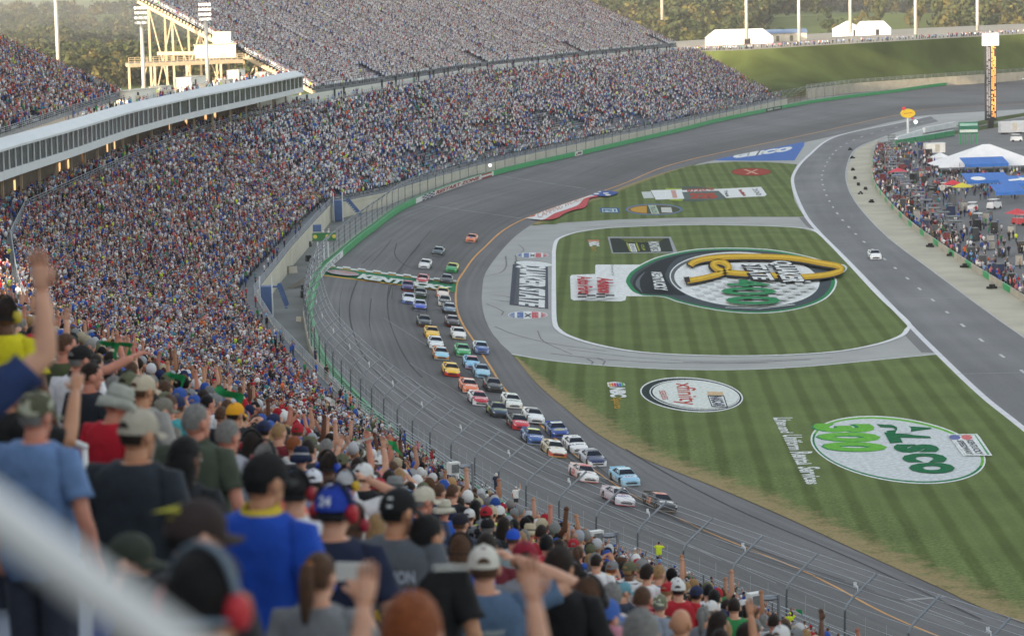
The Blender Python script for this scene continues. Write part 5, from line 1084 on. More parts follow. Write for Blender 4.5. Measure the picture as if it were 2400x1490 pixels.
CARS = [
 (1105, 563, (224, 130, 84), (224, 130, 84), (214, 140, 110), (222, 120, 84), (214, 214, 214), 'orange race car with a broad blue hood stripe, last in line', '', '', {'extra': [('stripe', .3, (44, 62, 140))]}),
 (1027, 594, (66, 82, 88), (60, 78, 88), (170, 190, 194), (50, 56, 62), (200, 206, 210), 'dark teal-grey race car with a pale roof, second from the back', '', '', {}),
 (996, 624, Wc, Wc, Wc, Wc, (176, 188, 214), 'plain white race car behind the start line', '', '', {'extra': [('oval', .4, .14, (190, 204, 200))]}),
 (1059, 633, (206, 206, 70), (34, 150, 90), (216, 208, 60), (46, 160, 92), (60, 160, 96), 'green-hooded race car with a yellow roof and sides', '', '', {}),
 (990, 660, (190, 60, 70), (186, 56, 66), (208, 150, 154), (226, 226, 228), Wc, 'red and white race car with a bullseye on the hood', '', '', {'extra': [('oval', .62, .33, Wc), ('oval', .42, .22, (190, 44, 56)), ('oval', .24, .13, Wc)]}),
 (1046, 660, (70, 76, 86), (52, 56, 64), (150, 156, 164), (44, 48, 54), (60, 66, 72), 'dark grey race car just right of the bullseye car', '', '', {}),
 (955, 676, (70, 54, 110), (64, 56, 116), (206, 96, 110), (44, 40, 60), (218, 120, 84), 'purple race car with a pink windscreen strip and orange corners', '', '', {'spl': (200, 70, 80)}),
 (984, 693, (60, 70, 64), (48, 62, 60), (150, 166, 158), (44, 54, 50), (92, 160, 84), 'black race car with dark green touches beside the purple one', '', 'IKON', {}),
 (1037, 692, (222, 160, 110), (226, 214, 206), (214, 224, 70), (226, 140, 124), (214, 208, 90), 'race car with lime roof, pale hood and pink-orange sides', '', '', {}),
 (957, 706, (222, 226, 232), (216, 222, 230), (150, 172, 214), (120, 146, 206), (96, 112, 190), 'white and pale blue race car, left of the blue one', '', '', {'extra': [('band', 1.9, 1.7, (150, 176, 220))]}),
 (1041, 711, (224, 224, 220), (58, 60, 62), (60, 62, 64), (214, 214, 208), (220, 216, 190), 'white race car with a black hood and white hood letters', '', 'CAT', {}),
 (983, 722, (206, 212, 230), (58, 84, 190), (190, 204, 224), (58, 62, 80), (190, 194, 230), 'race car with a bright blue hood and white sides', '', '', {'extra': [('band', 1.45, 1.25, (214, 222, 234))]}),
 (1052, 729, (90, 100, 114), (104, 126, 146), (206, 214, 220), (44, 48, 54), (70, 74, 80), 'dark race car with a white roof and grey-blue hood near the yellow line', '', '', {'extra': [('oval', .4, .2, (206, 212, 214)), ('oval', .28, .13, (86, 100, 120))]}),
 (993, 759, (70, 74, 70), (58, 64, 70), (64, 70, 76), (62, 64, 62), (150, 70, 60), 'plain black race car alone in the outer line', '', '', {}),
 (1059, 759, (120, 112, 112), (66, 62, 66), (196, 196, 200), (40, 40, 44), (190, 56, 66), 'black and grey race car with red skirts in the inner line', '', '', {'extra': [('band', 1.3, 1.1, (206, 176, 180))]}),
 (1011, 786, (236, 190, 60), (238, 194, 64), (214, 170, 60), (238, 190, 66), (222, 110, 60), 'golden yellow race car with orange skirts', '', '', {}),
 (1073, 788, (226, 226, 226), (230, 230, 230), (226, 228, 228), (200, 206, 210), (234, 190, 70), 'white race car with yellow lower edge', '', '', {}),
 (1020, 810, (228, 230, 230), (226, 230, 232), (224, 228, 230), (214, 222, 226), (222, 226, 226), 'white race car with a sky blue hood band', '', '', {'extra': [('band', 1.75, 1.45, (110, 176, 216))]}),
 (1032, 836, (226, 150, 96), (150, 206, 226), (160, 210, 226), (206, 150, 100), (170, 214, 230), 'pale blue race car with orange sides', '', '', {'extra': [('band', 1.5, 1.25, (222, 232, 234))]}),
 (1083, 828, (64, 170, 104), (62, 168, 102), (72, 176, 110), (70, 172, 108), (220, 226, 222), 'green race car with short white lettering across the hood', '', 'hulu', {}),
 (1126, 822, (206, 214, 224), (50, 74, 140), (156, 206, 222), (150, 170, 206), (84, 100, 160), 'dark blue hooded race car with white sides and pale blue roof', '', '', {'extra': [('oval', .5, .2, (150, 190, 226))]}),
 (1104, 857, (120, 184, 222), (132, 192, 226), (206, 110, 110), (160, 170, 214), (190, 140, 130), 'light blue race car with a red roof panel', '', '', {}),
 (1127, 877, (120, 160, 196), (150, 200, 224), (96, 110, 122), (120, 160, 190), (170, 206, 222), 'light blue race car with dark sides, just ahead of the red-roofed one', '', '', {'extra': [('oval', .45, .2, (196, 214, 222)), ('oval', .3, .12, (100, 140, 170))]}),
 (1056, 874, (240, 190, 50), (242, 196, 58), (236, 200, 90), (206, 58, 50), (206, 60, 56), 'yellow race car with a red nose', '', '', {}),
 (1097, 912, (226, 130, 96), (230, 126, 84), (228, 214, 206), (228, 140, 100), (226, 206, 200), 'orange and white race car with white lettering on its orange hood', '', 'ARRIS', {}),
 (1154, 910, (70, 66, 68), (48, 48, 52), (56, 56, 60), (66, 68, 72), (60, 60, 64), 'black race car with small red marks by the yellow line', '4', '', {'num_col': (206, 80, 70)}),
 (1120, 942, (228, 226, 228), (190, 44, 62), (196, 60, 76), (226, 226, 228), (230, 230, 230), 'red race car with white sides and nose', '21', 'MOTOR', {'num_col': (190, 40, 50)}),
 (1198, 948, (230, 232, 228), (228, 232, 228), (226, 230, 224), (232, 232, 230), (226, 230, 226), 'white race car with green hood lettering', '5', 'GREEN', {'num_col': (120, 150, 60), 'hood_col': (96, 130, 110)}),
 (1164, 969, (56, 60, 66), (44, 64, 92), (40, 44, 50), (48, 52, 60), (60, 66, 74), 'black race car with neon yellow marks and roof number', '42', 'BOOST', {'num_col': (204, 226, 60), 'hood_col': (170, 200, 90)}),
 (1249, 983, (232, 232, 232), (228, 231, 233), (54, 54, 58), (226, 228, 230), (232, 232, 232), 'plain white race car with a black roof', '', '', {}),
 (1213, 998, (56, 54, 52), (200, 48, 60), (40, 40, 42), (190, 44, 56), (206, 70, 76), 'black race car with a bright red hood with white lettering', '41', 'JIMMY', {'num_col': (220, 220, 216)}),
 (1305, 1016, (52, 80, 150), (50, 76, 150), (206, 214, 224), (60, 84, 156), (120, 130, 190), 'blue race car with a yellow oval on the hood', '24', '', {'num_col': (230, 220, 110), 'extra': [('oval', .58, .26, (222, 220, 110))], 'hood2': 'NAPA'}),
 (1248, 1032, (70, 96, 150), (52, 92, 160), (222, 226, 84), (70, 100, 150), (200, 208, 214), "blue race car with a yellow roof and white hood lettering", '48', "Lowe's", {'num_col': (236, 236, 240)}),
 (1348, 1051, (226, 224, 224), (232, 233, 234), (206, 210, 216), (228, 230, 232), (230, 230, 230), 'white race car with dark script lettering across its hood', '2', 'Lite', {'num_col': (70, 64, 70), 'hood_col': (80, 90, 110)}),
 (1297, 1061, (206, 190, 160), (228, 224, 216), (228, 228, 226), (214, 110, 84), (226, 196, 110), 'white race car with gold hood panel and red mouth corners', '6', '', {'num_col': (60, 56, 60), 'extra': [('band', 1.65, 1.3, (206, 176, 124))]}),
 (1389, 1083, (196, 198, 206), (44, 56, 96), (40, 46, 72), (226, 228, 232), (230, 230, 232), 'navy hooded race car with silver sides and white nose, number 1', '1', '', {'num_col': (60, 56, 60)}),
 (1367, 1119, (226, 206, 200), (232, 231, 230), (206, 86, 88), (230, 226, 224), (222, 118, 104), 'white race car with red roof and red side graphics', '20', '', {'num_col': (206, 66, 60), 'extra': [('band', 1.75, 1.35, (190, 120, 112)), ('band', 1.7, 1.4, (228, 222, 220))]}),
 (1464, 1127, (150, 196, 222), (146, 192, 222), (186, 216, 232), (160, 200, 222), (206, 220, 228), 'light blue race car with a white oval on the hood, close behind the inner leader', '4', '', {'num_col': (226, 232, 236), 'extra': [('oval', .6, .26, (216, 226, 232))], 'hood2': 'BUSCH'}),
 (1447, 1174, (206, 190, 196), (226, 224, 228), (226, 222, 222), (206, 206, 214), (206, 84, 90), 'white, red and blue race car leading the outer line', '11', 'SMOKEY', {'num_col': (70, 60, 66), 'hood_col': (72, 84, 170), 'extra': [('band', 1.45, 1.15, (196, 56, 66))]}),
 (1545, 1187, (62, 52, 46), (40, 40, 42), (206, 112, 84), (50, 48, 48), (176, 160, 140), 'black race car with orange number and roof panel, leading the inner line', '78', 'BASS', {'num_col': (228, 130, 70)}),
]
for c in CARS:
    px, py, side, hood, roof, nose, skirt, label, num, ht, kw = c; h2 = kw.pop('hood2', None)
    r = stock_car(px, py + 2, side, hood, roof, nose, skirt, label, num, ht, **kw)
    if h2: m_ = decal(h2, (0, 1.6, .8), (-1, 0, 0), (0, -1, 0), (.8, .22), (0, 0, -1), cpaint((52, 80, 150))); m_.transform(Matrix.Translation((0, 0, .012))); put('hood_lettering', m_, r)
# pace car on the pit road: same construction, road-car face
p = G(2050, 605, .03); q1, q2 = G(2080, 655, .03), G(1990, 560, .03); d = (q1 - q2); d /= np.linalg.norm(d)
r = stock_car(1300, 700, (226, 230, 232), (228, 232, 234), (96, 108, 120), (222, 226, 230), (210, 214, 218), 'white saloon car driving alone on the pit road', '', '', group=None)
r.name = 'pace_car'; r['category'] = 'car'; r.matrix_world = Matrix.Translation(Vector(p)) @ Matrix.Rotation(math.atan2(-d[0], d[1]), 4, 'Z') @ Matrix.Scale(1.05, 4)

# ------------------------------------------------------------------ pit wall, paddock
pw = gcurve([(2062, 340), (2048, 360), (2045, 420), (2075, 470), (2135, 530), (2250, 612), (2400, 706), (2700, 900)], 0.02, 3)
r = empty('pit_wall', tuple(pw[20]), 0, 'low pale pit wall with green panels between pit boxes and crew', 'wall'); o_ = pw[20]; m = MB(); g_ = MB()
for i in range(len(pw) - 1):
    a, b = pw[i] - o_, pw[i + 1] - o_; t = (b - a)[:2]; t /= np.linalg.norm(t) + 1e-9; n = np.array([t[1], -t[0], 0]) * .15
    for q in ((m if (i // 2) % 3 else g_),): q.quad(a - n, b - n, b - n + [0, 0, .9], a - n + [0, 0, .9]); q.quad(a + n, b + n, b + n + [0, 0, .9], a + n + [0, 0, .9]); q.quad(a - n + [0, 0, .9], b - n + [0, 0, .9], b + n + [0, 0, .9], a + n + [0, 0, .9])
m.build('wall', WALLC, r); g_.build('green_panels', GREEN, r)
CARTC = [(46, 48, 54), (58, 62, 70), (70, 72, 80), (38, 42, 48), (90, 92, 96), (52, 54, 66), (120, 60, 60), (60, 70, 110)]
def pit_cart(p, rz, i):
    c = CARTC[i % len(CARTC)]; names = ['black', 'charcoal', 'grey', 'near-black', 'pale grey', 'slate', 'dark red', 'dark blue']
    r = empty('pit_cart', tuple(p), rz, '%s pit cart with flat canopy, %s along the wall' % (names[i % 8], ['first', 'second', 'third', 'fourth', 'fifth', 'sixth', 'seventh', 'eighth', 'ninth', 'tenth', '11th', '12th', '13th', '14th', '15th', '16th', '17th', '18th', '19th', '20th', '21st', '22nd', '23rd', '24th', '25th', '26th', '27th', '28th'][i] + ' from the far end'), 'pit cart', 'pit carts along the pit wall')
    pm = M('cart_%d' % (i % 8), S(*c), .45, .1, 2)
    MB().box((0, 0, .75), (2.4, 1.5, 1.3)).build('cabinet', pm, r); MB().box((-.1, .1, 3.6), (3.0, 2.3, .12)).build('canopy', M('cart_top', S(84, 90, 98), .6, .1, 2) if i % 3 else pm, r)
    m = MB(); [m.beam((x, y, 1.4), (x, y, 3.55), .08, .08) for x in (-1.1, 1.0) for y in (-.7, .8)]; m.build('canopy_frame', FEN, r)
    MB().box((0, -.2, 1.65), (1.9, .5, .5)).build('seats', BLK, r)
    MB().box((0, -.78, .9), (1.2, .05, .8)).build('panel', M('pit_light_panel', S(255, 236, 190), .5, .0, emit=.2) if i % 2 else M('panel_grey', S(160, 166, 174), .5, .05), r)
    m = MB(); [m.tube([(x, y - .12, .22), (x, y + .12, .22)], .22, 10) for x in (-.9, .9) for y in (-.7, .7)]; m.build('wheels', TYRE, r)
for i in range(28):
    k = 6 + int(i * (len(pw) - 60) / 28); a, b = pw[k], pw[k + 1]; t = (b - a)[:2] / np.linalg.norm((b - a)[:2]); n = np.array([t[1], -t[0], 0]); n = n if n[0] > 0 else -n
    pit_cart(a + n * (4.0 + (i % 3) * .5), math.atan2(t[1], t[0]), i)
EQ = [('black tool cabinet', (36, 38, 42)), ('charcoal fuel cart', (60, 64, 70)), ('grey generator', (92, 94, 98)), ('dark blue toolbox', (44, 54, 84)), ('dark tyre rack', (30, 30, 32)), ('pale spare-parts box', (150, 150, 146)), ('dark red toolbox', (104, 44, 48))]
re_ = random.Random(8)
for i in range(84):
    k = 5 + int(i * (len(pw) - 20) / 84); a, b = pw[k], pw[k + 1]; t = (b - a)[:2] / np.linalg.norm((b - a)[:2]); n = np.array([t[1], -t[0], 0]); n = n if n[0] > 0 else -n; q = a + n * (1.8 if i % 3 == 0 else re_.uniform(7, 16)); nm, c = EQ[re_.randrange(7)]
    r = empty('pit_equipment', tuple(q), math.atan2(t[1], t[0]) + re_.uniform(-.3, .3), '%s %s, %s' % (nm, 'right behind the pit wall' if i % 3 == 0 else 'behind the row of pit carts', ['far end of the row', 'far third of the row', 'middle of the row', 'near third of the row', 'near end of the row'][min(4, i * 5 // 84)]), 'pit equipment', 'pit equipment among the crews'); L_, H_ = re_.uniform(1.4, 2.8), re_.uniform(1.1, 2.3); m_ = M('equip_%d_%d_%d' % c, S(*c), .5, .12, 2)
    MB().box((0, 0, H_ / 2 + .15), (L_, 1.2, H_), taper=.96).build('cabinet', m_, r); MB().box((0, 0, H_ + .2), (L_ * .9, 1.0, .1)).build('lid', BLK, r); m = MB(); [m.tube([(x, y - .08, .15), (x, y + .08, .15)], .15, 8) for x in (-L_ * .4, L_ * .4) for y in (-.5, .5)]; m.build('wheels', TYRE, r)
# pit equipment dropped in the boxes
for i, (x, y, s_) in enumerate([(1995, 372, .9), (1990, 352, .8), (1997, 400, .9), (2003, 420, .9), (2012, 435, 1.0), (2030, 445, .9), (2045, 475, 1.1), (2184, 579, 1.2), (2236, 600, 1.5), (2266, 627, 1.1), (2330, 676, 1.3), (2020, 455, .7)]):
    p = G(x, y, .03); r = empty('tyre_stack', tuple(p), .3 * i, 'dark tyres lying in the pit box, %s from the far end' % ['second', 'first', 'third', 'fourth', 'fifth', 'seventh', 'eighth', 'ninth', 'tenth', '11th', '12th', 'sixth'][i], 'tyres', 'tyres left in the pit boxes')
    for j, (a, b, z) in enumerate(((0, 0, .18), (.72, .2, .18), (.3, .1, .5))): m = MB(); m.tube([(a, b, z - .16), (a, b, z + .16)], .36 * s_, 12); m.build('tyre', TYRE, r)
# tents and canopies in the paddock
tent(2312, 400, .05, 250, 62, 'big white pyramid tent in the paddock', 16, .93, ef=.25, extra=-1)
tent(2204, 378, .05, 38, 20, 'small white canopy beside the big paddock tent', 5, .9)
BL = M('blue_canvas', S(58, 112, 190), .6, .1, .6)
for i, (x, y, wp, hp, lb) in enumerate([(2306, 408, 104, 14, 'long thin blue awning under the big white tent'), (2310, 448, 104, 34, 'blue awning with a round white emblem in the paddock'), (2385, 462, 92, 46, 'slanting blue canopy with a pale arrow, right of the emblem awning'), (2360, 476, 70, 16, 'low blue awning in front of the slanting canopy')]):
    p = G(x, y, .05); k = p[1] / FPX; wd = wp * k; r = empty('canopy', tuple(p), .06, lb, 'canopy', 'blue canopies in the paddock'); h = max(2.6, hp * k * .75)
    m = MB(); m.add([(-wd / 2, -3, h), (wd / 2, -3, h), (wd / 2, 3, h + 1.2), (-wd / 2, 3, h + 1.2), (-wd / 2, -3, h - .7), (wd / 2, -3, h - .7)], [(0, 1, 2, 3), (4, 5, 1, 0)]); m.build('fabric', BL, r)
    for a in (-wd / 2 + .1, wd / 2 - .1):
        for b in (-2.9, 2.9): MB().beam((a, b, 0), (a, b, h), .12, .12).build('leg', FEN, r)
    if i == 1: MB().add([(1.6 * math.cos(t) - 2, -1.5 + 1.5 * math.sin(t), h + .33 + .2 * 1.5 * math.sin(t)) for t in np.linspace(0, 6.283, 20, endpoint=False)], [tuple(range(20))]).build('emblem', PAINT_W, r)
    if i == 2: MB().add([(-2, -1, h + .43), (1, -.4, h + .55), (.4, -1.2, h + .4), (3, .6, h + .75), (.4, 1.8, h + 1.0), (.8, .8, h + .8), (-2, .2, h + .67)], [tuple(range(7))]).build('arrow', PAINT_W, r)
def truck(x, y, L_, W2, H_, col, label, rz=.1, z=.05):
    p = G(x, y, z); r = empty('trailer', tuple(p), rz, label, 'trailer'); c = M('trailer_%d_%d_%d' % col, S(*col), .4, .06, 1)
    MB().box((0, 0, H_ / 2 + .5), (L_, W2, H_)).build('box_body', c, r); MB().box((0, 0, H_ + .55), (L_ + .1, W2 + .1, .1)).build('roof', WHITE, r)
    m = MB(); [m.tube([(a, b - .15, .45), (a, b + .15, .45)], .45, 10) for a in (-L_ * .35, -L_ * .22, L_ * .35) for b in (-W2 / 2 + .2, W2 / 2 - .2)]; m.build('wheels', TYRE, r)
    MB().box((L_ * .1, -W2 / 2 - .02, H_ * .5 + .5), (1.2, .05, H_ * .8)).build('door', HV, r)
truck(2190, 362, 5.2, 2.4, 2.4, (226, 226, 222), 'pale motorhome behind the pit crews')
truck(2370, 314, 7, 2.5, 3.0, (196, 200, 206), 'white trailer beside the foot of the scoring pylon'); truck(2398, 312, 6, 2.5, 3.0, (206, 120, 92), 'orange trailer right of the white trailer')
for i, (x, y, c, lb) in enumerate([(2382, 332, (226, 228, 230), 'white van parked at the far right of the paddock'), (2284, 440, (196, 200, 204), 'pale service cart by the blue awnings'), (2330, 490, (214, 214, 218), 'white golf cart in the open paddock'), (2280, 497, (206, 208, 212), 'small white cart behind the pit carts'), (2292, 524, (190, 196, 204), 'silver cart close to the pit carts'), (2215, 450, (214, 212, 204), 'cream box cart between the crews'), (2392, 528, (176, 70, 76), 'red and white cart at the right edge')]):
    p = G(x, y, .05); r = empty('service_cart', tuple(p), .4 * i, lb, 'cart'); m_ = M('cart_body_%d' % i, S(*c), .4, .06, 1); MB().box((0, 0, .85), (3.2, 1.6, 1.1), taper=.9).build('body', m_, r); MB().box((-.2, 0, 2.0), (2.2, 1.5, .1)).build('roof', m_, r)
    m = MB(); [m.beam((a, b, 1.3), (a, b, 2.0), .06, .06) for a in (-1.1, .7) for b in (-.65, .65)]; m.build('frame', BLK, r); m = MB(); [m.tube([(a, b - .1, .3), (a, b + .1, .3)], .3, 10) for a in (-1, 1) for b in (-.75, .75)]; m.build('wheels', TYRE, r)
for i, (x, y, c) in enumerate([(2105, 436, (200, 70, 84)), (2233, 467, (204, 60, 74)), (2384, 540, (196, 70, 80)), (2255, 474, (206, 196, 70))]):
    p = G(x, y, .05); r = empty('umbrella', tuple(p), 0, ['pink-red umbrella over the far crews', 'red umbrella over the middle crews', 'red umbrella at the right edge of the paddock', 'yellow umbrella beside the red one'][i], 'umbrella'); m = MB()
    n = 10; m.add([(2.3 * math.cos(6.283 * k / n), 2.3 * math.sin(6.283 * k / n), 3.2) for k in range(n)] + [(0, 0, 4.1)], [(k, (k + 1) % n, n) for k in range(n)]); m.build('canopy', M('umbrella_%d' % i, S(*c), .7, .06), r); MB().tube([(0, 0, 0), (0, 0, 4.1)], .05, 6).build('pole', FEN, r)
# scoring pylon
p = G(2322, 300, .05); k = p[1] / FPX; Hh = (300 - 84) * k; r = empty('scoring_pylon', tuple(p), .1, 'tall scoring pylon with glowing orange numbers and a white head board', 'scoring pylon')
MB().box((0, 0, Hh * .04), (1.6, 1.2, Hh * .12)).build('foot', BLK, r); MB().box((0, 0, Hh * .5), (25 * k, 1.6, Hh * .84)).build('column', M('pylon_black', (.03, .03, .035), .5, .1), r)
led = MB(); le2 = MB(); rr = np.random.default_rng(5)
for row in range(62):
    z = Hh * (.11 + .0125 * row)
    for cx_ in range(3):
        if rr.random() < .78: led.quad(((0.5 + cx_ * 3.6) * k, -.83, z), ((3.4 + cx_ * 3.6) * k, -.83, z), ((3.4 + cx_ * 3.6) * k, -.83, z + Hh * .009), ((.5 + cx_ * 3.6) * k, -.83, z + Hh * .009))
    for cx_ in range(2):
        if rr.random() < .8: le2.quad(((-11 + cx_ * 4.6) * k, -.83, z), ((-7.5 + cx_ * 4.6) * k, -.83, z), ((-7.5 + cx_ * 4.6) * k, -.83, z + Hh * .008), ((-11 + cx_ * 4.6) * k, -.83, z + Hh * .008))
led.build('orange_numbers', M('led_orange', (1.0, .42, .12), .4, .0, emit=.16), r); le2.build('car_numbers', M('pylon_grey', S(150, 156, 166), .5, .1), r)
MB().box((0, -.1, Hh * .955), (36 * k, 2.2, Hh * .135)).build('head_board', WHITE, r); m = add_text(MB(), 'KENTUCKY', lambda a, b: (-14 * k + 28 * k * a, -1.22, Hh * .94 + Hh * .04 * b), 0, .03); m.build('lettering', M('sign_green', S(120, 150, 134), .6, .05), r)
# fuel sign on a pole, green board, small things by the pit entry
p = G(2128, 318, .05); k = p[1] / FPX; r = empty('pole_sign', tuple(p), 0, 'yellow oval sign with red arrow ends on a white pole by the pit entry', 'sign'); h = 52 * k
MB().tube([(0, 0, 0), (0, 0, h)], .35, 8).build('pole', WHITE, r); m = MB(); n = 24; a = 17 * k; b = 10.5 * k
m.add([(a * math.cos(6.283 * i / n), -.5, h + b * math.sin(6.283 * i / n)) for i in range(n)] + [(a * math.cos(6.283 * i / n), .5, h + b * math.sin(6.283 * i / n)) for i in range(n)], [tuple(range(n)), tuple(range(n, 2 * n))[::-1]] + [(i, i + n, (i + 1) % n + n, (i + 1) % n) for i in range(n)]); m.build('board', M('sign_yellow', S(226, 190, 50), .5, .06), r)
m = MB(); m.quad((-16 * k, -.6, h + 12 * k), (-8 * k, -.6, h + 17 * k), (-5 * k, -.6, h + 10 * k), (-11 * k, -.6, h + 7 * k)); m.quad((9 * k, -.6, h - 8 * k), (16 * k, -.6, h - 12 * k), (11 * k, -.6, h - 15 * k), (6 * k, -.6, h - 11 * k)); m.quad((-9 * k, -.6, h - 1.2 * k), (9 * k, -.6, h + .8 * k), (9 * k, -.6, h + 2.2 * k), (-9 * k, -.6, h + .2 * k)); m.build('arrow', M('sign_red', S(182, 62, 72), .5, .06), r)
p = G(2146, 300, .05); k = p[1] / FPX; r = empty('signal_lamp', tuple(p), 0, 'glowing green pit signal lamp right of the yellow sign', 'signal lamp'); MB().tube([(0, 0, 0), (0, 0, 12 * k)], .15, 8).build('pole', FEN, r); MB().ball((0, -.2, 14 * k), 4.5 * k, 12, 8).build('lamp', M('signal_glow', (.75, 1.0, .85), .4, 0, emit=.5), r)
p = G(2270, 338, .05); k = p[1] / FPX; r = empty('scaffold_board', tuple(p), .05, 'green two-tier board with white lettering bands on legs', 'board'); m = MB(); m.box((0, 0, 38 * k), (46 * k, .6, 28 * k)); m.build('board', M('board_green', S(52, 112, 92), .6, .08, .5), r)
MB().box((0, -.35, 46 * k), (42 * k, .1, 6 * k)).build('lettering_band', M('board_pale', S(150, 190, 180), .6, .1), r); MB().box((0, -.35, 31 * k), (42 * k, .1, 6 * k)).build('lettering_band', M('board_white', S(206, 216, 212), .6, .1), r); m = MB(); [m.beam((x * k, 0, 0), (x * k, 0, 26 * k), .35, .35) for x in (-20, -7, 7, 20)]; m.build('legs', GREEN, r)
for i, (a, b, c, lb) in enumerate([((2100, 335), (2160, 316), (216, 220, 222), 'white barrier blocks beside the pit entry'), ((2165, 312), (2238, 298), (206, 210, 212), 'long white barrier further along the pit entry'), ((2092, 343), (2235, 318), (60, 140, 96), 'low green wall behind the white barriers')]):
    P_ = G(*a, .05), G(*b, .05); r = empty('low_barrier', tuple(P_[0]), 0, lb, 'barrier'); m = MB(); o_ = P_[0]
    for t in range(6): x0 = P_[0] + (P_[1] - P_[0]) * t / 6 - o_; x1 = P_[0] + (P_[1] - P_[0]) * (t + .94) / 6 - o_; m.beam(x0 + [0, 0, .8], x1 + [0, 0, .8], 1.0, 1.5)
    m.build('blocks', M('block_%d' % i, S(*c), .7, .08, .5), r); MB().beam(np.array([0, 0, 1.6]), P_[1] - o_ + [0, 0, 1.6], .5, .08).build('cap', WHITE, r)
gpoly('far_infield_grass', [(2240, 296), (2330, 276), (2480, 252), (2480, 258), (2340, 284), (2275, 299)], .03, BANKG); gpoly('far_infield_grass', [(2215, 312), (2330, 290), (2480, 272), (2480, 282), (2330, 300), (2230, 316)], .03, BANKG)

# ------------------------------------------------------------------ flag stand, stair boxes and small things behind the wall
p = G(760, 640, 3.05); p = np.array([-33.2 + 3.2, 452, 3.05]); r = empty('flag_stand', tuple(p), 0, 'flag stand with green banner panels on tall white legs behind the start line', 'flag stand'); h = 7.0 - 3.05
m = MB(); [m.beam((x, y, 0), (x, y, h), .25, .25) for x in (-1.4, -.4, .3) for y in (-1.0,)]; m.build('legs', WHITE, r); MB().box((-.4, 0, h), (3.8, 2.4, .25)).build('floor', STEP, r)
MB().box((-.3, -1.25, h + .7), (3.8, .12, 1.25)).build('banner', M('banner_green', S(56, 116, 72), .6, .08, 1), r)
m = MB(); [m.ball((x, -1.32, h + .72), (.34, .04, .32), 10, 6) for x in (-1.75, .25, 1.35)]; m.build('banner_emblems', M('banner_yellow', S(206, 190, 90), .6, .1), r)
MB().box((-1.5, .4, h + 2.0), (1.3, 1.4, 1.1)).build('cabin', BLUE, r); rl = MB(); railing(rl, [(-2.2, 1.1, h), (1.4, 1.1, h), (1.4, -1.1, h), (-2.2, -1.1, h)], 1.2, 1.5, 3, .04); rl.build('railing', RAIL, r)
for i, (px, py) in enumerate([(800, 500), (622, 715)]):
    p = np.array([[-32.2, 533, 3.05], [-33.4, 384, 3.05]][i]); r = empty('stair_tower', tuple(p), 0, ['blue stair tower with a sloping flight against the cream wall beyond the flag stand', 'blue stair flight at the near corner of the cream wall'][i], 'stairs')
    MB().box((-.8, 0, 2.1), (1.7, 2.2, 4.0)).build('tower', BLUE, r); MB().box((.3, .8, 3.9), (1.4, 1.4, .2)).build('landing', BLUE, r)
    m = MB()
    for k in range(8): m.box((1.1 + (.30 if i == 0 else .12) * k, .8, 3.6 - .38 * k), (.42, 1.4, .12))
    m.build('steps', BLUE, r); m = MB(); k = 1.0 if i == 0 else .42; m.beam((1.0, .1, 4.3), (1.0 + 2.5 * k, .1, 1.2), .08, .5); m.beam((1.0, 1.5, 4.3), (1.0 + 2.5 * k, 1.5, 1.2), .08, .5); m.build('stringers', BLUE, r); m = MB(); [m.beam((x, -1.15, 0), (x, -1.15, 5.6), .16, .16) for x in (-1.5, .2)]; m.build('posts', WHITE, r)
for i, (px, py, sx, sz) in enumerate([(716, 692, 1.2, 1.6), (712, 697, .9, 1.0), (727, 612, 1.4, 1.0), (684, 640, 1.6, 1.1), (712, 752, 2.0, .7), (1154, 380, 2.2, 2.4), (722, 578, 1.0, .9)]):
    p = G(px, py, 3.06); r = empty('equipment_case', tuple(p), .2 * i, ['black speaker box behind the wall', 'smaller black case next to the speaker box', 'dark camera case near the flag stand legs', 'grey camera cart by the cream wall', 'flat grey box near the wall', 'dark covered camera cart by the far cream wall', 'small dark case at the foot of the cream wall'][i], 'equipment'); MB().box((0, 0, sz / 2), (sx, 1.0, sz), taper=.9).build('case', BLK if i not in (3, 4) else HV, r); MB().box((0, 0, sz + .03), (sx * .8, .7, .06)).build('lid', STEP, r)
p = G(700, 672, 3.06); r = empty('loading_ramp', tuple(p), 1.1, 'sloping metal ramp lying on the service road', 'ramp'); m = MB(); m.add([(-2.5, -.6, 0), (2.5, -.6, 1.1), (2.5, .6, 1.1), (-2.5, .6, 0), (-2.5, -.6, -.0), (2.5, -.6, .9), (2.5, .6, .9)], [(0, 1, 2, 3)]); m.build('deck', M('rust_brown', S(104, 96, 84), .7, .2), r); m = MB(); [m.beam((2.3, y, 0), (2.3, y, 1.0), .1, .1) for y in (-.5, .5)]; m.build('legs', RAIL, r)
p = T(1149, 404, 0); r = empty('signal_lamp', tuple(p + np.array([0, 0, 1.2])), 0, 'bright white lamp on the barrier at the end of the RESTART ZONE board', 'lamp'); MB().ball((0, 0, .45), .38, 12, 8).build('lamp', M('white_glow', (1, 1, .96), .4, 0, emit=.7), r); MB().box((0, 0, .05), (.3, .3, .2)).build('base', FEN, r)
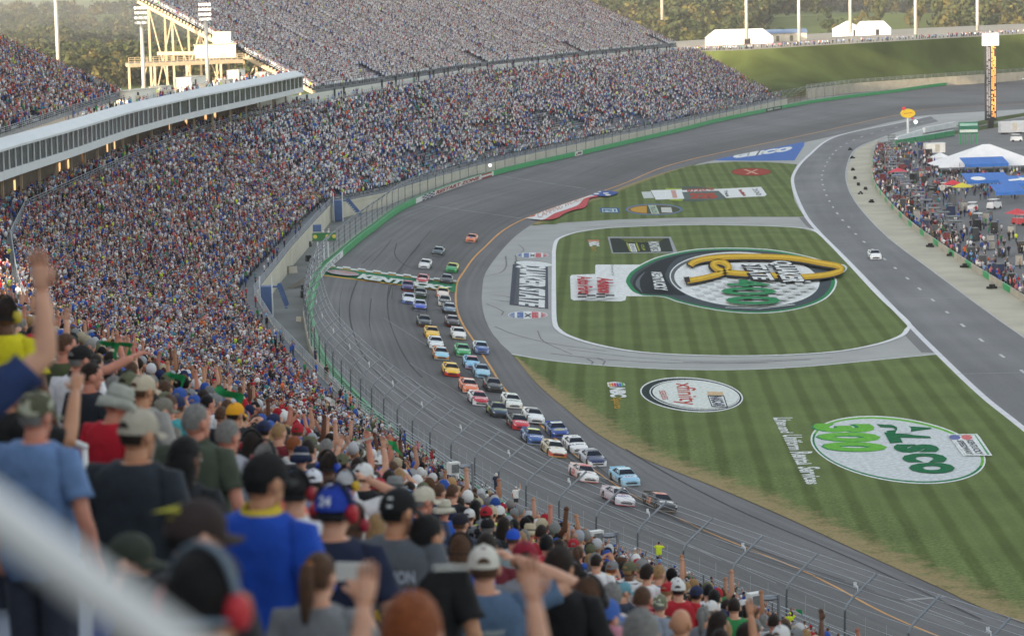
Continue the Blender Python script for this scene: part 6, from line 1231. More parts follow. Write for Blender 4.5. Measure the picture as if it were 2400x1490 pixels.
# monitor poles standing among the lower rows
for i, (px, py, z0, lb) in enumerate([(1110, 1180, 8, 'left of the three monitor poles rising from the lower crowd'), (1450, 1340, 8, 'middle one of the three monitor poles rising from the lower crowd'), (1826, 1485, 8, 'right of the three monitor poles rising from the lower crowd')]):
    p = G(px, py, z0); k = p[1] / FPX; h = 98 * k; r = empty('monitor_pole', tuple(p), 0, lb, 'monitor pole', 'monitor poles in the lower crowd')
    MB().tube([(0, 0, -1.5), (0, 0, h)], .11, 8).build('pole', FEN, r); MB().beam((0, 0, h - .12), (-1.1, .1, h - .15), .12, .12).build('arm', FEN, r); MB().ball((-.6, 0, h - .25), (.55, .35, .18), 10, 6).build('loudspeaker', FEN, r)
    MB().box((-1.5, 0, h - .35), (.95, .55, .95), rz=.5).build('monitor', M('monitor_shell', S(206, 208, 208), .5, .05), r); MB().box((-1.5 + .16, -.28, h - .35), (.62, .04, .66), rz=.5).build('screen', M('screen_grey', S(110, 114, 118), .3, .2, 4), r)
# ------------------------------------------------------------------ people
SKINC = {'fair': S(206, 156, 132), 'tan': S(190, 138, 108), 'red': S(200, 136, 116), 'brown': S(104, 72, 56), 'dark': S(62, 44, 38)}
def skin(k): return M('skin_' + k, SKINC[k], .5, .08, 14, spec=.35)
def cloth(c): return M('cloth_%d_%d_%d' % tuple(c), S(*c), .85, .14, 11, bump=.6, bscale=9)
def cloth_pat(c, kind):
    k = 'cloth_%s_%d_%d_%d' % ((kind,) + tuple(c))
    if k in _M: return _M[k]
    m = cloth(c).copy(); m.name = k; n = m.node_tree; L = n.links; b = n.nodes['Principled BSDF']; tc = n.nodes.new('ShaderNodeTexCoord'); mx = n.nodes.new('ShaderNodeMix'); mx.data_type = 'RGBA'
    src = b.inputs['Base Color'].links[0].from_socket; L.new(src, mx.inputs[6]); lum = sum(c) / 3; mx.inputs[7].default_value = (*(S(*[min(255, v + 90) for v in c]) if lum < 120 else S(*[v * .5 for v in c])), 1)
    if kind == 'camo':
        t = n.nodes.new('ShaderNodeTexNoise'); t.inputs['Scale'].default_value = 16; L.new(tc.outputs['Object'], t.inputs[0]); cr = n.nodes.new('ShaderNodeValToRGB'); cr.color_ramp.interpolation = 'CONSTANT'; cr.color_ramp.elements[1].position = .53; L.new(t.outputs['Fac'], cr.inputs[0]); L.new(cr.outputs[0], mx.inputs[0])
    else:
        out = []
        for ax in ('Z', 'X') if kind == 'checked' else ('Z',):
            t = n.nodes.new('ShaderNodeTexWave'); t.bands_direction = ax; t.inputs['Scale'].default_value = 5 if kind == 'striped' else 7; L.new(tc.outputs['Object'], t.inputs[0]); r = n.nodes.new('ShaderNodeMath'); r.operation = 'GREATER_THAN'; r.inputs[1].default_value = .62; L.new(t.outputs['Fac'], r.inputs[0]); out.append(r.outputs[0])
        if len(out) == 2: a = n.nodes.new('ShaderNodeMath'); a.operation = 'MULTIPLY_ADD'; a.inputs[1].default_value = .5; h = n.nodes.new('ShaderNodeMath'); h.operation = 'MULTIPLY'; h.inputs[1].default_value = .5; L.new(out[0], h.inputs[0]); L.new(out[1], a.inputs[0]); L.new(h.outputs[0], a.inputs[2]); L.new(a.outputs[0], mx.inputs[0])
        else: L.new(out[0], mx.inputs[0])
    L.new(mx.outputs[2], b.inputs['Base Color']); _M[k] = m; return m
def hairm(c): return M('hair_%d_%d_%d' % tuple(c), S(*c), .6, .35, 60, spec=.25, bump=.8, bscale=120)
EYEW = M('eye_white', (.75, .74, .72), .3, 0); EYEK = M('eye_dark', (.03, .025, .02), .3, 0); LIP = M('lips', S(160, 90, 84), .5, .05)
WORK = bpy.data.scenes.new('workbench')
def remesh(mb, voxel, smooth, name):
    me = mb.mesh(name); o = bpy.data.objects.new('tmp', me); WORK.collection.objects.link(o); 
    with bpy.context.temp_override(scene=WORK, view_layer=WORK.view_layers[0]): dg = bpy.context.evaluated_depsgraph_get()
    a = o.modifiers.new('r', 'REMESH'); a.mode = 'VOXEL'; a.voxel_size = voxel
    b = o.modifiers.new('s', 'SMOOTH'); b.factor = .5; b.iterations = smooth
    out = bpy.data.meshes.new_from_object(o.evaluated_get(dg)); out.name = name
    bpy.data.objects.remove(o); bpy.data.meshes.remove(me); out.polygons.foreach_set('use_smooth', [True] * len(out.polygons)); return out
ARMS = {  # right arm: elbow, hand (mirrored for the left)
 'down': ((.285, -.03, 1.13), (.30, .08, .89)), 'front': ((.28, -.02, 1.14), (.10, .25, 1.12)), 'phone': ((.25, .20, 1.22), (.09, .40, 1.50)), 'face': ((.36, .18, 1.30), (.10, .17, 1.60)),
 'up': ((.34, .10, 1.63), (.30, .20, 1.90)), 'point': ((.34, .24, 1.45), (.40, .50, 1.55)), 'head': ((.47, .08, 1.52), (.13, .06, 1.70)), 'clap': ((.30, .22, 1.34), (.07, .42, 1.62)), 'wave': ((.40, .12, 1.55), (.52, .18, 1.82)), 'raise': ((.385, .15, 1.60), (.365, .20, 1.87)), 'hip': ((.40, -.10, 1.15), (.22, .06, 1.02))}
def rotm(yaw, pitch, piv=(0, 0, 1.50)):
    return Matrix.Translation(piv) @ Matrix.Rotation(-math.radians(yaw), 4, 'Z') @ Matrix.Rotation(-math.radians(pitch), 4, 'X') @ Matrix.Translation([-k for k in piv])
class Person:
    def __init__(s, build=1.0, arms=('down', 'down'), hyaw=0, hpitch=8, sleeve=.55, voxel=.016, belly=0.0, hands=True, fem=False):
        s.b, s.arms, s.sleeve, s.vx, s.belly, s.hands, s.fem = build, arms, sleeve, voxel, belly, hands, fem; s.HM = rotm(hyaw, hpitch)
        s.parts = []
    def arm(s, side, name):
        e, h = ARMS[name]; sh = Vector((side * .188 * s.b, -.005, 1.425)); return sh, Vector((side * e[0] * (.5 + .5 * s.b), e[1], e[2])), Vector((side * h[0], h[1], h[2]))
    def torso(s, mb, inf, z0, z1):
        b = s.b; bl = s.belly
        prof = [(.80, .165, .115, 0), (.92, .178 + .01 * s.fem, .125, 0), (1.03, .155 + bl * .5 - .012 * s.fem, .112 + bl, bl * .6), (1.16, .165 + bl * .3, .118 + bl * .7, bl * .5), (1.28, .185, .125, .005), (1.37, .196, .118, -.003), (1.44, .180, .098, -.01), (1.478, .132, .080, -.012), (1.512, .076, .066, -.006)]
        rings = []
        for z, rx, ry, dy in prof:
            if z < z0 - 1e-6 or z > z1 + 1e-6: continue
            rx, ry = (rx * b + inf), (ry * (.4 + .6 * b) + inf); n = 20
            rings.append([Vector((math.copysign(abs(math.cos(t)) ** .85, math.cos(t)) * rx, dy + math.copysign(abs(math.sin(t)) ** .9, math.sin(t)) * ry, z)) for t in [2 * math.pi * k / n for k in range(n)]])
        mb.rings(rings)
    def body(s):
        mb = MB(); s.torso(mb, 0, .80, 1.52); H = lambda p: (s.HM @ Vector(p))
        mb.tube([(0, -.008, 1.44), H((0, .0, 1.53)), H((0, .01, 1.60))], [.060, .056, .056], 14)
        hr = s.HM.to_3x3()
        mb.ball(H((0, .0, 1.655)), (.077, .097, .105), 18, 12, rot=hr); mb.ball(H((0, .03, 1.59)), (.058, .068, .065), 14, 9, rot=hr); mb.ball(H((0, .098, 1.625)), (.014, .022, .022), 8, 6, rot=hr)
        mb.ball(H((0, .078, 1.545)), (.026, .022, .02), 8, 6, rot=hr); mb.ball(H((0, .088, 1.665)), (.05, .016, .012), 10, 6, rot=hr)
        for sx in (-1, 1): mb.ball(H((sx * .080, -.008, 1.635)), (.016, .026, .036), 10, 8, rot=hr)
        for side, nm in ((-1, s.arms[0]), (1, s.arms[1])):
            a, e, h = s.arm(side, nm); w_ = e.lerp(h, .88)
            mb.tube([a - Vector((side * .05, 0, -.005)), a, a.lerp(e, .35), a.lerp(e, .85), e, e.lerp(h, .3), e.lerp(h, .7), w_], [.05, .058, .054, .043, .042, .043, .034, .027], 12)
        for side in (-1, 1):
            mb.tube([(side * .09, 0, .93), (side * .10, .005, .72), (side * .105, .012, .50), (side * .105, 0, .32), (side * .105, -.012, .09)], [.092, .082, .058, .055, .042], 12)
            mb.ball((side * .11, .05, .05), (.048, .13, .05), 12, 8)
        me = remesh(mb, s.vx, 4, 'body')
        # hands, eyes and mouth keep their fine shape and join the same mesh
        ex = MB()
        if s.hands:
            for side, nm in ((-1, s.arms[0]), (1, s.arms[1])):
                a, e, h = s.arm(side, nm); d = (h - e).normalized(); w_ = e.lerp(h, .86); up = Vector((0, 0, 1)) if abs(d.z) < .8 else Vector((0, 1, 0)); lat = d.cross(up).normalized(); nor = lat.cross(d).normalized()
                ex.tube([w_, w_ + d * .03, w_ + d * .09, w_ + d * .105], [.026, .034, .040, .03], 10, ell=.5, side=lat)
                for k, (o_, ln) in enumerate(((-.030, .062), (-.011, .076), (.010, .072), (.028, .056))):
                    b0 = w_ + d * .09 + lat * o_; curl = -nor if nm != 'down' else lat * 0 - nor
                    ex.tube([b0, b0 + d * ln * .45 + curl * .006, b0 + d * ln * .8 + curl * .022, b0 + d * ln * .92 + curl * .04], [.0095, .009, .008, .0065], 7)
                tb = w_ + d * .03 + lat * (-.034 * side); ex.tube([tb, tb + d * .03 - lat * side * .022 - nor * .008, tb + d * .055 - lat * side * .026 - nor * .018], [.012, .0105, .008], 7)
        for sx in (-1, 1): ex.ball(H((sx * .031, .085, 1.645)), (.013, .011, .009), 8, 6, 1, hr); ex.ball(H((sx * .031, .094, 1.645)), (.006, .004, .006), 8, 6, 2, hr)
        ex.tube([H((-.024, .092, 1.578)), H((0, .098, 1.576)), H((.024, .092, 1.578))], [.004, .006, .004], 6, 3)
        bm = bmesh.new(); bm.from_mesh(me); e = ex.mesh('x', None, True); bm.from_mesh(e); bm.to_mesh(me); bm.free(); bpy.data.meshes.remove(e)
        me.polygons.foreach_set('use_smooth', [True] * len(me.polygons)); s.parts.append(('body', me, 'skin')); return me
    def shirt(s, long=0):
        mb = MB(); s.torso(mb, .020, .80, 1.52); f = s.sleeve
        if f > 0:
            for side, nm in ((-1, s.arms[0]), (1, s.arms[1])):
                a, e, h = s.arm(side, nm)
                if long: mb.tube([a - Vector((side * .07, 0, -.005)), a, a.lerp(e, .5), e, e.lerp(h, .8)], [.06, .078, .066, .06, .046], 14)
                else: mb.tube([a - Vector((side * .07, 0, -.005)), a, a.lerp(e, f * .5), a.lerp(e, f), a.lerp(e, f + .12)], [.06, .080, .078, .076, .078], 14)
        me = remesh(mb, s.vx, 3, 'shirt'); k = len(me.vertices); A_ = np.empty(k * 3, np.float32); B_ = np.empty(k * 3, np.float32)
        me.vertices.foreach_get('co', A_); me.vertices.foreach_get('normal', B_); A_ = A_.reshape(-1, 3); B_ = B_.reshape(-1, 3); x, y, z = A_.T      # soft folds
        A_ += B_ * (.009 * np.sin(z * 26 + x * 21) * np.sin(x * 19 + y * 29 + 1.3) + .006 * np.sin(z * 47 - np.abs(x) * 38 + y * 20) * (z < 1.34) + .004 * np.sin(z * 70 + y * 44 + x * 30))[:, None]; me.vertices.foreach_set('co', A_.ravel()); me.update()
        s.parts.append(('shirt', me, 'shirt')); return me
    def trousers(s, short=False):
        mb = MB(); s.torso(mb, .012, .80, 1.03)
        for side in (-1, 1):
            q = [(side * .09, 0, .93), (side * .10, .005, .72), (side * .105, .01, .50)]; r_ = [.105, .100, .092]
            if not short: q += [(side * .105, 0, .30), (side * .105, -.01, .08)]; r_ += [.078, .075]
            mb.tube(q, r_, 12)
        me = remesh(mb, max(.022, s.vx), 3, 'trousers'); s.parts.append(('trousers', me, 'trousers'))
    def cap(s, back=True, tilt=0, bill=True):
        mb = MB(); H = lambda p: (s.HM @ Vector(p)); n, m_ = 26, 8; rings = []
        for j in range(m_ + 1):
            a = (math.pi / 2) * j / m_; rings.append([H((.089 * math.cos(t) * math.cos(a), -.002 + .109 * math.sin(t) * math.cos(a), 1.672 + .098 * math.sin(a) + .012 * math.sin(t) * math.cos(a))) for t in [2 * math.pi * k / n for k in range(n)]])
        mb.rings(rings, 0, False); low = [p + (s.HM.to_3x3() @ Vector((0, 0, -.022))) for p in rings[0]]; mb.rings([low, rings[0]], 0, False); mb.ball(H((0, -.002, 1.772)), (.010, .010, .006), 8, 5)
        if bill:
            top = []; bot = []
            for k in range(13):
                t = math.pi * (.12 + .76 * k / 12); top.append((H((.088 * math.cos(t), -.004 + .107 * math.sin(t), 1.662)), H((.080 * math.cos(t), .022 + .165 * math.sin(t), 1.650 - .025 * abs(math.cos(t)) ** 2))))
            V = [p for q in top for p in q]; fs = [(2 * i, 2 * i + 1, 2 * i + 3, 2 * i + 2) for i in range(12)]; mb.add(V, fs); dn = s.HM.to_3x3() @ Vector((0, 0, -.006)); mb.add([p + dn for p in V], [f[::-1] for f in fs]); mb.add([top[i][1] for i in range(13)] + [top[i][1] + dn for i in range(13)], [(i, i + 1, i + 14, i + 13) for i in range(12)])
        s.parts.append(('cap', mb.mesh('cap', None, True), 'hat'))
        if back:
            ob = MB(); V = []
            for k in range(11):
                t = math.pi * k / 10; x, z = .036 * math.cos(t), 1.668 + .034 * math.sin(t); yy = -math.sqrt(max(0, 1 - (x / .0895) ** 2 - ((z - 1.664) / .105) ** 2)) * .1105 - .004; V.append(H((x, yy, z)))
            ob.add(V + [H((0, -.1145, 1.672))], [(k, k + 1, 11) for k in range(10)]); s.parts.append(('strap_opening', ob.mesh('strap_opening', None, True), 'hair'))
    def brim_hat(s, wide=.17, drop=.03, crown=.1):
        mb = MB(); H = lambda p: (s.HM @ Vector(p)); n = 30; rings = []
        for r_, z in ((wide, 1.655 - drop), (.13, 1.672), (.094, 1.682), (.092, 1.70), (.088, 1.70 + crown * .6), (.070, 1.70 + crown), (.02, 1.70 + crown * 1.06)):
            rings.append([H((r_ * math.cos(t), r_ * 1.16 * math.sin(t), z + (.018 * math.cos(2 * t) if r_ > .12 else 0))) for t in [2 * math.pi * k / n for k in range(n)]])
        mb.rings(rings, 0, True); s.parts.append(('hat', mb.mesh('hat', None, True), 'hat'))
        bd = MB(); bd.rings([[H((.0955 * math.cos(t), .0955 * 1.16 * math.sin(t), z)) for t in [2 * math.pi * k / n for k in range(n)]] for z in (1.688, 1.712)], 0, False); s.parts.append(('hat_band', bd.mesh('hat_band', None, True), 'band'))
    def hair(s, kind='short'):
        mb = MB(); H = lambda p: (s.HM @ Vector(p)); n, m_ = 32, 20; k_ = {'short': 1.075, 'buzz': 1.03, 'thick': 1.17, 'bob': 1.17, 'long': 1.13, 'pony': 1.07, 'under': 1.035}[kind]; rr = random.Random(5); V = {}
        low = {'short': 1.605, 'buzz': 1.61, 'thick': 1.585, 'bob': 1.52, 'long': 1.56, 'pony': 1.59, 'under': 1.585}[kind]
        vs_ = []; 
        for j in range(m_ + 1):
            a = -math.pi / 2 + math.pi * j / m_
            for k in range(n):
                t = 2 * math.pi * k / n; w_ = 1 + (k_ - 1) * rr.uniform(.75, 1.25); vs_.append((.078 * w_ * math.cos(a) * math.cos(t), -.004 + .099 * w_ * math.cos(a) * math.sin(t), 1.655 + .108 * w_ * math.sin(a)))
        fs = []
        for j in range(m_):
            for k in range(n):
                f = (j * n + k, j * n + (k + 1) % n, (j + 1) * n + (k + 1) % n, (j + 1) * n + k); c = [sum(vs_[i][q] for i in f) / 4 for q in range(3)]
                front = c[1] > .025 + .5 * (c[2] - 1.70) * (1 if c[2] > 1.7 else .2)
                if c[2] > low and not (front and c[2] < 1.725) and not (abs(c[0]) > .06 and c[1] > -.035 and c[2] < 1.66 and kind not in ('bob', 'long')): fs.append(f)
        mb.add([H(v) for v in vs_], fs)
        if kind in ('long', 'bob'):
            z1 = 1.28 if kind == 'long' else 1.46
            rings = [[H((x * math.cos(t), y0 + yr * math.sin(t), z)) if z > 1.5 else Vector((x * math.cos(t), y0 + yr * math.sin(t), z)) for t in [2 * math.pi * q / 16 for q in range(16)]] for z, x, y0, yr in ((1.68, .085, -.03, .085), (1.6, .096, -.035, .082), (1.52, .1, -.04, .078), (1.46, .105, -.055, .07)) + (((1.36, .095, -.105, .05), (1.27, .07, -.12, .035)) if kind == 'long' else ())]
            mb.rings(rings)
        if kind == 'pony':
            mb.tube([H((0, -.09, 1.70)), H((0, -.135, 1.69)), H((.01, -.15, 1.62)), H((.01, -.14, 1.52)), Vector(H((0, -.13, 1.42)))], [.02, .034, .042, .036, .012], 12)
        s.parts.append(('hair', mb.mesh('hair', None, True), 'hair'))
        if kind == 'pony': q = MB().ball(H((0, -.11, 1.70)), (.022, .016, .022), 10, 6); s.parts.append(('hair_tie', q.mesh('hair_tie', None, True), 'band'))
    def headset(s):
        H = lambda p: (s.HM @ Vector(p)); mb = MB(); mb.tube([H((.098 * math.cos(t), -.01 - .02 * math.sin(t), 1.65 + .135 * math.sin(t))) for t in np.linspace(.0, math.pi, 15)], [.009] * 15, 8, ell=1.8); s.parts.append(('headset_band', mb.mesh('headset_band', None, True), 'band2'))
        mb = MB(); mb.tube([H((.1 * math.cos(t), -.01 - .1 * math.sin(t), 1.61)) for t in np.linspace(.1, math.pi - .1, 13)], [.008] * 13, 6); s.parts.append(('neck_band', mb.mesh('neck_band', None, True), 'band2'))
        for sx in (-1, 1): mb = MB(); mb.tube([H((sx * .080, -.008, 1.632)), H((sx * .098, -.008, 1.632)), H((sx * .118, -.008, 1.632)), H((sx * .124, -.008, 1.632))], [.044, .047, .042, .03], 14, ell=.82, side=(0, 0, 1)); s.parts.append(('ear_cup', mb.mesh('ear_cup', None, True), 'cup'))
    def place(s, loc, yaw, scale, label, mats, group=None, name='person'):
        order = sorted(s.parts, key=lambda p: p[0] != 'body'); root = None
        for nm, me, key in order:
            o = bpy.data.objects.new(name if nm == 'body' else nm, me); COL.objects.link(o)
            ms = [mats.get(key) or mats['shirt']]
            if nm == 'body': ms += [EYEW, EYEK, LIP]
            for k, m in enumerate(ms):
                if len(me.materials) <= k: me.materials.append(m)
                o.material_slots[k].link = 'OBJECT'; o.material_slots[k].material = m
            if root is None: root = o
            else: o.parent = root
        root.location = loc; root.rotation_euler = (0, 0, -math.radians(yaw)); root.scale = (scale,) * 3; tag(root, label, 'person', group); return root
HAIRC = {'dark': (44, 34, 30), 'black': (26, 24, 26), 'brown': (92, 66, 50), 'grey': (132, 130, 128), 'blond': (166, 132, 92), 'red': (150, 84, 50), 'white': (186, 184, 180)}
def feet(px, py, D, zscale=None):
    """ground point under a head top seen at a photo pixel and distance; the row step carries the feet"""
    h = at(px, py, D); z = near_floor(h[0], h[1]); return h, z
used = []
NEARP = []
def near_person(px, py, D, label, shirt=(80, 80, 90), pants=(58, 62, 76), hair='brown', hk='short', hat=None, hatc=(90, 90, 90), sk='fair', arms=('down', 'down'), yaw=8, hyaw=4, hp=10, build=1.07, belly=0.0, sleeve=.55, long=0, cups=None, band=(150, 150, 150), band2=(40, 40, 44), fem=False, back=True, voxel=.016, standing=None, collar=None):
    h, z = feet(px, py, D); top = 1.775 if hat in ('cap', None) else 1.81; sc = (h[2] - z) / top; sc_ = min(1.13, max(.90, sc)) if standing is None else standing
    z = h[2] - sc_ * top
    P = Person(build, arms, hyaw, hp, sleeve, voxel, belly, True, fem); P.body(); P.shirt(long); P.trousers()
    if hat == 'cap': P.hair('under'); P.cap(back)
    elif hat == 'brim': P.hair('under'); P.brim_hat(.165, .035, .095)
    elif hat == 'bucket': P.hair('under'); P.brim_hat(.135, .05, .09)
    elif hk != 'bald': P.hair(hk)
    if hat and hk in ('bob', 'long'): P.hair(hk)
    if cups: P.headset()
    if collar: m = MB(); m.rings([[Vector((rx * math.cos(t), -.008 + ry * math.sin(t), z + .012 * math.sin(t))) for t in [2 * math.pi * q / 24 for q in range(24)]] for z, rx, ry in ((1.485, .118, .088), (1.502, .112, .086), (1.525, .088, .078), (1.545, .080, .074), (1.535, .072, .068))], 0, False); P.parts.append(('collar', m.mesh('collar', None, True), 'collar'))
    mats = dict(collar=cloth(collar or (90, 90, 90)), skin=skin(sk), shirt=cloth(shirt), trousers=cloth(pants), hair=hairm(HAIRC[hair]), hat=cloth_pat(hatc, 'camo') if 'mottled' in label else cloth(hatc), band=cloth(band), band2=cloth(band2), cup=M('cup_%d_%d_%d' % tuple(cups or (0, 0, 0)), S(*(cups or (0, 0, 0))), .3, .05, 5))
    r = P.place((h[0], h[1], z), yaw, sc_, label, mats); used.append((h[0], h[1])); NEARP.append((r, P)); return r, P
def back_print(r, P, texts, col, key='shirt', cz=1.25, front=-1):
    """lettering on the back of a shirt or cap: follows the cloth"""
    me = [m for n, m, k in P.parts if k == key][0]; bv = BVHTree.FromPolygons([v.co[:] for v in me.vertices], [p.vertices[:] for p in me.polygons])
    for t, x0, x1, z0, z1, c in texts:
        V, T_, _ = text_tris(t, .03); Q = []
        for a, b in V:
            p = Vector((x0 + (x1 - x0) * a, front * 1.0, z0 + (z1 - z0) * b)); hpt = bv.ray_cast(p, Vector((0, -front, 0)), 3); Q.append((hpt[0] if hpt[0] else Vector((p.x, front * .12, p.z))) + Vector((0, front * .004, 0)))
        put('printed_lettering', MB().add(Q, T_).mesh('print', M('print_%d_%d_%d' % tuple(c), S(*c), .7, .1, 6)), r)
def held(name, label, cat, mb, mat, r, P, side, off=(0, 0, 0), rz=0):
    a, e, h = P.arm(side, P.arms[0 if side < 0 else 1]); bpy.context.view_layer.update(); w_ = r.matrix_world @ (h + Vector(off)); o = mb.build(name, mat, None, ang=40); o.location = w_; o.rotation_euler = (0, 0, r.rotation_euler[2] + rz); tag(o, label, cat); return o
PHONE = M('phone_black', (.02, .02, .022), .25, .05, 6); PHW = M('phone_white', S(206, 208, 206), .3, .05, 6)
N = near_person
N(75, 915, 13.6, 'person in a faded blue shirt and mottled olive cap at the left edge', (104, 132, 176), hat='cap', hatc=(84, 84, 66), hair='grey', sk='red', yaw=25, build=1.12, belly=.03, back=False)
r, P = N(312, 955, 15.2, 'person in a charcoal shirt and beige mesh cap with a strap opening', (44, 50, 58), hat='cap', hatc=(172, 164, 150), hair='dark', sk='tan', yaw=28, hyaw=10, build=1.12, belly=.03)
N(607, 1056, 13.3, 'tall person in a royal blue polo, black cap and yellow collar strap', (28, 72, 172), hat='cap', hatc=(26, 26, 28), hair='black', sk='tan', arms=('down', 'front'), yaw=30, hyaw=12, build=1.14, belly=.03, sleeve=.7, collar=(206, 180, 60))
r, P = N(1133, 1276, 17.2, 'person in a slate blue printed shirt and white cap raising a camera to the eye', (84, 106, 134), hat='cap', hatc=(206, 202, 194), hair='brown', arms=('down', 'head'), yaw=-4, hyaw=4, build=1.12); back_print(r, P, [('ANNIVERSARY', -.13, .10, 1.30, 1.33, (180, 186, 180)), ('STAR', -.12, .13, 1.19, 1.275, (186, 186, 180))], None)
N(1305, 1280, 17.6, 'person with thick dark brown hair in a black shirt', (30, 31, 34), hair='dark', hk='thick', sk='tan', yaw=18, hyaw=12, build=1.1, belly=.02)
N(1229, 1266, 19.5, 'person in a grey shirt and maroon cap with a white back print', (126, 128, 136), hat='cap', hatc=(134, 28, 48), hair='dark', sk='tan', yaw=-2, hyaw=-2, build=1.05)
r, P = N(922, 1140, 16.4, 'person in a grey back-printed shirt and a black cap numbered 1', (88, 92, 100), hat='cap', hatc=(26, 27, 30), hair='black', sk='tan', yaw=14, hyaw=24, build=1.1, back=False); back_print(r, P, [('CHAMPION', -.17, .14, 1.29, 1.36, (176, 182, 196)), ('RACING', -.15, .15, 1.20, 1.27, (96, 112, 186)), ('AUTO', -.1, .1, 1.08, 1.15, (206, 164, 50))], None); back_print(r, P, [('1', -.015, .012, 1.68, 1.73, (220, 222, 224))], None, 'hat')
N(992, 1202, 16.4, 'person with short dark hair in a black shirt turning to the right', (32, 33, 36), hair='black', hk='short', sk='tan', yaw=25, hyaw=18, build=1.08)
N(1078, 1250, 22.5, 'person with a brown bob and dark headset in a bright blue shirt', (44, 84, 180), hair='brown', hk='bob', yaw=0, cups=(50, 50, 56), fem=True, build=.95)
N(1375, 1350, 17.8, 'person in a pink shirt with a black headset around brown hair', (206, 142, 158), hair='brown', hk='short', sk='tan', cups=(40, 40, 44), yaw=10, build=.9, fem=True)
r, P = N(1412, 1400, 18.0, 'person with black hair under a blue cap, blue sleeves, low in the bottom row', (46, 96, 190), hat='cap', hatc=(62, 98, 172), hair='black', yaw=18, hyaw=16, build=1.0)
N(1503, 1372, 24, 'person with short grey-brown hair in a light grey shirt', (138, 146, 160), hair='brown', hk='short', sk='red', yaw=10, hyaw=8)
N(1592, 1424, 22.5, 'bald person at the bottom edge of the crowd', (120, 116, 120), collar=(96, 92, 98), hk='bald', sk='tan', yaw=12, hyaw=14, build=1.1)
N(1500, 1428, 15.4, 'person with curly grey hair under a navy cap at the bottom edge', (120, 124, 130), hat='cap', hatc=(30, 40, 66), hair='grey', hk='bob', yaw=4, build=1.05)
r, P = N(740, 1292, 12.3, 'person with a brown ponytail in a grey shirt holding up a phone', (120, 122, 126), hair='brown', hk='pony', band=(206, 120, 60), arms=('front', 'phone'), yaw=12, hyaw=12, fem=True, build=.92); held('phone', 'white phone held up by the person with the ponytail', 'phone', MB().box((0, 0, .03), (.16, .012, .085)), PHW, r, P, 1, (-.02, .02, .05))
r, P = N(958, 1390, 9.2, 'person with copper red hair at the bottom edge', (60, 70, 90), hair='red', hk='bob', sk='fair', yaw=12, build=.9, fem=True)
r, P = N(1052, 1500, 8.8, 'person mostly below the frame with both arms up holding a black camera', (52, 54, 60), hair='brown', hk='short', arms=('up', 'up'), yaw=0, sleeve=.5, build=.95); held('camera', 'black compact camera held up in two hands at the bottom edge', 'camera', MB().box((0, 0, 0), (.115, .05, .068)).tube([(0, .02, 0), (0, .07, 0)], .028, 12), PHONE, r, P, 1, (-.29, .03, .05))
N(462, 1288, 6.9, 'large blurred dark head with a grey headset at the bottom left', (70, 74, 86), hair='black', hk='thick', cups=(190, 50, 60), band2=(110, 124, 140), yaw=20, hyaw=10, sk='tan')
r, P = N(437, 1165, 9.7, 'person in a dark brown cap with a yellow patch', (52, 50, 54), hat='cap', hatc=(54, 44, 44), hair='black', yaw=35, hyaw=22, back=False); back_print(r, P, [('*', -.05, .012, 1.70, 1.755, (176, 170, 50))], None, 'hat')
N(286, 1243, 11.2, 'person in a dark green cap whose bill points right, low at the left', (52, 96, 190), hat='cap', hatc=(56, 62, 54), hair='black', yaw=75, hyaw=16, back=False)
r, P = N(776, 1133, 14.9, 'person in a navy shirt, royal blue cap numbered 24 and red ear cups', (36, 42, 66), hat='cap', hatc=(36, 62, 160), hair='black', cups=(170, 36, 48), yaw=12, hyaw=12, build=1.05, back=False); back_print(r, P, [('24', -.045, .015, 1.68, 1.725, (214, 218, 226))], None, 'hat')
N(686, 1100, 16.6, 'person in a white shirt and black cap with dark red ear cups', (222, 222, 226), hat='cap', hatc=(26, 26, 28), hair='black', cups=(150, 36, 48), yaw=5, hyaw=8, back=False)
N(425, 1022, 17.2, 'person with long straight black hair', (40, 42, 46), hair='black', hk='long', yaw=22, hyaw=14, sk='brown', fem=True, build=.92)
N(455, 942, 20, 'person with short grey hair and beard in an olive shirt', (70, 78, 66), collar=(62, 70, 58), hair='grey', hk='buzz', sk='red', yaw=22, hyaw=20, build=1.12, belly=.03, hp=4)
N(527, 982, 21, 'person with grey hair and a pale grey shirt next to the olive shirt', (156, 158, 168), hair='grey', hk='short', sk='red', yaw=20, hyaw=16, build=1.05)
N(328, 876, 24.5, 'person in a beige cap beside the bucket hat', (150, 148, 146), hat='cap', hatc=(190, 178, 158), hair='brown', sk='tan', yaw=30, hyaw=8)
N(256, 893, 20.6, 'person in a red shirt with a pale grey bucket hat', (178, 28, 46), hat='bucket', hatc=(164, 166, 158), hair='red', sk='red', yaw=38, hyaw=14, hp=24, build=1.05, band=(150, 152, 146))
N(205, 846, 24.6, 'person with a buzz cut in a black shirt with a white sleeve mark', (38, 42, 50), hair='dark', hk='buzz', sk='red', yaw=40, hyaw=24, build=1.05)
N(180, 806, 26, 'person in a white sleeveless shirt and black cap over grey hair', (216, 214, 220), hat='cap', hatc=(30, 28, 30), hair='grey', sk='red', yaw=30, hyaw=10, collar=(60, 60, 66))
r, P = N(2, 850, 16.0, 'person in a black shirt at the left edge clapping hands, yellow wristband', (28, 28, 30), hat='cap', hatc=(30, 30, 32), hair='dark', arms=('down', 'clap'), yaw=52, sk='tan', build=1.1, sleeve=.75)
r, P = N(-165, 735, 11.4, 'person at the left edge in navy with one arm raised high', (42, 58, 100), hat='cap', hatc=(214, 218, 224), hair='brown', arms=('down', 'raise'), yaw=14, hyaw=10, sk='fair', build=1.05, sleeve=.6)
N(703, 1042, 30, 'person in a navy bucket hat with a grey stripe', (44, 74, 140), hat='bucket', hatc=(32, 40, 66), band=(176, 178, 182), hair='dark', yaw=10)
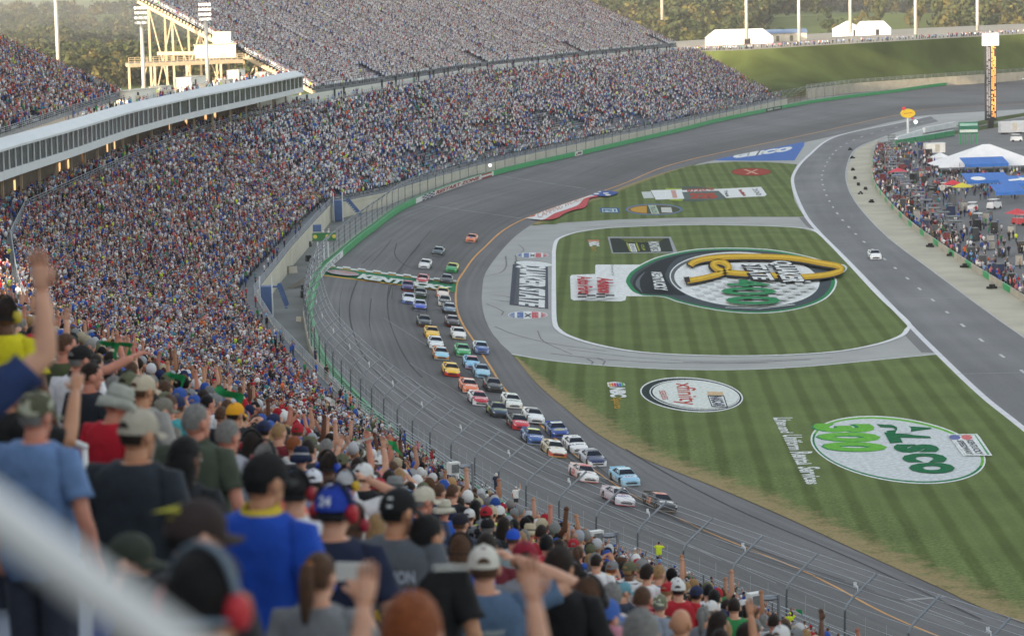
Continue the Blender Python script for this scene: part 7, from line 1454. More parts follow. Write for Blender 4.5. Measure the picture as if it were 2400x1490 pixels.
N(766, 1058, 27.5, 'person with short dark hair and blue ear cups', (206, 206, 214), hair='dark', hk='buzz', sk='brown', cups=(40, 70, 170), yaw=20, hyaw=14)
N(808, 1098, 23.5, 'person in white with a silver cap and yellow ear cups, hand on head', (218, 220, 224), hat='cap', hatc=(176, 178, 184), hair='dark', cups=(206, 170, 50), arms=('down', 'head'), yaw=14, hyaw=18, build=1.1, back=False)
N(733, 1098, 24.5, 'person in a white mesh cap just left of the silver cap', (108, 150, 186), hat='cap', hatc=(212, 214, 224), hair='dark', yaw=-2)
N(1038, 1168, 36, 'person in a wide pale canvas sun hat', (52, 96, 190), hat='brim', hatc=(188, 184, 168), band=(160, 156, 140), hair='grey', sk='red', yaw=14, build=1.1)
N(546, 942, 32.5, 'person in a golden yellow cap', (40, 42, 46), hat='cap', hatc=(226, 160, 40), hair='dark', sk='tan', yaw=18, hyaw=14, back=False)
r, P = N(146, 778, 27.5, 'person with a buzz cut in an olive sleeveless top stretching an arm forward', (74, 80, 52), hair='brown', hk='buzz', sk='red', arms=('down', 'point'), yaw=52, hyaw=4, sleeve=0)
N(374, 930, 26, 'person in a grey cap with a dark bill between the beige caps', (120, 116, 108), hat='cap', hatc=(124, 120, 110), hair='dark', yaw=40, hyaw=20)
N(617, 1034, 21.5, 'person with thinning grey hair, red ear cups and a coral shirt', (222, 116, 100), hair='grey', hk='buzz', sk='red', cups=(190, 40, 56), yaw=20, hyaw=14, build=1.1)
N(880, 1205, 23, 'person with long blond hair and a red shirt', (180, 36, 46), hair='blond', hk='long', yaw=2, fem=True, build=.92)
N(820, 1178, 18, 'person with brown hair and a dark red headset in a blue shirt', (62, 106, 172), hair='brown', hk='bob', cups=(150, 40, 56), yaw=20, hyaw=14, fem=True, build=.95)
N(985, 1138, 27, 'person in a pale two-tone cap over grey hair', (44, 56, 84), hat='cap', hatc=(196, 188, 172), hair='grey', sk='red', yaw=30, hyaw=24, back=False)
N(1142, 1212, 36, 'person in a black cap with a white back mark', (42, 44, 48), hat='cap', hatc=(28, 28, 30), hair='grey', yaw=0, back=False)
N(1201, 1238, 31, 'person in a bright royal blue cap', (150, 170, 176), hat='cap', hatc=(40, 82, 190), hair='brown', sk='red', yaw=8, back=False)
N(1137, 1244, 23.5, 'person with a close-shaved brown head behind the white cap', (106, 40, 50), hair='dark', hk='buzz', sk='brown', yaw=8, hyaw=8)
N(1418, 1342, 37, 'person in a straw cowboy hat', (60, 150, 170), hat='brim', hatc=(206, 164, 100), band=(150, 110, 64), hair='brown', yaw=12)
N(1456, 1362, 33, 'person in a teal cap with a light bill', (60, 66, 80), hat='cap', hatc=(104, 150, 164), hair='brown', yaw=40, hyaw=20, back=False)
N(1432, 1366, 25, 'person with thick grey-brown hair right of the pink shirt', (196, 190, 190), hair='grey', hk='thick', yaw=8, fem=True)
N(1076, 1200, 31, 'person in a black cap right of the canvas sun hat', (60, 70, 90), hat='cap', hatc=(36, 36, 46), hair='brown', yaw=24, back=False)
N(8, 695, 22, 'person in a yellow shirt at the left edge', (216, 204, 40), hair='dark', hk='short', sk='brown', yaw=20, cups=(190, 170, 60))
N(1545, 1392, 32, 'person in a mottled green cap at the bottom, next to the bald head', (70, 76, 60), hat='cap', hatc=(112, 116, 92), hair='grey', yaw=12)
N(1490, 1348, 40, 'person in a grey cap with orange ear cups', (64, 110, 170), hat='cap', hatc=(150, 152, 156), hair='dark', cups=(214, 110, 50), yaw=6)
N(1345, 1316, 27, 'person with a bald crown and black headset, pink collar', (176, 110, 130), hair='dark', hk='buzz', sk='red', cups=(36, 36, 40), yaw=10)
N(1270, 1300, 24, 'person in a red cap between the maroon cap and the dark hair', (72, 74, 82), hat='cap', hatc=(190, 36, 56), hair='dark', yaw=-4, back=False)
N(590, 1010, 27, 'person in a dark brown bob with red ear cups, left of the coral shirt', (60, 140, 210), hair='dark', hk='bob', cups=(160, 40, 50), yaw=10, fem=True)
# white handrails of the aisle in the foreground
HRM = M('handrail_white', S(236, 237, 238), .45, .06, 3)
def hrail(a, b, rad, label):
    a, b = np.array(a), np.array(b); r = empty('handrail', tuple(a), 0, label, 'handrail'); MB().tube([(0, 0, 0), tuple((b - a) * .5), tuple(b - a)], [rad] * 3, 14).build('rail', HRM, r, smooth=True)
    for t in (.02, .98): p = (b - a) * t; MB().tube([tuple(p), (p[0], p[1], near_floor(a[0] + p[0], a[1] + p[1]) - a[2])], rad * .9, 10).build('post', HRM, r, smooth=True)
hrail(at(-370, 935, 2.9), at(480, 1572, 2.25), .022, 'thick white handrail blurred across the lower left corner')
for i, (x0, y0, x1, y1, D) in enumerate([(118, 1012, 200, 1046, 21), (104, 1112, 205, 1150, 19), (95, 830, 130, 846, 30)]): hrail(at(x0, y0, D), at(x1, y1, D - 1.2), .022, ['white handrail beside the red shirt, upper bar', 'white handrail below the red shirt, lower bar', 'short white handrail far left behind the olive top'][i])
# ------------------------------------------------------------------ spectators further down the near deck, each a person of their own
PAL = [('white', (222, 222, 224), .17), ('pale grey', (176, 178, 184), .13), ('grey', (120, 122, 130), .11), ('charcoal', (58, 60, 66), .09), ('black', (34, 35, 38), .09), ('navy', (40, 48, 78), .08), ('royal blue', (46, 84, 170), .07), ('light blue', (126, 160, 200), .06), ('red', (172, 40, 50), .045), ('maroon', (110, 36, 46), .025), ('orange', (222, 110, 60), .018), ('neon yellow', (204, 222, 60), .014), ('green', (52, 130, 76), .025), ('olive', (88, 92, 66), .025), ('pink', (214, 130, 140), .02), ('tan', (176, 156, 126), .03), ('teal', (70, 150, 156), .02)]
PW = np.array([p[2] for p in PAL]); PW = PW / PW.sum()
PANTS = [(56, 64, 86), (70, 80, 104), (130, 122, 104), (44, 46, 52), (96, 96, 92), (150, 146, 136)]
HATS = [('white cap', (212, 212, 212)), ('black cap', (34, 34, 36)), ('grey cap', (126, 128, 130)), ('navy cap', (40, 48, 80)), ('red cap', (166, 36, 48)), ('beige cap', (182, 170, 146)), ('blue cap', (52, 84, 160)), ('olive cap', (96, 98, 76))]
POSES = [('down', 'down'), ('front', 'front'), ('down', 'up'), ('up', 'up'), ('face', 'face'), ('down', 'phone'), ('clap', 'clap'), ('point', 'down')]
PTXT = {0: '', 1: 'hands forward', 2: 'arm raised', 3: 'both arms raised', 4: 'hands at face', 5: 'hand lifted', 6: 'clapping', 7: 'pointing left'}
PROTO = {}
def proto(pose, head, fem):
    k = (pose, head, fem)
    if k in PROTO: return PROTO[k]
    P = Person(.94 if fem else 1.1, POSES[pose], 4, 10, .55, .026, 0 if fem else .02, True, fem); P.body(); P.shirt(); P.trousers(pose % 2 == 0)
    if head == 'cap': P.hair('under'); P.cap(True)
    elif head == 'hat': P.hair('under'); P.brim_hat(.14, .045, .09)
    else: P.hair(head)
    PROTO[k] = P; return P
KEYS = [(1418, 1342, 'straw hat'), (1038, 1168, 'canvas sun hat'), (546, 942, 'golden cap'), (703, 1042, 'navy bucket hat'), (1456, 1362, 'teal cap'), (1592, 1424, 'bald head'), (146, 778, 'olive sleeveless top'), (258, 893, 'grey bucket hat'), (1229, 1266, 'maroon cap'), (1201, 1238, 'royal blue cap'), (880, 1205, 'long blond hair'), (808, 1098, 'silver cap'), (617, 1034, 'coral shirt'), (455, 942, 'olive shirt'), (1375, 1350, 'pink shirt'), (985, 1138, 'two-tone cap'), (180, 806, 'white sleeveless shirt'), (922, 1140, 'cap numbered 1')]
cand = []
for k in range(K0 + 1, K1):
    v = V0
    while v < V1:
        v += .56 + random.uniform(-.03, .06)
        if (v % 14) < 1.1: continue
        u = (k + .25) * NST; q = ND_U * u + ND_V * v; z = NZ0 + NSL * (k + .5) * NST; hp_ = np.array([q[0], q[1], z + 1.7]); d = float((hp_ - cC) @ cF)
        if d < 14.5: continue
        x, y, _ = proj(hp_)
        if x < -60 or x > 2460 or y > 1560 or y < 0: continue
        if any((q[0] - a) ** 2 + (q[1] - b) ** 2 < .42 ** 2 for a, b in used): continue
        if x > 1000 and d < 36 and random.random() < .5: continue
        if d < 36 and any(abs(proj((a, b, z + 1.6))[0] - x) < 0.46 * FPX / d and d < math.hypot(a, b) for a, b in used): continue   # keep the rows behind the big figures visible
        cand.append((d, q, z, x, y))
cand.sort(key=lambda c: c[0])
NIND = 236
GRP = 'spectators standing on the near deck'
rr = random.Random(21); towels = []
lab_seen = {}
for d, q, z, x, y in cand[:NIND]:
    pose = rr.choices(range(8), [72, 9, 4, 1, 6, 4, 3, 1])[0]; fem = rr.random() < .35; head = rr.choices(['cap', 'hat', 'short', 'buzz', 'thick'], [45, 4, 30, 12, 9])[0] if not fem else rr.choices(['cap', 'bob', 'long', 'pony'], [15, 25, 35, 25])[0]
    if pose > 1 and x > 900 and rr.random() < .6: pose = 0
    P = proto(pose, head, fem); ci = int(rng.choice(len(PAL), p=PW)); cn, cc, _ = PAL[ci]; hn, hc = HATS[rr.randrange(8)]; hcol = rr.choices(['dark', 'black', 'brown', 'grey', 'blond', 'red'], [25, 20, 28, 14, 10, 3])[0]; sk = rr.choices(['fair', 'tan', 'red', 'brown'], [45, 30, 20, 5])[0]
    kx, ky, kn = min(KEYS, key=lambda t: (t[0] - x) ** 2 + (t[1] - y) ** 2); dx, dy = x - kx, y - ky; n = math.hypot(dx, dy)
    where = ('right of ' if dx > 0 else 'left of ') if abs(dx) > abs(dy) else ('below ' if dy > 0 else 'above '); where = ('just ' if n < 60 else 'well ' if n > 170 else '') + where + kn
    hd = hn if head == 'cap' else 'brimmed hat' if head == 'hat' else {'short': 'short %s hair', 'buzz': 'cropped %s hair', 'thick': 'thick %s hair', 'bob': '%s bobbed hair', 'long': 'long %s hair', 'pony': '%s ponytail'}[head] % hcol
    lb = 'person in %s shirt, %s, %s%s' % (cn, hd, (PTXT[pose] + ', ') if PTXT[pose] else '', where)
    pk = rr.choice(['striped', 'checked', 'camo']) if rr.random() < .2 and cn not in ('neon yellow', 'orange') else None
    if pk: lb = lb.replace(cn + ' shirt', {'camo': 'mottled'}.get(pk, pk) + ' ' + cn + ' shirt', 1)
    if len(lb.replace('-', ' ').split()) > 16: lb = lb.replace(hd + ', ', '', 1)
    mats = dict(skin=skin(sk), shirt=cloth_pat(cc, pk) if pk else cloth(cc), trousers=cloth(rr.choice(PANTS)), hair=hairm(HAIRC[hcol]), hat=cloth(hc), band=cloth((90, 90, 90)), band2=cloth((40, 40, 44)))
    sc = rr.uniform(.93, 1.05) * (.95 if fem else 1); yaw = 14 + rr.uniform(-18, 26)
    P.place((q[0], q[1], z), yaw, sc, lb, mats, GRP)
    if pose in (2, 3) and rr.random() < .4: towels.append((Vector((q[0], q[1], z)), yaw, sc, kn, x, y))
# green cloths waved above the crowd
TOW = [M('towel_green', S(36, 138, 82), .85, .15, 6), M('towel_white', S(214, 216, 216), .85, .1, 6)]
def towel(loc, rz, i, label, grp, wd=.28, ht=.09):
    mb = MB(); n, m_ = 9, 5; g = []
    for a in range(n):
        for b in range(m_):
            s_, t = a / (n - 1), b / (m_ - 1); g.append((wd * s_, .07 * math.sin(7 * s_ + 2 * t + i), -.10 * s_ ** 2 - ht * 1.5 * t * (.3 + .7 * s_) + .012 * math.sin(9 * s_ + i) * t))
    fs = [(a * m_ + b, a * m_ + b + 1, (a + 1) * m_ + b + 1, (a + 1) * m_ + b) for a in range(n - 1) for b in range(m_ - 1)]; k = len(g); mb.add(g, fs); mb.add([(x, y + .008, z) for x, y, z in g], [f[::-1] for f in fs])
    o = mb.build('towel', TOW[0 if i % 6 else 1], None, True); o.location = loc; o.rotation_euler = (0, 0, rz); tag(o, label, 'towel', grp); return o
for i, (p, yaw, sc, kn, x, y) in enumerate(towels):
    h = Matrix.Rotation(-math.radians(yaw), 3, 'Z') @ Vector(ARMS['up'][1]) * sc; kx, ky, kn = min(KEYS, key=lambda t: (t[0] - x) ** 2 + (t[1] - y) ** 2)
    w_ = ('right of ' if x > kx else 'left of ') if abs(x - kx) > abs(y - ky) else ('below ' if y > ky else 'above ')
    towel(p + h + Vector((0, 0, .06)), rr.uniform(-2.5, .8), i, '%s cloth waved over the heads, %s%s' % ('green' if i % 6 else 'white', w_, kn), 'cloths waved by the near crowd')
for i, (px, py, D, rz, wd) in enumerate([(500, 905, 33, -.4, .46), (395, 868, 34, -.5, .28), (240, 795, 33, -.6, .34), (285, 800, 36, -.6, .26), (1170, 1200, 52, .2, .42), (760, 930, 60, .2, .3), (1265, 1250, 50, .1, .34)]):
    towel(at(px, py, D), rz, i + 1, ['long green flag-like cloth stretched above the yellow cap', 'green cloth waved left of the long green one', 'green cloth held out over the olive sleeveless top', 'smaller green cloth beside the olive sleeveless top', 'long green cloth stretched out near the canvas sun hat', 'green cloth hanging from a raised hand in mid crowd', 'green cloth raised in front of the track edge'][i], None, wd * .8, .10)

# ------------------------------------------------------------------ the mass of the crowd
def tmpl(mb):
    F_ = []; Pn = []
    for f, m_ in zip(mb.f, mb.m):
        for i in range(1, len(f) - 1): F_.append((f[0], f[i], f[i + 1])); Pn.append(m_)
    return np.array(mb.v, np.float32), np.array(F_, np.int32), np.array(Pn, np.int32)
def torso_ring(z, rx, ry, n): return [Vector((rx * math.cos(6.2832 * (k + .5) / n), ry * math.sin(6.2832 * (k + .5) / n), z)) for k in range(n)]
def t_mid(pose, hat, n=8, detail=True):
    mb = MB(); mb.rings([torso_ring(.82, .17, .12, n), torso_ring(1.1, .175, .135, n), torso_ring(1.36, .2, .12, n), torso_ring(1.47, .10, .07, n)], 1); mb.tube([(0, 0, 1.45), (0, .01, 1.56)], [.055, .055], 5, 0)
    mb.ball((0, .01, 1.645), (.08, .1, .115), 8, 6, 0); mb.ball((0, -.012, 1.675), (.088, .105, .105), 8, 5, 3)
    if hat: mb.add([(-.08, .07, 1.685), (.08, .07, 1.685), (.06, .19, 1.66), (-.06, .19, 1.66)], [(0, 1, 2, 3)], 3)
    for side, nm in ((-1, pose[0]), (1, pose[1])):
        e, h = ARMS[nm]; a = Vector((side * .2, 0, 1.40)); e = Vector((side * e[0], e[1], e[2])); h = Vector((side * h[0], h[1], h[2]))
        mb.tube([a, a.lerp(e, .6)], [.07, .068], 5, 1); mb.tube([a.lerp(e, .5), e, h], [.045, .043, .034], 5, 0); mb.ball(h, .045, 5, 4, 0)
    for side in (-1, 1): mb.tube([(side * .09, 0, .84), (side * .1, 0, .45), (side * .1, 0, .02)], [.1, .075, .06], 5, 2)
    return tmpl(mb)
def t_low(pose, hat):
    mb = MB(); mb.rings([torso_ring(.80, .19, .14, 5), torso_ring(1.38, .24, .15, 5), torso_ring(1.49, .12, .09, 5)], 1); mb.ball((0, .01, 1.63), (.085, .1, .13), 5, 4, 0); mb.ball((0, -.015, 1.69), (.095, .11, .09), 5, 3, 3)
    if hat: mb.add([(-.08, .07, 1.69), (.08, .07, 1.69), (.06, .19, 1.66), (-.06, .19, 1.66)], [(0, 1, 2, 3)], 3)
    for side, nm in ((-1, pose[0]), (1, pose[1])):
        e, h = ARMS[nm]; mb.tube([(side * .2, 0, 1.40), (side * e[0], e[1], e[2])], [.072, .058], 3, 1, False); mb.tube([(side * e[0], e[1], e[2]), (side * h[0], h[1], h[2])], [.045, .04], 3, 0, False)
    mb.rings([torso_ring(.05, .13, .08, 4), torso_ring(.86, .165, .11, 4)], 2, False); return tmpl(mb)
def t_far():
    mb = MB(); mb.rings([torso_ring(.84, .2, .14, 4), torso_ring(1.42, .25, .15, 4)], 1, True); mb.f.pop(-2); mb.m.pop(-2); mb.ball((0, 0, 1.62), (.10, .11, .14), 4, 2, 0); mb.ball((0, -.02, 1.70), (.105, .115, .085), 4, 2, 3); mb.rings([torso_ring(.05, .15, .1, 4), torso_ring(.86, .17, .12, 4)], 2, False); return tmpl(mb)
TM = [t_mid(POSES[i], h) for i in (0, 0, 0, 0, 1, 2, 4, 5, 6) for h in (0, 1)]; TL = [t_low(POSES[i], h) for i in (0, 0, 0, 0, 0, 0, 0, 1, 2, 4) for h in (0, 1)]; TF = [t_far()]
cV, cFc, cCol = [], [], []; voff = 0
SH = np.array([S(*p[1]) for p in PAL]); SKA = .8 * np.array([SKINC['fair'], SKINC['tan'], SKINC['red'], SKINC['fair'], SKINC['brown']]); PT = np.array([S(*c) for c in PANTS[:2] + PANTS[3:5]]); HT = np.array([S(*h[1]) for h in HATS] + [S(214, 214, 216), S(190, 192, 198), S(150, 154, 164)] + [S(*HAIRC[k]) for k in ('dark', 'black', 'brown', 'grey', 'blond')])
def add_people(pos, yaw, tset, sc=None, white=0.0):
    """bake many small figures: pos (N,3), yaw (N,) = facing"""
    global voff
    pos = np.asarray(pos, np.float32); N_ = len(pos)
    if not N_: return
    yaw = np.asarray(yaw, np.float32); sc = rng.uniform(.9, 1.06, N_).astype(np.float32) if sc is None else sc; which = rng.integers(0, len(tset), N_)
    w2 = PW.copy(); w2[0] += white; w2[1] += white * .3; w2 *= np.array([1.1, .9, .75, .8, .8, 1.2, 1.9, 1.4, 1.7, 1.2, 1.4, 1.4, 1.2, .5, 1.2, .6, 1.3]); w2[1] += white * .4; w2 /= w2.sum()
    for t in range(len(tset)):
        i = np.where(which == t)[0]
        if not len(i): continue
        V, F_, Pn = tset[t]; c, s_ = np.cos(yaw[i])[:, None], np.sin(yaw[i])[:, None]; x, y = V[None, :, 0], V[None, :, 1]
        X = np.stack([(x * c - y * s_) * sc[i][:, None] + pos[i, 0:1], (x * s_ + y * c) * sc[i][:, None] + pos[i, 1:2], V[None, :, 2] * sc[i][:, None] + pos[i, 2:3]], -1).reshape(-1, 3)
        F2 = (F_[None] + (np.arange(len(i)) * len(V))[:, None, None]).reshape(-1, 3) + voff; voff += len(X)
        cols = np.stack([SKA[rng.integers(0, 5, len(i))], SH[rng.choice(len(SH), len(i), p=w2)], PT[rng.integers(0, len(PT), len(i))], HT[rng.integers(0, len(HT), len(i))]], 1) * rng.uniform(.8, 1.15, (len(i), 1, 1))
        cV.append(X); cFc.append(F2); cCol.append(cols[:, Pn].reshape(-1, 3))
def in_view(P_, mx=220):
    v = P_ - cC; k = v @ cF; x = CX + FPX * (v @ cR) / k; y = CY - FPX * (v @ cU) / k; return (k > 5) & (x > -mx) & (x < 2400 + mx) & (y > -150) & (y < 1490 + 160), k
# rest of the near deck
rest = cand[NIND:]
if rest: add_people([(q[0] + random.uniform(-.06, .06), q[1], z) for d, q, z, x, y in rest], [-math.radians(14 + random.uniform(-22, 28)) for _ in rest], TM)
# lower bowl
P_ = []; Y_ = []
for k in range(NROW):
    s_ = 20.0
    while s_ < fl[-1] - 1:
        s_ += .52 + rng.uniform(-.04, .14)
        if (s_ % 23) < 1.25: continue
        p, a, b = stand_pt(s_, row_t(k) + (1 - WALK) / NROW * .22)
        far = p[1] > 600
        dens = .87
        if far and k < 15: dens = .72 if math.sin(s_ * .11) + math.sin(s_ * .043 + k * .35) < .35 else .22
        elif k < 9 and 240 < p[1] < 330: dens = .7
        if rng.random() > dens: continue
        d = (a - b)[:2]; jt = rng.uniform(-.008, .012); P_.append((p[0] + (b[0] - a[0]) * jt, p[1] + (b[1] - a[1]) * jt + rng.uniform(-.14, .14), row_z(a, b, k) + (.38 if rng.random() < .16 else 0))); Y_.append(math.atan2(d[1], d[0]) - math.pi / 2 + rng.uniform(-.35, .35) - (.5 if p[1] > 420 else -.3))
P_ = np.array(P_); Y_ = np.array(Y_); ok, dep = in_view(P_ + [0, 0, 1.5])
m_ = ok & (dep < 225); add_people(P_[m_], Y_[m_], TM); m_ = ok & (dep >= 225) & (dep < 540); add_people(P_[m_], Y_[m_], TL); m_ = ok & (dep >= 540); add_people(P_[m_], Y_[m_], TF, None, .16)
# people at the front railing
P_ = []; Y_ = []
for s_ in np.arange(30, fl[-1], .9):
    p, a, b = stand_pt(s_, .015 + .05 * rng.random())
    dn = .38 if p[1] < 330 else .10
    if rng.random() > dn: continue
    d = (a - b)[:2]; P_.append((p[0], p[1], 6.3)); Y_.append(math.atan2(d[1], d[0]) - math.pi / 2 + rng.uniform(-.6, .6))
P_ = np.array(P_); Y_ = np.array(Y_); ok, dep = in_view(P_); m_ = ok & (dep < 300); add_people(P_[m_], Y_[m_], TM); add_people(P_[ok & (dep >= 300)], Y_[ok & (dep >= 300)], TL)
# concourse
P_ = []; Y_ = []
for i in range(len(PR) - 1):
    a, b = PR[i][-1], PR[i + 1][-1]; L_ = np.linalg.norm(b - a)
    for _ in range(int(L_ * (3.0 if a[1] < 600 else .4))): t = rng.random(); q = a * (1 - t) + b * t + back_dir(i) * rng.uniform(.5, 5.0); P_.append((q[0], q[1], q[2] + .9)); Y_.append(rng.uniform(0, 6.28))
P_ = np.array(P_); Y_ = np.array(Y_); ok, dep = in_view(P_); add_people(P_[ok], Y_[ok], TL)
# upper decks
def fill_deck(fr, up, run, slope, gap_, white):
    P_ = []; Y_ = []; n = int(run / .8)
    for (a, da), (b, db) in zip(zip(fr[:-1], up[:-1]), zip(fr[1:], up[1:])):
        a, b = np.array(a), np.array(b); L_ = np.linalg.norm((b - a)[:2])
        for k in range(n):
            for t in np.arange(0, 1, .56 / L_):
                t2 = t + rng.uniform(-.15, .15) / L_; q = a * (1 - t2) + b * t2; d = np.array(da) * (1 - t2) + np.array(db) * t2; d = np.array([d[0], d[1], 0]) / np.linalg.norm(d[:2])
                if (q[1] % 21) < 1.7 or rng.random() > gap_: continue
                if k < 8 and (q[1] % 84) < 6: continue
                P_.append(q + d * (k + .3) * .8 + [0, 0, (k + .5) * .8 * slope]); Y_.append(math.atan2(-d[1], -d[0]) - math.pi / 2 + rng.uniform(-.4, .4))
    P_ = np.array(P_); Y_ = np.array(Y_); ok, dep = in_view(P_, 120); near = ok & (dep < 520); add_people(P_[near], Y_[near], TL); add_people(P_[ok & ~near], Y_[ok & ~near], TF, None, white)
fill_deck(LU, [(-1, -.25), (-1, -.2), (-1, -.12), (-1, -.02), (-1, .02), (-1, .1)], 40, .47, .62, 0.05)
fill_deck(RU, RD, 44, .5, .92, 1.3)
# ridge, roof and paddock
P_ = []
for a, b in zip(bt[:-1], bt[1:]):
    L_ = np.linalg.norm(b - a)
    for _ in range(int(L_ * 1.5)): t = rng.random(); P_.append(a * (1 - t) + b * t + np.array([-.5, 4.5 + 10 * rng.random() ** 2, .1]))
for i in range(len(pts) - 1):
    if proj(pts[i])[0] > 250:
        for _ in range(6): P_.append(pts[i] + D_[i] * rng.uniform(2.5, 11) + [0, 0, hs_[i] - 1.38])
P_ = np.array(P_); add_people(P_, rng.uniform(0, 6.28, len(P_)), TF, None, .1)
P_ = []
for i in range(4, len(pw) - 1):
    t = (pw[i + 1] - pw[i])[:2]; t /= np.linalg.norm(t) + 1e-9; n = np.array([t[1], -t[0], 0]); n = n if n[0] > 0 else -n
    for _ in range(8): P_.append(pw[i] + np.array([t[0], t[1], 0]) * rng.uniform(0, 3) + n * (.4 + 15 * rng.random() ** 1.7) + [0, 0, 0.02])
for _ in range(160): P_.append(G(rng.uniform(2180, 2390), rng.uniform(405, 470), .05))
P_ = np.array(P_); ok, dep = in_view(P_, 150); add_people(P_[ok], rng.uniform(0, 6.28, int(ok.sum())), TL)
# green cloths among the lower rows
V = np.concatenate(cV); F2 = np.concatenate(cFc); Cc = np.concatenate(cCol)
def crowd_object():
    me = bpy.data.meshes.new('crowd'); nf = len(F2); me.vertices.add(len(V)); me.vertices.foreach_set('co', V.astype(np.float32).ravel()); me.loops.add(nf * 3); me.loops.foreach_set('vertex_index', F2.astype(np.int32).ravel()); me.polygons.add(nf); me.polygons.foreach_set('loop_start', np.arange(0, nf * 3, 3, dtype=np.int32))
    me.update(calc_edges=False); me.polygons.foreach_set('use_smooth', np.ones(nf, bool)); A_ = me.attributes.new('Col', 'FLOAT_COLOR', 'FACE'); A_.data.foreach_set('color', np.concatenate([Cc, np.ones((nf, 1))], 1).astype(np.float32).ravel()); me.materials.append(attr_mat('crowd_clothes')); me.update(); o = put('crowd', me); tag(o, 'dense crowd of thousands of spectators filling the stands and pit side', 'crowd', None, 'stuff'); print('CROWD faces', nf)
crowd_object()
# ------------------------------------------------------------------ single people apart from the crowd
rr = random.Random(3)
def solo(loc, facing, label, shirt, pants, pose, head, hatc=(220, 220, 220), hair='dark', sk='tan', sc=1.0):
    P = proto(pose, head, False); return P.place(tuple(loc), facing, sc, label, dict(skin=skin(sk), shirt=cloth(shirt), trousers=cloth(pants), hair=hairm(HAIRC[hair]), hat=cloth(hatc), band=cloth((120, 120, 120)), band2=cloth((40, 40, 44))))
solo(G(1852, 1498, 6.9), 20, 'steward in a neon yellow shirt and cap with an arm raised at the front railing', (206, 226, 50), (60, 60, 66), 2, 'cap', (206, 226, 50))
towel(G(1852, 1498, 6.9) + np.array([.4, .2, 1.9]), .3, 1, 'small green cloth held by the neon yellow steward at the railing', None, .45, .22)
solo(G(734, 797, 3.1), 60, 'person in a tan shirt and dark trousers standing behind the outer wall barrier', (150, 120, 100), (40, 42, 48), 1, 'short')
solo(G(766, 892, 6.3), 40, 'person in black standing alone at the front railing, khaki shorts', (52, 44, 42), (150, 136, 112), 0, 'short')
solo(G(740, 852, 6.3), 60, 'person in a navy shirt leaning over the front railing', (44, 52, 84), (44, 48, 70), 0, 'short')
solo(G(1164, 1158, 6.4), 25, 'person in a dark navy suit and white bucket hat above the wall', (40, 48, 74), (40, 48, 74), 1, 'hat', (222, 222, 220))
solo(G(1210, 1190, 6.4), 20, 'person in a white shirt and cap at the railing right of the bucket hat', (222, 222, 222), (70, 70, 76), 2, 'cap', (222, 222, 222))
solo(G(1545, 1325, 6.6), 20, 'person in a broad neon yellow shirt at the railing, middle of the lower crowd', (206, 226, 50), (60, 60, 66), 4, 'short')
for i, (dx, lb) in enumerate([(.6, 'left'), (2.0, 'right')]): solo((-30.6 + dx * .6 - .2, 451.5, 7.15), 80, 'official in a white suit standing on the flag stand, %s of the two' % lb, (222, 222, 220), (222, 222, 220), 2 if i else 0, 'cap')
bpy.data.scenes.remove(WORK)
# ------------------------------------------------------------------ woods on the hills
LEAF = attr_mat('foliage', .9); BARK = M('bark', (.09, .07, .05), .9, .2, 2)
def crown(rs, h, w_, base, n, leaf):
    """leaf clumps spread unevenly through a crown"""
    V = []; C_ = []; cl = [(rs.normal(0, .36, 3) * [w_, w_, h * .5] + [0, 0, h * .58], rs.uniform(.28, .5) * w_) for _ in range(9)]
    for _ in range(n):
        c, r_ = cl[rs.integers(0, 9)]; d = rs.normal(0, 1, 3); d /= np.linalg.norm(d); p = c + d * r_ * rs.uniform(.7, 1.05); u = rs.normal(0, 1, 3); u -= d * (u @ d) * .7; u /= np.linalg.norm(u); v = np.cross(d, u); v /= np.linalg.norm(v) + 1e-6; k = leaf * rs.uniform(.6, 1.3)
        p[2] = max(p[2], h * .12); V += [p - u * k, p + v * k * .8, p + u * k, p - v * k * .8]; C_.append(np.array(base) * rs.uniform(.6, 1.4))
    return np.array(V), np.array(C_)
def leaf_mesh(name, V, C_):
    nf = len(V) // 4; me = bpy.data.meshes.new(name); me.vertices.add(len(V)); me.vertices.foreach_set('co', V.astype(np.float32).ravel()); me.loops.add(nf * 4); me.loops.foreach_set('vertex_index', np.arange(nf * 4, dtype=np.int32)); me.polygons.add(nf); me.polygons.foreach_set('loop_start', np.arange(0, nf * 4, 4, dtype=np.int32)); me.update(calc_edges=True)
    A_ = me.attributes.new('Col', 'FLOAT_COLOR', 'FACE'); A_.data.foreach_set('color', np.concatenate([C_, np.ones((nf, 1))], 1).astype(np.float32).ravel()); me.materials.append(LEAF); me.update(); return me
rs = np.random.default_rng(9); KIND = [('dark green', (.034, .050, .018)), ('olive green', (.056, .064, .022)), ('yellowish', (.092, .082, .028)), ('grey green', (.044, .056, .026))]
protoT = [(k, leaf_mesh('crown', *crown(rs, 13, 5.5, KIND[k][1], 1100, .5)), MB().tube([(0, 0, -1), (.1, 0, 3), (0, .1, 8)], [.5, .38, .15], 7).mesh('trunk', BARK, True)) for k in (0, 1, 2, 3, 1, 2)]
WH = ['beyond the left upper deck', 'behind the tents on the ridge', 'beyond the light masts', 'at the right end of the ridge']
n_t = 0
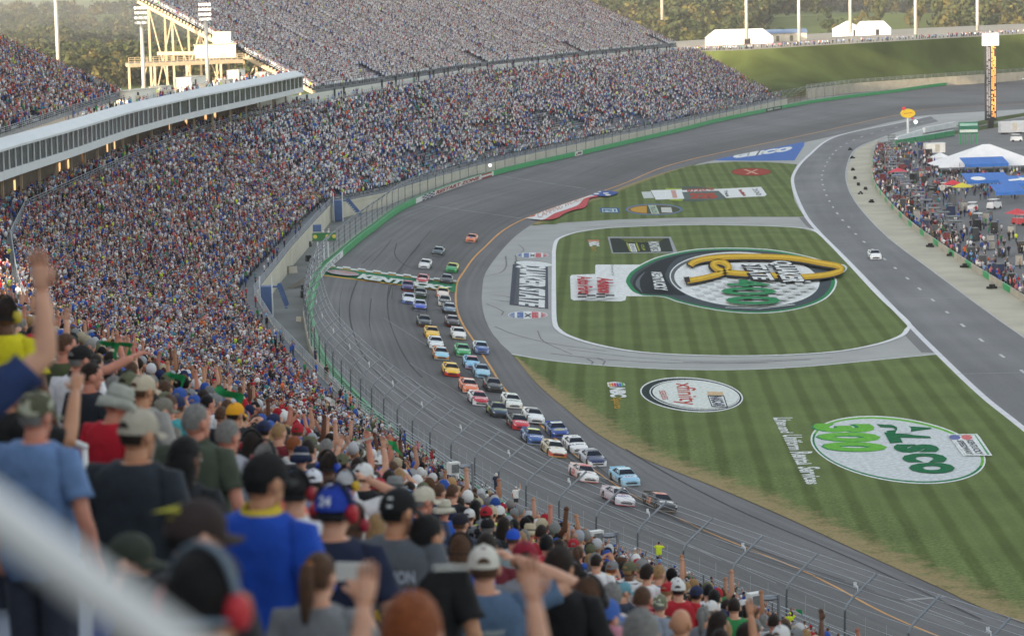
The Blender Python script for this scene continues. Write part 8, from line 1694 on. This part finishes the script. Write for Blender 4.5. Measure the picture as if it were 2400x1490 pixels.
for i in range(150):
    if i < 70: px, D = rs.uniform(-60, 400), rs.uniform(1450, 2300)
    else: px, D = rs.uniform(1600, 2460), rs.uniform(1750, 2600)
    p = at(px, 100, D); p[2] = hz(p[0], p[1]); k, me, tk = protoT[int(rs.integers(0, 6))]; wh = (WH[0] if px < 260 else WH[2]) if i < 70 else (WH[1] if px < 2150 else WH[3]); sz = rs.uniform(.8, 1.5)
    o = empty('broadleaf_tree', tuple(p), rs.uniform(0, 6.28), '%s %s broadleaf tree in the wood %s' % ('large' if sz > 1.25 else 'small' if sz < .95 else 'mid-sized', KIND[k][0], wh), 'tree', 'trees in the woods beyond the speedway'); o.scale = (sz, sz, sz * rs.uniform(.85, 1.1)); put('crown', me, o); put('trunk', tk, o)
VV = []; CC = []
base_c = [crown(np.random.default_rng(40 + j), 12, 6.5, (1, 1, 1), 110, 1.25) for j in range(8)]
for i in range(9000):
    left = i < 4200
    px = rs.uniform(-150, 700) if left else rs.uniform(1350, 2600); D = 1500 * (1 / (1 - rs.random() * .78)) if left else 1900 * (1 / (1 - rs.random() * .68)); p = at(px, 100, D); p[2] = hz(p[0], p[1])
    f = math.sin(p[0] / 130 + 1.1) + math.sin(p[1] / 260 + .4) + .6 * math.sin((p[0] + p[1]) / 90)
    if f < -1.1: continue
    if not left and abs((p[0] - 290) - (p[1] - 2300) * .16) < 70 and p[1] < 3200: continue
    V, C_ = base_c[i % 8]; sz = rs.uniform(.8, 1.5) * (1 + (D - 1500) / 6000); a = rs.uniform(0, 6.28); R2 = np.array([[math.cos(a), -math.sin(a), 0], [math.sin(a), math.cos(a), 0], [0, 0, 1]])
    VV.append((V @ R2.T) * sz + p); CC.append(C_ * np.array(KIND[int(rs.choice(4, p=[.35, .3, .15, .2]))][1]))
o = put('woods', leaf_mesh('woods', np.concatenate(VV), np.concatenate(CC))); tag(o, 'far wooded hills reading as one mass of trees', 'woods', None, 'stuff')
# ------------------------------------------------------------------ evening haze
hm = bpy.data.materials.new('haze'); hm.use_nodes = True; n = hm.node_tree
for nd in list(n.nodes):
    if nd.type == 'BSDF_PRINCIPLED': n.nodes.remove(nd)
v = n.nodes.new('ShaderNodeVolumePrincipled'); v.inputs['Color'].default_value = (.86, .88, .92, 1); v.inputs['Density'].default_value = HAZE; v.inputs['Anisotropy'].default_value = .2
n.links.new(v.outputs[0], n.nodes['Material Output'].inputs['Volume'])
if HAZE > 0:
    o = MB().box((0, 5900, 30), (14000, 12200, 240)).build('haze', hm); tag(o, kind='stuff')
